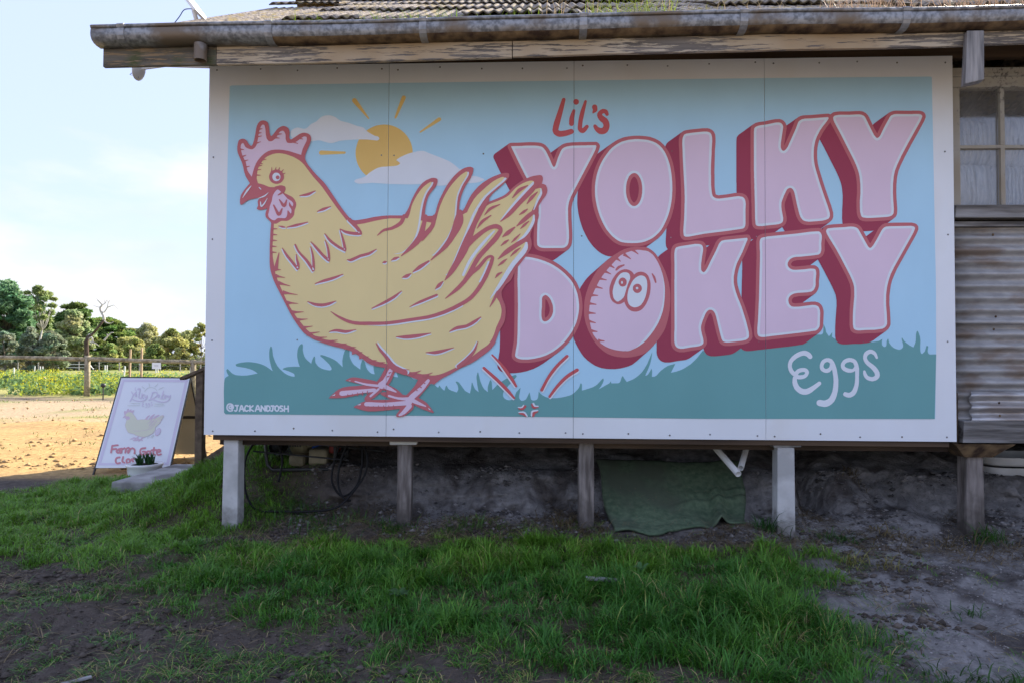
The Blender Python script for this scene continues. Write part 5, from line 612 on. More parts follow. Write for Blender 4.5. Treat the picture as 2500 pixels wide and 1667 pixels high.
painted_hen|neck_hatching|rose|16|321,1683 15,4 19,1 2,2 -2,2 -19,3 -15,6;326,1715 15,7 18,4 3,2 -3,2 -19,0 -16,3;337,1741 13,7 16,5 2,2 -3,2 -17,-1 -15,2;345,1761 12,2 13,0 3,1 -2,2 -13,6 -9,6;360,1781 14,7 19,5 2,3 -3,1 -19,0 -16,2;433,1330 17,4 22,2 2,2 -2,2 -22,3 -18,4;436,1293 16,3 20,1 2,2 -2,2 -20,4 -15,5;433,1255 17,3 21,1 2,2 -2,2 -21,4 -16,5;432,1216 16,3 20,2 2,2 -2,2 -20,3 -16,5;432,1177 17,4 19,1 3,2 -3,2 -19,3 -16,5
painted_hen|breast_hatching|rose|16|457,1058 20,8 23,4 2,1 -2,2 -24,4 -19,8;462,1018 30,3 35,-3 2,2 -2,1 -34,10 -26,13;479,973 38,-2 45,-7 3,1 -2,2 -43,15 -35,17;511,911 45,1 54,-5 3,1 -2,2 -53,12 -43,15;540,843 35,6 41,1 2,2 -2,1 -41,7 -33,10;576,781 35,9 42,6 2,2 -3,1 -42,2 -35,7;605,732 33,11 41,7 2,2 -2,1 -42,1 -35,5;640,681 32,13 41,10 1,2 -2,1 -42,-2 -34,3;674,641 38,14 47,12 2,1 -3,2 -48,-4 -40,2;727,616 36,11 44,6 2,2 -2,2 -45,0 -37,6;795,593 37,12 45,9 2,2 -2,2 -47,-2 -38,4;862,574 34,11 43,8 2,2 -3,1 -43,0 -36,4;922,557 34,9 42,5 2,2 -2,1 -42,3 -35,7;973,524 30,9 37,6 2,2 -2,1 -38,2 -31,7;1020,495 28,9 34,7 2,1 -2,2 -35,1 -29,6;1071,472 28,10 35,6 2,1 -2,2 -36,1 -29,6;1117,459 32,10 40,6 2,1 -2,2 -40,1 -33,6
painted_hen|belly_hatching|rose|16|1280,413 30,10 36,6 2,2 -2,1 -37,3 -30,7;1365,388 25,18 33,17 1,2 -2,1 -36,-9 -32,-2;1445,375 22,19 29,16 1,3 -2,0 -33,-9 -29,-2
painted_hen|hackle_edge|pale|15|937,1400 -7,-5 -1,-3 -1,-6 4,-7 51,-51 15,-19 -1,-1 -4,-1 -14,0 -27,3 -36,7 -32,12 -5,0 -1,-6 19,-75 8,-40 0,-4 -3,0 -21,11 -31,21 -36,30 -30,33 -4,1 -1,-3 10,-20 12,-19 12,-13 10,-10 22,-17 23,-15 36,-19 14,-6 2,1 1,1 5,14 -5,23 -6,25 -10,27 -19,50 2,0 15,-12 13,-8 13,-4 16,-4 38,-4 25,-1 14,3 4,2 -3,19 -8,14 -15,21 -50,52 -6,4/1001,1307 7,1 2,-1 0,-2 -4,-6 -2,0 -4,7/907,1201 2,0 3,-2 3,-3 1,-1 -6,-4 -1,1;783,1256 -1,-3 13,-44 4,-21 3,-26 0,-20 -1,-1 -24,21 -51,55 -34,29 -3,0 -1,-3 26,-36 42,-49 22,-21 20,-17 15,-8 2,3 5,14 -1,23 -5,35 -5,20 -7,19 -14,28 -2,2/803,1138 7,-6 0,-2 -2,-2 -5,-1 -1,9;586,1231 -4,-3 -1,-4 14,-31 7,-12 17,-22 37,-41 48,-70 3,0 13,12 -1,40 -4,36 -5,25 -16,51 -4,3 -3,-2 0,-2 9,-46 3,-24 3,-38 0,-16 -1,-1 -1,0 -29,41 -16,17 -26,25 -12,14 -11,17 -13,27 -3,3/702,1080 2,-1 7,-10 4,-7 0,-1 -6,-2 -6,1;501,1207 -1,-4 12,-27 8,-14 10,-16 65,-79 8,-8 2,0 12,12 1,9 0,15 -2,10 -10,26 -8,32 -2,2 -2,-3 -1,-8 0,-27 7,-28 1,-8 -2,-2 -65,77 -28,39 -2,1/600,1086 2,-1 6,-7 2,-3 -1,-2 -7,-1 -2,0
painted_hen|hackle|rose|16|943,1409 -5,-2 -3,-3 -2,-4 0,-6 3,-6 52,-51 16,-21 9,1 1,-3 -3,-7 -2,2 -5,7 -24,0 -31,4 -26,5 -35,13 -4,0 -1,-8 14,-56 13,-62 -2,0 -18,9 -24,16 -20,14 -26,22 -32,35 -3,0 -2,-2 14,-26 8,-13 12,-14 11,-10 26,-19 23,-15 32,-16 14,-6 2,2 5,14 -5,25 -7,26 -10,30 -18,43 2,1 15,-12 11,-7 12,-4 19,-5 36,-5 29,0 14,3 3,2 -2,17 -17,27 -22,25 -34,36 -7,4/912,1210 5,-2 3,-5 -4,-2 -3,0;787,1264 0,-2 8,-29 7,-29 5,-46 0,-8 -1,-1 -25,22 -34,38 -16,17 -34,29 -4,0 0,-3 29,-40 40,-46 21,-21 19,-16 15,-8 2,2 5,14 -1,27 -4,28 -5,22 -4,13 -18,36 -2,2/808,1146 6,-5 1,-2 -2,-2 -5,-1 -1,8;590,1239 -2,-1 -2,-3 2,-7 9,-20 11,-21 15,-19 38,-42 48,-69 2,-1 1,1 10,8 2,4 -1,42 -3,29 -4,23 -7,25 -11,33 -4,2 -3,-3 12,-59 3,-43 0,-22 0,-2 -1,1 -16,23 -19,24 -36,35 -12,14 -9,13 -15,31 -4,4/707,1089 2,-1 9,-14 2,-4 -2,-1 -11,0;507,1215 -2,-1 0,-2 12,-27 10,-19 7,-11 65,-79 9,-9 3,1 10,10 2,20 -2,13 -10,26 -8,35 -3,1 -2,-2 -1,-12 1,-22 7,-34 0,-4 -1,-1 -64,76 -30,40/606,1094 2,-1 4,-5 2,-4 0,-2 -8,-2 -2,1 1,10;486,1184 -3,-3 -13,-41 -17,-60 2,-9 6,-6 4,-1 5,0 5,3 5,8 5,71 4,34 -1,3
painted_hen|dash_edge|pale|15|620,1543 37,0 19,3 9,3 17,10 23,16 1,3 -3,2 -52,-17 -52,-15 -2,-2;738,1439 34,7 15,5 40,21 1,4 -3,1 -36,-7 -16,-5 -13,-7 -24,-14 -1,-3;482,1347 15,-7 8,-3 8,-1 15,1 2,3 -1,3 -21,7 -25,1 -2,-2;538,1337 43,4 22,4 37,11 36,14 3,3 -2,3 -2,0 -76,-14 -63,-19 -1,-3;937,1125 9,-5 8,-3 6,-1 10,2 11,4 44,21 50,13 10,4 16,10 28,22 1,3 -3,3 -2,-1 -47,-21 -59,-16 -63,-27 -7,-1 -13,-1 -2,-3;1168,1106 13,-3 4,0 6,4 6,5 1,3 -3,2 -11,3 -3,0 -4,-2 -9,-8 -2,-2;1225,1121 24,4 8,2 20,13 0,2 -1,3 -2,2 -3,0 -17,-2 -8,-2 -8,-5 -15,-14 0,-2;728,969 82,19 31,9 21,8 20,10 31,16 1,3 -3,2 -66,-19 -60,-17 -20,-8 -38,-18 -2,-3;1369,1045 40,18 17,11 47,38 2,3 0,4 -2,3 -3,1 -4,-1 -43,-22 -20,-12 -14,-12 -24,-25 -1,-4 1,-2;1296,1010 24,-2 12,3 5,3 9,8 10,14 1,3 -3,1 -32,-8 -27,-19 -1,-2;1513,935 23,11 10,7 4,5 6,11 9,17 0,4 -3,0 -18,-9 -11,-7 -4,-4 -7,-10 -11,-22 0,-3;1103,809 67,26 36,17 23,13 21,13 17,15 29,30 0,4 -3,0 -35,-23 -28,-17 -130,-72 -1,-3 0,-2;1348,821 74,27 104,44 3,3 1,4 -1,5 -4,2 -5,0 -72,-28 -33,-14 -25,-13 -44,-27 -1,-2;679,854 31,-18 17,-7 19,-4 28,-2 27,4 24,7 21,10 23,15 1,2 -3,1 -70,-16 -15,-2 -25,0 -26,3 -50,12 -3,-2;824,660 33,2 15,0 38,-7 23,-2 24,5 44,16 1,2 -2,2 -46,-5 -22,-1 -39,6 -21,1 -18,-3 -31,-12 -1,-2;1260,628 50,-9 24,-1 27,2 27,4 28,6 71,22 1,3 -2,2 -166,-16 -60,-8 -2,-2;1454,530 30,-5 20,-3 11,0 21,3 20,5 30,11 50,22 1,2 -2,1 -123,-23 -58,-9 -2,-2;1607,662 48,16 55,10 11,4 20,9 19,10 22,17 27,29 0,3 -3,1 -27,-15 -22,-12 -26,-15 -17,-9 -9,-2 -45,-7 -11,-4 -17,-9 -28,-21 0,-3
painted_hen|dash|rose|16|617,1551 37,0 19,3 9,3 17,10 23,16 1,3 -3,2 -52,-17 -52,-14 -2,-3;735,1447 34,7 15,5 40,21 2,4 -3,1 -36,-7 -17,-5 -13,-7 -24,-14 -1,-3;479,1355 16,-7 7,-3 8,-1 15,1 3,3 -2,3 -21,7 -25,1 -2,-2;535,1345 43,4 23,4 36,11 37,14 2,3 -2,3 -2,0 -76,-14 -62,-19 -2,-3;934,1133 9,-5 8,-3 6,-1 10,2 11,4 44,21 50,13 10,4 17,10 27,22 2,3 -3,3 -2,-1 -47,-21 -60,-16 -62,-27 -8,-1 -12,-1 -2,-3;1166,1114 12,-3 4,0 6,4 6,5 1,3 -2,2 -12,3 -3,0 -4,-2 -9,-8 -1,-2;1222,1129 24,4 8,2 20,13 1,2 -1,3 -3,2 -3,0 -16,-2 -9,-2 -8,-5 -15,-14 0,-2;726,977 82,19 30,9 21,8 21,10 30,16 1,3 -3,2 -65,-19 -61,-17 -19,-8 -39,-18 -1,-3;1366,1053 40,18 17,11 47,38 2,3 1,4 -2,3 -4,1 -4,-1 -43,-22 -20,-12 -13,-12 -25,-25 -1,-4 1,-2;1293,1018 24,-2 12,3 5,3 9,8 11,14 0,3 -3,1 -31,-8 -28,-19 -1,-2;1511,943 22,11 10,7 4,5 7,11 9,17 -1,4 -3,0 -18,-9 -10,-7 -5,-4 -7,-10 -11,-22 0,-3;1101,817 66,26 36,17 23,13 21,13 17,15 30,30 -1,4 -3,0 -35,-23 -28,-17 -129,-72 -2,-3 1,-2;1345,829 74,27 104,44 3,3 2,4 -2,4 -4,3 -5,0 -72,-28 -33,-14 -24,-13 -45,-27 0,-2;676,862 31,-18 17,-7 19,-4 29,-2 27,4 24,7 20,10 23,15 1,2 -3,1 -70,-16 -15,-2 -25,0 -26,3 -50,12 -3,-2;821,668 33,2 15,0 39,-7 22,-2 24,5 44,16 2,2 -2,2 -47,-5 -22,-1 -38,6 -22,1 -18,-3 -31,-12 -1,-2;1258,636 49,-9 24,-1 27,2 27,4 28,6 71,22 2,3 -3,2 -166,-16 -59,-8 -2,-2;1451,538 30,-5 21,-3 10,0 21,3 20,5 30,11 51,22 1,2 -2,1 -123,-23 -59,-9 -1,-2;1604,670 48,16 55,10 11,4 20,9 19,10 23,17 27,28 0,4 -4,1 -27,-15 -22,-12 -25,-15 -17,-9 -10,-2 -45,-7 -11,-4 -17,-9 -27,-21 -1,-4
painted_hen|feather_line|rose|16|1845,1532 -7,-1 -7,-6 -36,-51 -13,-23 -32,-69 -53,-106 -21,-47 -41,-98 -39,-70 -27,-58 1,-2 3,-1 20,16 11,10 15,15 11,13 20,27 44,69 18,31 16,35 25,27 27,26 46,38 22,14 14,7 16,5 13,2 14,-1 9,-5 2,-3 -3,-6 -32,-42 -46,-52 -37,-40 -18,-21 -19,-30 -47,-90 -28,-44 -34,-37 -78,-78 0,-3 3,-1 39,25 30,20 26,21 35,37 34,42 16,16 35,28 11,12 37,48 10,10 7,4 7,2 4,0 1,-2 -6,-14 -14,-38 -21,-49 -22,-45 -28,-43 -18,-25 -15,-18 -13,-13 -15,-12 -20,-14 -34,-19 -42,-22 -59,-26 -58,-20 -38,-10 -44,-8 -70,-10 -74,-12 -63,-8 -41,-3 -72,-1 -5,1 -74,-1 -35,3 -17,3 -35,10 -53,23 -50,27 -4,1 -1,-1 1,-2 30,-25 28,-19 23,-13 24,-11 16,-6 19,-5 19,-4 17,-2 37,-1 5,-1 92,1 55,2 60,7 100,16 91,13 25,4 39,10 59,19 71,30 39,21 38,22 13,9 12,8 18,16 17,20 27,35 21,33 25,46 14,34 18,48 8,34 0,7 -1,4 -4,6 -5,4 -6,2 -9,2 -15,-4 -7,-4 -10,-7 -15,-15 -25,-30 -11,-11 -12,-10 -1,0 0,3 26,44 20,27 56,61 31,31 15,19 17,28 6,11 3,12 0,12 -3,8 -5,8 -8,7 -10,5 -9,3 -11,1 -13,-2 -24,-7 -25,-11 -35,-23 -46,-34 -2,0 16,52 11,28 18,35 58,110 2,7 -2,6 -4,4;1661,1458 -8,-5 -5,-10 -19,-54 -14,-52 -6,-18 -14,-33 -9,-19 -20,-31 -10,-14 -18,-22 -59,-64 -2,-4 1,-2 3,-1 4,2 57,44 30,25 20,19 16,19 11,15 49,75 14,30 5,14 2,14 0,19 -4,32 -3,12 -8,8 -6,1;1303,1430 -4,-1 -5,-4 -15,-36 -3,-4 -15,-14 -18,-11 -22,-12 -10,-3 -31,-7 -12,-5 -8,-6 -8,-7 -23,-25 0,-3 2,-1 2,0 31,22 11,6 14,3 26,4 16,4 32,14 22,14 9,9 7,10 7,16 7,20 1,8 -4,6 -6,3;1443,1428 -7,-3 -5,-8 -7,-3 -5,-7 1,-8 5,-7 -3,-14 -19,-60 -6,-15 -10,-20 -18,-25 -27,-33 -56,-63 -1,-3 1,-2 3,0 41,26 27,18 24,19 19,17 16,18 8,1 7,4 50,57 15,22 5,9 5,14 3,10 3,22 5,9 -1,7 -2,4 -1,6 -5,5 -8,2 -7,-3 -3,-5 -4,-1 -22,0 -5,-1 -1,1 -7,8/1474,1393 8,0 1,0 1,-2 -2,-13 -5,-16 -9,-14 -9,-10 -18,-19 -1,-1 2,20 11,53 3,1
painted_hen|feather_line_edge|pale|15|1037,713 117,-6 57,1 49,5 92,15 71,10 47,8 22,5 41,12 38,13 36,15 28,13 51,27 4,5 1,6 -3,5 -5,3 -6,-1 -66,-30 -67,-28 -38,-13 -41,-10 -46,-8 -186,-27 -79,-8 -117,-10 -2,-1;1885,1322 -39,-37 -29,-31 -33,-38 -38,-50 -25,-40 -14,-29 -24,-58 -1,-5 3,-4 4,-2 5,1 3,3 33,72 15,26 25,37 29,37 51,61 42,50 1,3 0,3 -2,2 -3,0;1846,1120 -21,-57 -33,-68 -1,-3 1,-2 3,-2 3,0 2,2 29,43 13,22 4,10 13,51 0,4 -3,4 -3,1 -4,-1
painted_hen|tail_dash|rose|16|1779,1334 38,39 53,45 0,4 -3,1 -44,-22 -10,-7 -9,-7 -7,-8 -10,-18 -11,-25 1,-2;1826,1420 28,24 14,11 18,11 40,22 1,4 -3,1 -45,-12 -11,-5 -11,-6 -8,-7 -11,-16 -15,-25 1,-2;2007,1530 47,42 52,38 0,3 -3,2 -43,-14 -10,-5 -10,-6 -8,-9 -13,-19 -17,-29 1,-3;2099,1490 36,33 11,14 22,31 -1,4 -3,0 -24,-16 -15,-11 -7,-7 -9,-15 -14,-31 1,-2;2049,1420 23,9 10,5 9,8 14,16 0,3 -3,1 -20,-8 -9,-5 -9,-8 -17,-17 0,-3;2057,1331 25,15 9,8 23,26 -1,3 -3,1 -24,-14 -10,-8 -8,-9 -13,-19 0,-3;1943,1278 35,14 13,10 32,37 2,2 0,3 -2,2 -3,1 -2,-1 -27,-14 -16,-10 -7,-5 -11,-11 -17,-24 0,-3;1999,1242 24,15 10,10 25,32 -1,3 -2,0 -26,-20 -12,-10 -20,-27 0,-3;1933,1222 32,18 19,19 0,3 -3,2 -13,-4 -13,-6 -9,-9 -16,-20 0,-2;1994,1153 34,24 32,33 0,3 -3,0 -20,-10 -14,-8 -6,-5 -10,-11 -15,-23 0,-3;1915,1093 24,12 10,6 12,13 12,14 0,3 -3,0 -22,-10 -10,-6 -9,-9 -16,-19 0,-3;1898,1015 44,36 1,3 -3,2 -16,-4 -10,-4 -5,-3 -7,-9 -7,-19 0,-2
painted_hen|tail_edge|pale|15|1931,1388 98,94 44,40 21,20 18,20 14,18 9,17 8,33 -1,3 -3,2 -3,0 -36,-34 -51,-56 -39,-45 -29,-36 -53,-73 0,-3;2142,1447 31,67 18,32 3,8 2,8 -1,11 -6,17 -3,3 -3,-2 0,-19 -3,-13 -17,-30 -11,-32 -15,-48 2,-3;2033,1245 31,18 21,15 9,9 12,14 11,16 20,35 7,16 4,14 2,8 -1,13 -2,15 -1,3 -3,2 -3,0 -3,-2 -3,-24 -2,-9 -12,-28 -19,-33 -10,-15 -17,-23 -43,-41 0,-2;1867,883 45,52 23,28 13,19 67,104 14,19 50,57 13,18 9,17 3,9 1,8 -3,30 -4,3 -5,1 -4,-3 -9,-26 -5,-9 -8,-13 -61,-73 -29,-42 -26,-43 -62,-109 -25,-45 1,-2
painted_hen|tail_line|rose|16|1929,1377 51,31 22,19 12,12 44,49 56,55 25,26 11,15 19,27 3,8 -2,8 -6,5 -8,1 -7,-5 -112,-120 -111,-127 0,-3;2033,1347 34,18 16,10 18,15 34,29 30,24 4,4 0,6 -3,6 -6,2 -6,-1 -22,-12 -22,-14 -19,-15 -25,-24 -13,-14 -23,-30 0,-3;1916,1136 56,33 65,45 64,41 6,6 0,8 -4,7 -7,3 -8,-1 -56,-31 -57,-38 -21,-17 -15,-17 -27,-35 0,-3;1905,931 -27,-58 -17,-41 1,-2 2,0 22,28 10,15 9,17 16,33 0,5 -2,5 -5,2 -5,-1
painted_hen|thigh_edge|pale|15|1136,602 21,-41 11,-17 20,-23 12,-16 5,-10 15,-34 7,-13 10,-11 14,-10 15,-7 58,-19 10,-1 9,6 4,9 -3,10 -8,7 -41,18 -24,12 -15,11 -14,16 -23,29 -49,51 -29,36 -4,0;1778,613 -23,-44 -5,-8 -15,-19 -18,-18 -27,-25 -43,-35 -5,-6 1,-8 5,-7 8,-2 7,3 36,27 18,17 26,31 14,22 11,22 13,49 -1,2
painted_hen|thigh_line|rose|16|1126,597 20,-42 12,-16 20,-24 12,-16 5,-9 14,-35 7,-12 11,-11 13,-10 15,-7 58,-19 10,-1 9,5 4,10 -2,10 -8,6 -42,19 -23,11 -16,12 -14,15 -23,30 -49,51 -29,36 -3,0;1786,611 -22,-44 -5,-8 -16,-19 -18,-18 -26,-25 -44,-35 -4,-6 0,-8 5,-7 8,-2 8,3 36,28 17,16 26,31 15,22 11,22 13,49 -1,2
painted_hen|foot|rose|10|1225,472 -15,-3 -14,-15 -36,-68 -11,-16 -15,-18 -2,0 -10,5 -35,7 -83,14 -28,1 -19,-5 -25,-13 -1,-2 2,-2 54,-13 50,-9 27,-4 0,-1 -56,-6 -44,-3 -25,-3 -22,-4 -13,-5 -21,-10 -17,-13 -41,-38 -1,-3 3,-2 56,1 4,1 20,0 24,3 57,12 102,26 1,-1 -1,-1 -24,-24 -10,-14 0,-9 4,-7 4,-3 8,-2 9,3 15,7 16,8 10,7 26,22 30,31 42,-25 24,-12 20,-7 40,-10 5,0 2,1 4,5 -1,6 -35,32 -14,11 -10,6 -44,22 0,2 6,6 10,15 13,28 16,43 3,20 -11,18 -16,8
painted_hen|foot|rose|11|1459,413 -22,-1 -20,-17 -28,-55 -10,-16 -17,-21 -36,-37 -78,16 -30,5 -13,1 -11,-1 -29,-4 -3,-2 -2,-3 0,-4 3,-4 31,-17 31,-13 2,-2 -21,0 -4,-1 -81,-1 -16,-1 -29,-5 -23,-6 -15,-6 -49,-27 -2,-2 0,-2 3,-2 53,-17 24,-5 18,-2 49,1 90,9 62,8 1,0 0,-2 -5,-10 -17,-22 -2,-5 0,-6 3,-6 8,-3 25,4 11,2 10,5 18,12 31,26 8,18 0,5 -2,7 1,2 32,-17 26,-12 60,-21 8,-2 3,3 0,4 -28,37 -10,12 -12,12 -12,8 -35,20 1,2 79,95 2,8 5,20 -9,23 -3,3 -18,12
painted_hen|foot_scale|pink|12|1224,438 -5,-1 -7,-7 -24,-46 -11,-18 -6,-6 -19,-13 -6,-6 -3,-7 -71,6 -29,5 -47,12 -4,-1 -2,-1 0,-3 3,-3 49,-16 23,-6 26,-4 45,-5 10,1 5,-8 -7,0 -11,-10 -7,6 -9,2 -210,-18 -10,-4 -3,-5 -2,-5 1,-9 8,-7 11,-2 101,17 29,3 71,7 1,0 0,-2 -25,-22 -1,-3 1,-3 2,-3 4,-1 4,1 50,43 5,7 0,3 -1,4 1,0 9,-3 19,1 75,-24 5,-1 3,4 -2,4 -36,25 -32,17 -3,3 9,12 10,18 26,53 1,8 -3,6 -8,5
painted_hen|foot_scale|pink|13|1466,370 -5,-3 -44,-46 -58,-47 -19,-20 -36,-2 -28,1 -22,4 -36,11 -5,0 -3,-1 -2,-4 1,-4 1,-2 7,-3 55,-15 27,-4 20,-2 6,-1 0,-1 -93,-10 -46,-3 -29,0 -72,3 -17,0 -7,-3 -4,-4 -2,-4 0,-7 5,-7 7,-2 25,-1 107,0 129,9 1,-1 -1,-3 -21,-27 -11,-13 -17,-16 -1,-4 2,-3 1,-2 4,-1 19,6 14,8 19,17 22,22 5,11 -2,8 -2,5 6,11 11,-5 34,-11 34,-9 10,-2 2,4 -2,3 -76,43 1,1 12,12 29,26 13,13 20,26 22,33 3,6 -1,5 -5,5 -2,1
painted_hen|claw|pale|14|842,258 25,15 -4,-11;1008,201 27,10 -5,-10;1470,188 18,-16 -14,5;950,358 18,2 -9,-6
painted_hen|foot_hatching|rose|15|953,254 -3,8 -1,10 -2,2 -1,-2 -2,-10 -2,-8;983,257 -2,8 -2,10 -2,2 -1,-2 -2,-10 -2,-9;1016,261 -2,9 -2,12 -1,2 -2,-2 -1,-12 -2,-9;1050,264 -3,11 -1,12 -2,2 -2,-2 -1,-12 -2,-11;1080,271 -2,10 -1,13 -1,2 -2,-2 -2,-12 -3,-11;1087,181 -2,6 -2,8 -1,2 -2,-2 -1,-8 -2,-6;1121,181 -3,7 -1,8 -2,1 -2,-2 -1,-8 -2,-6;1154,183 -3,7 -1,9 -2,2 -1,-2 -2,-9 -2,-7;1187,182 -2,8 -2,11 -1,2 -2,-2 -1,-11 -3,-9;1220,182 -2,9 -2,10 -1,2 -2,-2 -1,-10 -2,-9;1254,183 -4,9 -4,11 -2,2 -1,-2 1,-12 -1,-10;1215,402 7,6 8,6 1,2 -2,1 -10,-4 -8,-1;1205,379 7,5 8,5 2,2 -3,1 -9,-2 -9,-1;1428,321 -8,1 -10,2 -2,-1 1,-2 9,-5 7,-5;1452,347 -7,1 -8,2 -3,0 1,-2 7,-5 5,-5;1189,295 -3,10 -3,11 -1,2 -2,-2 0,-12 -1,-10;1403,301 -7,1 -8,3 -3,0 1,-2 7,-6 4,-5
motion_mark|mark_edge|pale|7|1868,518 44,-50 18,-23 90,-126 3,-3 5,-1 4,3 1,4 -1,4 -23,43 -13,22 -30,40 -22,26 -20,22 -50,45 -2,1 -3,0 -2,-2 -1,-3
motion_mark|mark|red|8|1874,524 45,-49 18,-23 90,-127 3,-3 4,0 4,2 2,5 -1,4 -23,43 -14,22 -29,40 -22,25 -21,23 -49,45 -3,1 -3,-1 -2,-2 0,-2
motion_mark|mark_edge|pale|7|1814,429 93,-84 104,-104 4,-2 4,0 3,3 1,4 -2,4 -36,46 -29,31 -46,44 -84,71 -5,2 -5,-1 -4,-4 0,-6
motion_mark|mark|red|8|1820,437 92,-84 104,-104 4,-2 4,0 3,3 1,4 -2,3 -36,47 -29,31 -46,44 -84,71 -5,2 -5,-2 -4,-4 0,-5
motion_mark|mark_edge|pale|7|2358,520 -44,-40 -21,-22 -22,-26 -19,-27 -26,-41 -31,-63 -1,-6 2,-5 6,-2 5,1 4,4 32,62 16,25 19,26 20,26 20,23 52,51 3,5 -1,6 -4,4 -5,1
motion_mark|mark|red|8|2351,528 -44,-41 -21,-22 -21,-25 -20,-27 -25,-41 -32,-63 -1,-6 3,-5 5,-2 6,0 4,4 31,63 16,25 19,26 20,26 20,23 53,51 3,5 -1,6 -4,4 -6,1
motion_mark|mark_edge|pale|7|2420,433 -53,-32 -22,-18 -23,-22 -31,-36 -17,-22 -30,-44 -1,-4 1,-5 4,-3 5,0 4,3 32,42 17,21 31,33 22,21 11,9 20,14 41,24 5,6 0,7 -3,5 -7,3
motion_mark|mark|red|8|2416,443 -53,-33 -22,-18 -23,-22 -31,-36 -17,-22 -30,-44 -1,-4 1,-5 4,-3 5,0 4,3 32,42 17,21 31,33 22,21 11,9 20,14 41,25 5,5 0,7 -3,5 -7,3
impact_mark|mark_edge|pale|9|2046,191 16,-3 9,2 4,2 5,6 5,9 0,4 -4,1 -1,-1 -9,-10 -4,-3 -5,-1 -17,0 -2,-4
impact_mark|mark|red|8|2051,182 10,-5 9,-1 5,0 5,2 5,4 12,13 2,4 0,5 -3,3 -5,1 -4,-2 -13,-11 -5,-3 -19,-2 -2,-2 -1,-3 1,-2
impact_mark|mark_edge|pale|9|2138,216 8,-13 4,-3 4,-2 20,0 3,1 1,2 0,2 -1,2 -2,1 -16,1 -4,2 -7,13 -2,2 -4,0 -3,-1 -2,-4
impact_mark|mark|red|8|2130,210 4,-14 3,-5 5,-3 6,-2 5,0 19,6 2,0 2,2 0,3 -2,2 -23,3 -12,17 -4,0 -4,-2 -2,-3
impact_mark|mark_edge|pale|9|2050,159 26,0 9,-2 5,-5 10,-16 3,-1 2,-1 3,2 1,3 -1,2 -7,13 -7,9 -5,3 -6,2 -7,1 -26,-3 -3,-3 0,-2
impact_mark|mark|red|8|2054,151 25,-7 6,-3 13,-8 3,0 3,3 1,3 -7,14 -3,4 -5,4 -6,1 -7,1 -25,-5 -1,-2 0,-2 1,-2
impact_mark|mark_edge|pale|9|2136,140 2,19 2,4 7,4 26,5 2,1 1,2 -1,3 -1,1 -3,1 -27,-3 -6,-2 -6,-4 -3,-5 -1,-6 -1,-19 1,-3 2,-2 3,0 2,1
impact_mark|mark|red|8|2150,139 4,13 4,3 17,11 0,3 -1,3 -2,1 -16,-3 -10,-4 -5,-3 -3,-5 -1,-5 -1,-15 3,-4 4,-1 4,2
lettering_top||red|3|2329,2179 -4,-2 -4,-5 -18,-52 -32,-95 -7,-26 -4,-26 1,-9 3,-8 4,-9 8,-8 14,-9 17,-4 20,2 22,4 15,5 25,9 6,6 2,6 -1,7 -2,5 -6,5 -5,2 -5,0 -32,-8 -29,-4 -12,1 -6,4 -1,4 6,27 24,96 15,68 0,6 -3,5 -6,3;2409,2171 -7,-2 -7,-7 -1,-5 0,-9 3,-6 6,-6 5,-2 7,0 5,2 7,6 2,6 0,9 -2,5 -6,6 -8,3;2470,2163 -4,-3 -2,-3 -23,-62 -9,-35 -5,-27 -5,-41 0,-11 1,-6 2,-5 4,-7 6,-7 7,-4 11,-3 9,2 8,6 8,9 12,18 3,7 -2,6 -2,3 -6,3 -3,0 -7,-3 -18,-18 -3,0 -2,4 2,26 3,21 25,119 0,5 -2,3 -4,3;2526,2134 -6,-4 -4,-4 -2,-4 0,-9 5,-14 -4,-19 4,-4 5,1 16,9 6,6 2,8 0,11 -2,10 -3,7 -3,3 -5,2;2580,2104 -8,-3 -6,-3 -13,-13 -6,-11 -1,-11 4,-14 6,-11 10,-12 13,-10 5,-8 3,-10 -2,-8 -3,-5 -2,-3 -5,-1 -9,1 -12,5 -4,4 -11,12 -6,2 -8,-2 -2,-4 -1,-4 0,-4 6,-16 10,-15 10,-9 8,-6 14,-4 12,0 6,1 10,3 9,6 7,7 7,13 4,15 1,9 -1,13 -2,8 -2,7 -6,11 -8,10 -24,17 -5,7 1,3 6,5 7,0 3,-3 7,-11 6,-3 6,1 4,3 3,7 -6,19 -5,8 -7,4 -10,3;2396,2105 -5,-3 -2,-2 -13,-30 -7,-22 -2,-16 0,-24 4,-8 8,-4 6,0 7,3 4,8 4,45 6,38 0,8 -1,2 -3,3
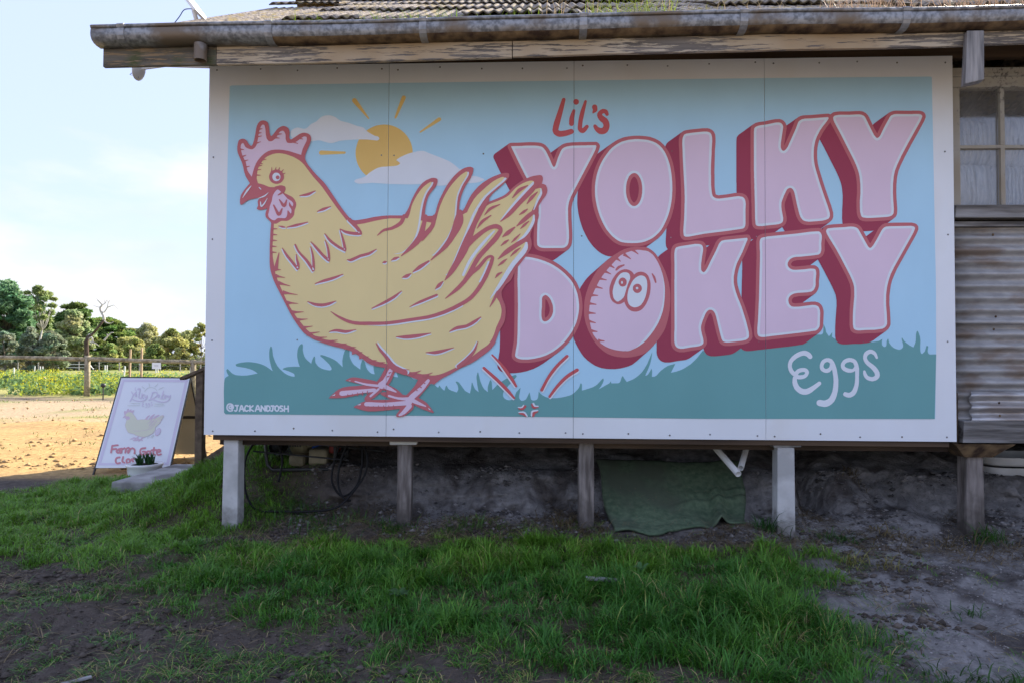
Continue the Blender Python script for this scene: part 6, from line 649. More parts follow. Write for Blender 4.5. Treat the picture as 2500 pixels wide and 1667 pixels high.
lettering_bottom||pale|3|4245,570 -10,-4 -8,-4 -11,-10 -5,-9 -3,-9 -1,-6 0,-16 4,-13 9,-16 10,-11 22,-18 15,-17 5,-7 4,-7 3,-13 -2,-2 -4,-4 -10,-5 -12,1 -8,3 -6,3 -5,6 -7,13 -4,12 -6,4 -3,0 -3,-2 -3,-4 0,-17 2,-7 5,-12 4,-6 9,-9 7,-4 11,-4 14,-3 8,0 14,4 9,4 5,4 9,9 3,5 2,10 0,8 -2,12 -8,16 -12,16 -15,14 -26,19 -5,5 -7,11 -3,7 0,5 3,8 6,8 9,5 8,2 10,-5 7,-5 13,-22 3,-1 6,1 2,5 1,2 -7,23 -4,8 -8,9 -6,4 -11,5 -5,1;3836,561 -16,-4 -20,-9 -17,-11 -17,-15 -13,-17 -6,-13 -4,-15 0,-17 4,-20 7,-15 5,-7 9,-9 10,-7 -4,-7 -3,-10 -1,-23 4,-19 8,-20 8,-10 7,-7 17,-13 15,-5 9,-2 16,0 15,4 10,5 12,8 54,45 3,6 0,6 -2,6 -4,2 -3,1 -6,0 -36,-25 -24,-14 -14,-6 -10,-2 -12,1 -10,4 -13,10 -6,8 -5,11 -3,10 -2,12 1,6 3,0 9,-2 14,1 14,3 14,6 10,9 6,10 4,12 -1,9 -5,11 -9,7 -8,3 -6,1 -14,0 -13,-2 -14,-6 -8,-6 -9,-10 -2,0 -9,11 -5,11 -2,7 -1,11 4,16 9,12 16,14 15,9 19,8 9,2 7,0 7,-2 7,-4 13,-13 5,-2 6,0 4,2 5,5 2,6 -2,9 -6,9 -5,6 -10,7 -11,5 -6,2 -5,1/3830,428 10,1 6,-1 2,-2 1,-3 -1,-3 -6,-7 -8,-3 -14,-2 -8,0 -7,2 5,9 3,3 6,3;4120,518 -17,-4 -10,-5 -7,-5 -8,-9 -3,-5 -4,-8 -2,-10 1,-13 5,-11 4,-5 7,-6 14,-7 14,-4 18,0 11,3 7,3 6,5 1,-1 0,-43 -2,-28 -4,-20 -6,-17 -5,-10 -7,-10 -11,-7 -8,-1 -19,5 -4,-1 -4,-3 -4,-7 -1,-5 1,-4 5,-6 16,-7 10,-2 14,1 14,6 13,10 9,14 7,17 7,30 2,21 0,32 1,4 1,42 -1,8 -5,24 -7,16 -4,6 -5,5 -11,7 -14,4/4122,492 6,1 10,-3 7,-4 3,-6 3,-8 2,-7 -7,-11 -5,-5 -8,0 -21,4 -12,6 -6,6 -1,3 1,6 4,8 11,7;3980,516 -11,-4 -10,-6 -5,-4 -7,-10 -4,-9 -3,-11 0,-14 1,-6 3,-9 8,-9 12,-7 12,-3 12,0 13,5 3,2 3,5 7,7 2,0 7,-44 1,-32 -3,-34 -5,-26 -10,-24 -10,-17 -10,-8 -14,-6 -10,-1 -22,4 -10,-2 -3,-1 -5,-5 -3,-5 -1,-5 1,-9 2,-4 6,-5 6,-3 33,-6 15,2 16,6 16,12 12,12 10,18 7,18 8,32 3,30 1,41 -4,28 -6,38 -4,14 -7,21 -7,13 -4,6 -6,7 -5,3 -14,5/3984,492 4,0 9,-4 4,-4 2,-5 -3,-13 -4,-9 -10,-7 -8,-2 -8,3 -4,4 -3,7 0,6 2,7 4,8 5,4
lettering_signature||pale|3|168,207 -5,-1 -3,-2 -4,-2 -4,-4 -2,-5 -2,-4 -1,-6 0,-6 2,-9 2,-3 3,-4 6,-6 6,-3 3,-1 9,0 11,3 2,1 2,2 1,2 0,2 -2,2 -2,1 0,1 4,3 3,4 1,3 1,6 -2,10 -3,5 -6,6 -6,3 -2,1 -7,1/169,197 3,0 5,-1 2,-1 0,-1 -2,0 -6,0 -4,-1 -1,-1 -3,-5 -2,-4 0,-6 1,-2 1,-3 4,-3 3,-2 4,-1 4,1 1,0 3,-2 0,-2 0,-1 -3,-1 -4,-1 -4,0 -3,2 -7,7 -2,2 -1,3 -1,6 1,7 3,5 3,3 2,1/173,184 1,0 2,0 1,-1 1,-1 -1,-3 -2,-1 -1,-1 -2,0 -1,2 0,1 1,2;205,196 -2,-1 -1,-2 1,-4 1,-1 2,-1 6,0 2,-2 0,-16 -1,-4 -1,-2 -1,-1 -2,0 -4,2 -3,0 -3,-3 0,-3 1,-3 3,-1 6,-3 4,0 3,1 3,3 1,2 3,5 1,5 0,19 1,1 3,0 2,2 1,1 0,3 -1,3 -2,1 -21,0;246,197 -2,-1 -2,-2 -3,-5 -1,-5 -5,-18 -3,-9 0,-2 1,-2 2,-2 3,0 3,1 1,3 3,8 0,1 2,0 8,0 1,0 1,-1 4,-9 2,-2 2,-1 2,1 2,1 1,1 1,3 1,0 5,-4 4,-1 4,-1 2,1 4,1 6,4 3,2 1,0 0,-4 1,-1 2,-2 3,0 2,0 2,2 0,5 0,1 1,0 3,-1 13,-7 3,0 2,1 1,2 0,1 0,1 -2,3 -6,5 -5,2 -5,3 -3,3 0,1 1,1 13,10 3,3 1,2 0,2 -1,2 -2,2 -3,0 -1,0 -11,-9 -1,0 -1,0 0,1 -1,6 -1,2 -1,1 -4,0 -2,-1 -1,-2 -1,-5 -1,0 -1,0 -2,3 -7,4 -3,1 -5,0 -3,-2 -2,-1 -3,-3 -3,-6 -2,-4 -2,-9 -1,1 -5,15 -3,5 -2,2 -3,2 -2,0/281,186 1,1 1,0 6,-5 2,0 4,0 1,0 1,2 1,0 1,-4 0,-14 0,-2 -1,0 -3,2 -3,0 -2,-1 -6,-3 -3,-1 -2,1 -2,3 -2,4 0,6 1,3 1,4 1,2/247,181 2,0 1,-1 1,-4 0,-2 -3,0 -2,1 0,1;352,198 -2,-1 -2,-2 -4,-9 -4,-13 -1,-3 -4,-11 0,-3 1,-2 1,-1 1,-1 3,0 1,0 2,2 1,1 3,8 0,1 2,0 11,0 2,0 1,-2 3,-7 3,-3 3,0 2,1 4,-1 3,1 1,0 1,2 0,18 0,2 1,0 1,-1 14,-18 2,-2 1,-1 2,0 2,1 2,2 1,2 4,-4 5,-1 1,-1 9,2 8,6 2,-4 2,-1 6,-2 4,0 2,1 3,2 3,6 1,3 0,4 1,3 0,12 1,2 3,1 0,-2 -1,-8 0,-4 1,-6 1,-2 2,-4 4,-4 2,-1 3,-2 4,-1 3,0 5,2 4,3 4,5 2,6 0,7 1,0 7,-4 6,-3 2,-3 -1,-2 -2,-1 -9,0 -2,-2 -2,-1 0,-3 1,-2 2,-2 2,0 9,0 5,1 4,2 3,4 1,0 1,-6 2,-2 1,0 2,0 2,1 2,2 0,1 0,8 1,4 2,0 9,0 3,1 1,-1 0,-1 0,-11 0,-2 1,-2 3,-2 2,0 2,1 2,2 0,1 0,20 -1,5 0,13 -2,3 -1,0 -2,1 -3,0 -2,-2 0,-2 0,-11 0,-1 -1,-1 -6,-1 -5,0 -2,1 0,1 -1,6 1,5 0,2 -2,2 -3,1 -1,0 -2,-1 -1,-2 -1,-2 0,-18 0,-2 -2,-2 -2,3 -3,4 -10,6 -2,2 1,1 1,1 7,-1 3,0 2,1 1,1 1,3 -1,2 -2,2 -9,2 -7,0 -1,-1 -3,-2 -3,-6 -1,0 -3,3 -5,4 -5,4 -2,0 -4,-1 -10,-7 -3,4 -3,2 -17,0 -2,0 -2,-1 -1,-2 -1,-4 1,-2 3,-1 1,-1 5,0 2,-1 0,-2 0,-4 -1,-5 0,-6 -1,-2 -1,-2 -1,0 -4,1 -4,-2 0,2 2,5 1,4 0,5 -1,3 -3,6 -3,3 -3,4 -6,2 -3,0 -4,1 -5,-1 -2,-2 -2,-2 0,-9 0,-1 -1,-1 0,11 -1,1 -3,3 -1,0 -2,0 -2,-2 -1,-2 0,-15 0,-1 -1,0 -1,0 -14,18 -3,2 -2,0 -1,0 -3,-2 0,-2 0,-19 -1,-3 -1,0 0,1 -7,18 -4,6 -1,2 -2,1 -4,0/421,186 2,0 2,0 3,-2 2,-4 2,-4 -1,-5 -2,-4 -1,-2 -2,-1 -4,-1 -2,1 -1,1 0,2 1,3 0,7 0,3 0,4/480,186 1,1 1,0 4,-3 2,-2 1,-4 0,-8 -3,-4 -4,-3 -1,0 -3,2 -2,2 -1,3 0,11 2,3/354,183 1,1 1,-1 1,-1 2,-6 0,-2 -5,0 -2,0 0,1 0,1
"""
SIGNART = """
print|logo_lettering|lilac|3|219,865 -2,-5 1,-58 1,-11 4,-21 4,-9 8,-8 5,-2 10,0 6,-3 3,2 0,11 1,2 18,-16 6,0 1,3 -3,6 -18,18 -2,3 0,3 3,4 13,15 0,5 -4,3 -4,0 -9,-10 -3,0 -3,14 -4,4 -3,0 -1,-5 2,-48 -2,-1 -6,1 -6,4 -3,7 -3,16 -2,70 -4,6;452,848 -3,-7 -6,-93 3,-5 5,0 2,3 0,11 2,2 3,-3 8,-12 3,-2 2,0 3,2 -1,5 -15,25 -2,7 2,5 13,12 0,5 -1,3 -3,2 -4,0 -3,-3 -2,1 2,35 -4,6;142,835 -1,-4 1,-4 15,-22 7,-10 1,-3 -4,-25 -11,-44 0,-5 4,-3 4,0 2,3 6,25 2,2 5,-7 18,-7 20,-8 13,-4 12,-1 29,0 16,4 11,4 7,5 8,11 4,10 2,25 -1,11 -3,4 -3,1 -2,0 -2,-2 -4,-17 -4,-3 -2,3 -2,14 -1,3 -4,2 -2,0 -2,-2 1,-19 3,-8 3,-3 10,-3 2,-2 -1,-6 -3,-5 -7,-6 -9,-5 -22,-5 -22,0 -25,5 -36,14 -5,1 -2,1 0,3 6,28 4,13 3,5 1,-1 1,-1 4,-14 6,-10 7,-3 4,3 3,5 -1,9 -3,12 -4,8 -4,3 -6,3 0,1 7,13 0,5 -4,4 -4,-1 -17,-28 -2,-2 -6,6 -14,22 -3,3;368,833 -21,-5 -5,-3 0,-4 3,-6 0,-8 -3,-57 -2,-3 -12,-8 0,-5 3,-3 6,0 22,10 63,-24 17,-4 19,-4 30,0 13,4 14,6 8,6 7,9 3,8 2,9 2,22 0,19 -3,5 -4,2 -3,-2 -5,-16 -4,-6 -3,1 -2,13 -2,3 -4,2 -2,0 -1,-2 -1,-5 1,-12 3,-8 5,-4 13,1 1,-7 -2,-10 -8,-12 -12,-8 -8,-3 -13,-4 -22,0 -12,2 -31,8 -42,16 -2,1 1,3 14,13 7,8 7,12 2,-1 6,-14 9,-7 5,0 2,2 4,6 1,7 -4,16 -7,11 -8,3 -6,-3 -2,0 -6,15 -5,7 -5,5 -7,3/373,822 8,0 8,-5 3,-5 3,-9 -1,-10 -4,-9 -12,-15 -7,-6 -9,-7 -8,-3 -2,4 1,12 2,46 2,2/414,792 2,1 1,-1 3,-5 2,-8 -1,-5 -1,0 -2,1 -3,7;483,797 -6,-3 -3,-4 -3,-11 0,-12 3,-7 7,-6 9,-5 4,0 2,3 -1,4 -8,7 1,2 8,4 3,4 1,6 -1,7 -5,9 -5,2/485,784 4,0 1,-3 -2,-2 -4,-2 -1,4
print|small_lettering|lilac|3|168,883 1,-18 4,-14 2,-3 8,-3 8,2 1,2 -2,2 -11,1 -3,2 -1,5 -2,22 -2,3;202,879 0,-6 4,-24 2,-1 2,1 -1,10 2,0 8,-9 3,-1 2,0 -1,4 -6,6 -2,5 6,6 0,3 -3,2 -8,-7 -1,1 -4,9;195,872 -2,-2 2,-13 2,-8 3,-1 1,4 -3,16 -2,3;363,715 -5,-3 1,-9 4,-7 12,-10 1,-6 -1,-5 -3,-2 -6,-1 -1,-1 3,-3 9,1 3,2 1,3 1,6 -2,6 -5,6 -10,8 -2,5 2,3 7,1 2,2 -3,2;280,711 -5,-6 -1,-7 2,-4 9,-7 0,-1 -4,-4 -1,-4 1,-6 2,-6 3,-4 6,-2 13,1 1,2 -2,2 -15,2 -3,3 0,7 8,6 1,3 -3,5 -12,6 -1,3 2,4 2,1 11,-1 2,1 0,1 -6,4 -7,1;314,703 -4,-4 0,-8 6,-10 8,-3 4,-17 0,-3 -2,-3 -8,-5 1,-3 5,0 8,5 1,11 -4,20 -5,12 -4,7/316,697 2,0 3,-5 0,-4 -2,-2 -1,0 -3,5 0,3;341,704 -5,-5 0,-8 5,-9 3,-2 6,-1 2,-10 -2,-6 -8,-5 0,-3 3,-2 6,3 5,5 1,3 0,10 -7,23 -4,5/342,697 3,0 2,-3 0,-6 -1,-2 -2,0 -3,5 0,3
print|sunrise|faded|3|292,933 -1,-1 0,-5 13,-34 3,-2 1,2 -1,6 -13,33;381,931 -23,-39 0,-3 2,-3 2,2 5,7 3,7 11,19 3,8 0,2;231,896 -2,-2 2,-3 30,-25 3,0 1,3 -2,2 -30,24;444,888 -37,-23 -5,-3 -1,-4 1,-1 3,0 35,22 7,5 -1,4;309,884 -11,-4 -6,-3 -10,-10 -13,-27 -1,-3 1,-2 2,-1 2,1 10,24 8,10 7,5 7,3 12,2 12,1 11,-2 6,-2 16,-8 5,-3 10,-9 14,-20 2,-1 1,1 -9,16 -8,10 -6,6 -10,6 -15,7 -14,3;168,700 -2,-2 3,-2 11,0 7,-2 27,0 7,-1 21,0 6,-2 12,0 2,2 -1,3 -10,2 -26,-1 -7,2 -23,0 -6,1;398,694 -1,-2 2,-2 5,-1 82,0 3,1 1,1 -2,3 -3,1;141,673 0,-3 4,-1 116,1 2,0 0,2 0,1 -3,2;471,674 -33,-1 -6,-1 -25,-1 -8,-1 -1,-2 2,-2 7,-1 10,2 26,0 7,1 26,1 6,1 20,0 3,1 0,2 -2,2;460,351 -20,-27 -1,-3 1,-2 2,0 6,7 15,20 0,4 -1,2;416,349 -1,0 0,-3 6,-16 3,-8 3,-1 -1,9 -6,15 -2,4;465,342 -12,-21 -3,-6 2,-3 2,0 15,27 0,3 -1,1;408,340 0,-3 3,-16 5,-13 2,-2 1,2 -2,12 -5,17 -3,3
print|notice_lettering|red|3|142,248 -31,-5 -8,0 -5,-2 -2,-3 -1,-6 6,-70 3,-6 4,-3 5,-2 3,3 2,3 -2,26 1,3 5,2 8,0 19,2 2,-2 -3,-8 1,-10 5,-7 7,-7 11,-7 8,0 8,3 6,-4 5,-2 6,5 5,0 4,4 0,4 -4,25 1,3 19,13 1,-2 -1,-14 2,-25 5,-6 4,-3 3,0 4,3 1,3 -2,28 1,10 5,4 5,3 5,-3 0,-3 -9,-11 -1,-9 3,-13 4,-7 5,-5 6,-2 5,2 3,6 2,7 3,23 11,9 5,2 9,-6 5,-8 3,-8 1,-18 3,-11 4,-3 4,-2 2,0 4,3 1,7 -3,25 -5,14 -8,11 -8,7 -6,4 -8,3 -3,1 -9,-4 -9,-5 -12,10 -6,3 -6,0 -10,-4 -10,-10 -1,0 -4,8 -5,3 -3,0 -14,-8 -9,4 -2,0 -4,-4 -8,2 -18,-7 -7,-5 -2,1 -3,6 -8,3 -18,-2 -11,-1 -1,1 -2,8 0,7 1,2 4,1 36,5 4,1 2,3 1,3 -1,5 -5,5 -4,1/175,187 2,0 2,-2 0,-8 -4,-8 -3,-1 -5,3 -1,4 5,8;493,220 -5,-5 1,-19 -2,-1 -9,-1 -5,-2 -3,-5 1,-6 -26,2 -7,-3 -6,-7 -13,6 -18,0 -6,-2 -3,-4 0,-3 2,-5 3,-3 4,-2 16,0 2,-2 0,-3 -3,-4 -9,-4 -10,1 -8,9 -5,10 -1,6 0,8 1,6 1,4 3,2 14,3 12,0 8,3 3,4 -2,8 -3,4 -6,2 -26,-3 -13,-5 -4,-5 -3,-7 -2,-16 2,-14 10,-20 10,-12 6,-4 7,-2 13,0 12,4 6,5 4,6 12,-9 9,-5 9,0 7,5 7,-5 5,0 4,3 0,6 -8,22 -3,13 1,2 7,0 3,-3 2,-21 6,-12 10,-8 18,-5 3,1 2,4 0,5 -6,6 -14,6 -2,3 -1,6 0,17 4,2 7,0 3,-2 1,-10 5,-16 10,-15 7,-5 8,-5 8,0 8,3 12,6 3,4 0,6 -7,7 -6,0 -14,-7 -2,-1 -6,3 -6,9 1,2 9,1 10,1 6,3 3,3 1,3 -1,10 -3,8 -7,8 -5,3 -6,2 -12,0 -10,-5 -8,3 -13,-1 -1,3 -1,9 -2,8 -7,5/543,179 5,1 4,-1 0,-2 -3,-2 -5,0 -2,1/450,164 6,0 7,-3 0,-5 -5,-7 -5,1 -4,4 -1,5;228,125 -2,-1 -3,-5 0,-32 2,-16 5,-8 8,-8 19,-8 5,0 2,1 1,3 -1,7 -5,5 -16,8 -2,3 -1,13 0,19 0,10 -5,7;193,120 -15,-3 -7,-3 -4,-4 -4,-10 -1,-16 4,-15 11,-19 10,-8 8,-3 5,-1 25,8 2,1 0,4 -2,8 -6,3 -6,0 -17,-5 -4,0 -4,3 -6,10 -3,14 0,9 2,4 8,3 15,2 3,2 3,4 -1,6 -3,4 -4,2;276,102 -5,-3 -7,-7 -2,-7 0,-10 1,-4 5,-11 4,-6 5,-5 9,-5 8,-2 5,0 8,4 4,5 2,8 0,12 -3,9 3,-2 17,-18 0,-1 -2,-1 -13,-6 -2,-2 0,-6 4,-6 3,-2 6,0 15,6 7,4 3,9 -3,8 -17,19 1,2 7,0 5,3 1,3 -2,6 -4,5 -3,1 -11,0 -11,-1 -7,-5 -1,-7 -7,6 -9,6 -6,1/283,83 5,1 6,-6 2,-6 0,-6 0,-2 -3,-3 -3,-1 -4,2 -6,7 -1,5 0,5
print|hen_outline|lilac2|1|157,636 -3,-1 -4,-4 -4,-20 -2,-5 -3,0 -4,6 -4,2 -5,-1 -2,-3 -1,-7 1,-7 6,-13 4,-14 6,-10 -10,-12 -3,-11 3,-3 8,5 16,3 -4,-4 1,-5 -2,-4 6,-2 8,2 -2,-9 7,-9 -1,-25 0,-27 3,-11 5,-12 23,-41 16,-19 19,-9 40,-11 22,-14 20,-6 -10,-16 -27,5 -6,0 -6,-3 25,-6 -31,-4 -7,-4 -8,-8 20,1 31,7 -7,-8 2,-3 -15,-7 9,-4 17,-2 32,4 -4,-8 2,-2 7,1 5,3 6,5 2,6 24,-10 -7,11 -11,7 14,17 5,-1 11,8 39,20 19,13 7,9 11,24 2,8 0,10 -5,14 0,6 5,8 6,5 6,12 19,25 1,8 -2,9 10,19 -1,13 12,18 -1,8 -6,4 2,5 -1,4 -7,1 -13,-4 -12,-7 -15,-13 -22,-9 6,9 18,16 4,7 -1,3 -5,1 -15,-5 -11,-6 -10,-8 -8,-10 -7,-14 -4,-5 -2,6 3,14 14,30 0,5 -7,0 -13,-7 -12,-14 -9,-17 -8,-21 -11,0 3,21 12,20 0,4 -4,2 -11,-4 -7,-7 -8,-11 -5,-14 -6,-10 -27,0 -37,-5 -8,4 -29,40 -16,15 -9,12 -1,8 7,19 -2,6 -4,2 -5,1 -15,-8 -2,2 0,6 -1,5 -3,3 -5,0 -6,-3 -9,-9 -4,17/330,331 29,-9 -6,-10 -9,-9 -4,1 -8,6 -10,5/315,310 5,-3 -7,-1 -1,-2 13,-6 -26,-1 7,4
print|hen_body|cream|2|178,598 -11,-2 -9,-6 -8,-11 -2,-14 3,-8 15,-5 8,0 11,1 -1,-7 12,-6 3,-5 -2,-14 -3,-4 -3,-2 -9,0 -10,-4 -1,-48 3,-14 5,-13 21,-37 16,-20 7,-5 12,-6 39,-9 28,-17 18,-4 5,0 7,-5 11,-3 31,-5 17,2 29,15 29,21 6,10 10,27 -1,10 -6,15 39,56 -1,6 -6,2 6,7 3,9 6,8 1,6 -4,4 11,18 2,7 -1,4 -2,1 -8,0 1,5 -1,3 -5,2 -9,-5 -27,-19 -18,-7 -3,0 -4,-3 -20,-4 -6,-5 -17,-5 -21,-3 -32,6 -3,-2 -32,0 -28,-6 -8,2 -5,5 -30,40 -17,17 -9,13 -15,8
print|hen_line|lilac2|3|505,558 -43,-46 12,7 25,25 8,11 0,2;443,539 -10,-15 -41,-83 12,11 18,28 10,11 16,11 5,1 6,-1 -1,-2 -6,-8 -20,-23 -18,-29 -21,-21 18,12 32,34 6,3 1,-1 -12,-27 -9,-13 -9,-8 -19,-11 -22,-8 -53,-9 -48,0 -10,2 -18,8 13,-8 12,-5 15,-1 30,1 59,9 26,9 17,9 9,8 9,13 8,15 5,15 -2,4 -6,-1 -14,-13 -2,0 9,14 20,20 5,10 -3,6 -8,1 -9,-3 -17,-11 5,16 15,27 0,2;506,526 -13,-8 -11,-12 8,4 17,13;409,525 -2,-2 -12,-33 -21,-25 21,16 15,20 3,9 1,6 -1,8;493,492 -24,-14 -10,-12 35,22 1,2;458,427 -9,-17 8,12 2,4
print|egg_print|lilac2|1|523,387 -2,13 -4,11 -6,7 -7,4 -8,-1 -8,-4 -7,-9 -6,-11 -3,-13 -1,-13 2,-12 4,-11 5,-7 8,-4 8,0 8,5 7,8 5,11 4,13
print|egg_print|lilac|2|518,386 -2,10 -3,8 -4,6 -6,3 -7,0 -6,-4 -6,-6 -4,-9 -3,-11 -1,-10 1,-10 4,-9 4,-6 6,-3 7,1 6,3 6,7 4,9 3,10
"""
# ------------------------------------------------------------------ the painted sign
MW, MH = 4.7736, 2.4189
sign = empty("mural_sign", (2.387, 0, 0), "large four-panel painted sign with a yellow hen and pink block lettering", "sign")
SEAMS = [0, 1.196, 2.398, 3.606, MW]
for i in range(4):
    a, b_ = SEAMS[i]+(.0012 if i else 0), SEAMS[i+1]-(.0012 if i < 3 else 0)
    o = MB().box((a, 0, 0), (b_, .012, MH)).build("panel", m_board, sign)
    b = MB()                                                   # screw heads round and across the panel
    for row, z in enumerate((.035, .62, 1.28, 1.82, MH-.035)):
        xs = [a+.05, (a+b_)/2, b_-.05] if row in (0, 4) else [a+.045, (a+b_)/2+.02, b_-.045]
        if row in (0, 4): xs += [a+.34, b_-.34]
        for x in xs: b.ball((x+rnd.uniform(-.01, .01), -.001, z+rnd.uniform(-.012, .012)), .0058, 1, .55, 1, 8, 4)
    tag(b.build("screw_heads", m_galv, o, smooth=True), kind="stuff")
NICE = dict(letter_y1="painted_letter", letter_o1="painted_letter", letter_l1="painted_letter", letter_k1="painted_letter", letter_y2="painted_letter", letter_d1="painted_letter", letter_k2="painted_letter", letter_e1="painted_letter", letter_y3="painted_letter",
            painted_cloud_a="painted_cloud", painted_cloud_b="painted_cloud", lettering_top="small_lettering", lettering_bottom="small_lettering", lettering_signature="small_lettering")
LBL = dict(letter_y1="pink Y behind the hen's tail", letter_o1="pink round O of the upper word", letter_l1="pink L of the upper word", letter_k1="pink K of the upper word", letter_y2="pink Y at the upper right", letter_d1="pink D next to the hen's tail",
           letter_k2="pink K right of the egg", letter_e1="pink E of the lower word", letter_y3="pink Y at the end of the lower word", painted_egg="egg with wide eyes used as the letter O", painted_cloud_a="white cloud left of the painted sun", painted_cloud_b="white cloud under the painted sun",
           lettering_top="red hand lettering above the upper word", lettering_bottom="white hand lettering on the painted grass", lettering_signature="tiny white lettering in the lower left corner", painted_hen="yellow hen facing left with dark pink outline")
def decode(data):
    for line in data.strip().split("\n"):
        part, sub, mt, lay, rest = line.split("|"); regs = []
        for reg in rest.split(";"):
            rings = []
            for rg in reg.split("/"):
                a = np.cumsum(np.array([[int(q) for q in p.split(",")] for p in rg.split(" ")]), 0)/1000.0
                rings.append(a)
            regs.append(rings)
        yield part, sub, mt, int(lay), regs
_k = [0]
def flat_shape(name, regs, m, parent, place, layer, step=.0006, cuts=()):
    """flat printed or painted shape, each ring triangulated; every shape lies a hair above the one before"""
    b = MB()
    for rings in regs:
        _k[0] += 1; h = .0012+layer*step+(_k[0] % 41)*step*.02
        loops = [[Vector((p[0], p[1], 0)) for p in rg] for rg in rings]
        tris = tessellate_polygon(loops); pts = [p for l in loops for p in l]
        V = [place(p.x, p.y, h) for p in pts]; Fq = []
        for t in tris:
            A, B, C_ = (pts[i] for i in t); ar = (B.x-A.x)*(C_.y-A.y)-(B.y-A.y)*(C_.x-A.x)
            if abs(ar) > 1e-12: Fq.append(t if ar > 0 else t[::-1])
        b.add(V, Fq)
    me = bpy.data.meshes.new(name); me.from_pydata(b.v, [], b.f)
    if cuts:                                                   # leave the joints between the panels open
        bm = bmesh.new(); bm.from_mesh(me)
        for x in cuts:
            for e in (-.0012, .0012):
                bmesh.ops.bisect_plane(bm, geom=bm.verts[:]+bm.edges[:]+bm.faces[:], plane_co=(x+e, 0, 0), plane_no=(1, 0, 0))
            bmesh.ops.delete(bm, geom=[f for f in bm.faces if abs(f.calc_center_median().x-x) < .0012], context='FACES')
        bm.to_mesh(me); bm.free()
    me.materials.append(m); o = bpy.data.objects.new(name, me); COL.objects.link(o); adopt(o, parent); return o
on_mural = lambda x, y, h: (x, -h, y)
PARTS = {}
for part, sub, mt, lay, regs in decode(MURAL):
    m = PM["yellow_sun"] if part == "painted_sun" else PM[mt]
    cuts = [s for s in SEAMS[1:4] if any((rg[:, 0].min() < s < rg[:, 0].max()) for rings in regs for rg in rings)]
    base = sub == "" or sub in ("letter_outline", "egg_outline") or part in ("motion_mark", "impact_mark")
    if part in ("motion_mark", "impact_mark"):
        flat_shape(part if sub == "mark" else part+"_edge", regs, m, sign, on_mural, lay, cuts=cuts); continue
    if part not in PARTS and not base:
        PARTS[part] = [None, []]
    if base:
        o = flat_shape(NICE.get(part, part), regs, m, sign, on_mural, lay, cuts=cuts) if sub != "sun_ray" else None
        if part in LBL: o["label"] = LBL[part]
        if part in PARTS:
            for q in PARTS[part][1]: adopt(q, o)
            PARTS[part][0] = o
        else: PARTS[part] = [o, []]
    else:
        for rg in regs:
            o = flat_shape(sub, [rg], m, PARTS[part][0] or sign, on_mural, lay, cuts=[s for s in cuts if rg[0][:, 0].min() < s < rg[0][:, 0].max()])
            if PARTS[part][0] is None: PARTS[part][1].append(o)

# ------------------------------------------------------------------ things under the shed
# green turf mat draped down the bank
V = []; nu, nv = 46, 44
for j in range(nv+1):
    v = j/nv
    for i in range(nu+1):
        u = i/nu
        xt = 2.60+u*1.07; xb = 2.655+u*.86
        x = xt+(xb-xt)*v+.010*math.sin(9*v+3*u)
        yb = -.03+.0*u+.16*ss(.25, .80, u)-.03*ss(.85, 1, u)+.012*math.sin(14*u)
        y = .74+(float(yb)-.74)*v
        z = float(gz(np.array(x), np.array(y)))
        # the mat is stiff: it spans hollows, with one upright crease and two lying folds
        zs = -.255+(-.612+.03*float(ss(.25, .8, u))+.255)*float(ss(-.05, .95, v))
        z = max(z+.02, zs*.75+z*.25+.02)
        z += .055*math.exp(-((u-.80-.05*(v-.5))/.035)**2)*v-.02*math.exp(-((u-.74)/.03)**2)*v
        z += .028*math.exp(-((v-.66+.10*u)/.025)**2)*ss(.3, .7, u)+.024*math.exp(-((v-.52+.06*u)/.02)**2)*ss(.4, .9, u)
        y -= .025*math.exp(-((u-.80)/.05)**2)*v
        V.append((x, y, z+float(vn(np.array(x*7.), np.array(y*7.), 3)-.5)*.012))
Fq = [(j*(nu+1)+i, (j+1)*(nu+1)+i, (j+1)*(nu+1)+i+1, j*(nu+1)+i+1) for j in range(nv) for i in range(nu)]
matt = MB().add(V, Fq).build("turf_mat", m_turf, None, smooth=True, solid=.014)
tag(matt, "creased green artificial turf mat draped over the bank", "mat")
MATV = np.array(V).reshape(nv+1, nu+1, 3)

def pipe(p, q, r, label):
    p, q = Vector(p), Vector(q); d = (q-p).normalized(); a = d.orthogonal().normalized(); b_ = d.cross(a); n = 18; V = []
    for c_, rr in ((p, r), (q, r), (q, r*.84), (q-d*.25, r*.84)): V += [c_+a*(rr*math.cos(t))+b_*(rr*math.sin(t)) for t in (2*math.pi*j/n for j in range(n))]
    o = MB().add(V, [(i*n+j, i*n+(j+1) % n, (i+1)*n+(j+1) % n, (i+1)*n+j) for i in range(3) for j in range(n)]+[tuple(range(3*n, 4*n))]).build("plastic_pipe", m_pvc, None)
    for k, pl in enumerate(o.data.polygons): pl.use_smooth = k < 3*n
    return tag(o, label, "pipe", "white plastic pipes under the shed")
pipe((3.36, .62, -.03), (3.468, .12, -.235), .021, "longer white plastic pipe poking out above the turf mat")
pipe((3.73, .75, -.06), (3.512, .22, -.212), .020, "shorter shaded white plastic pipe behind the other pipe")

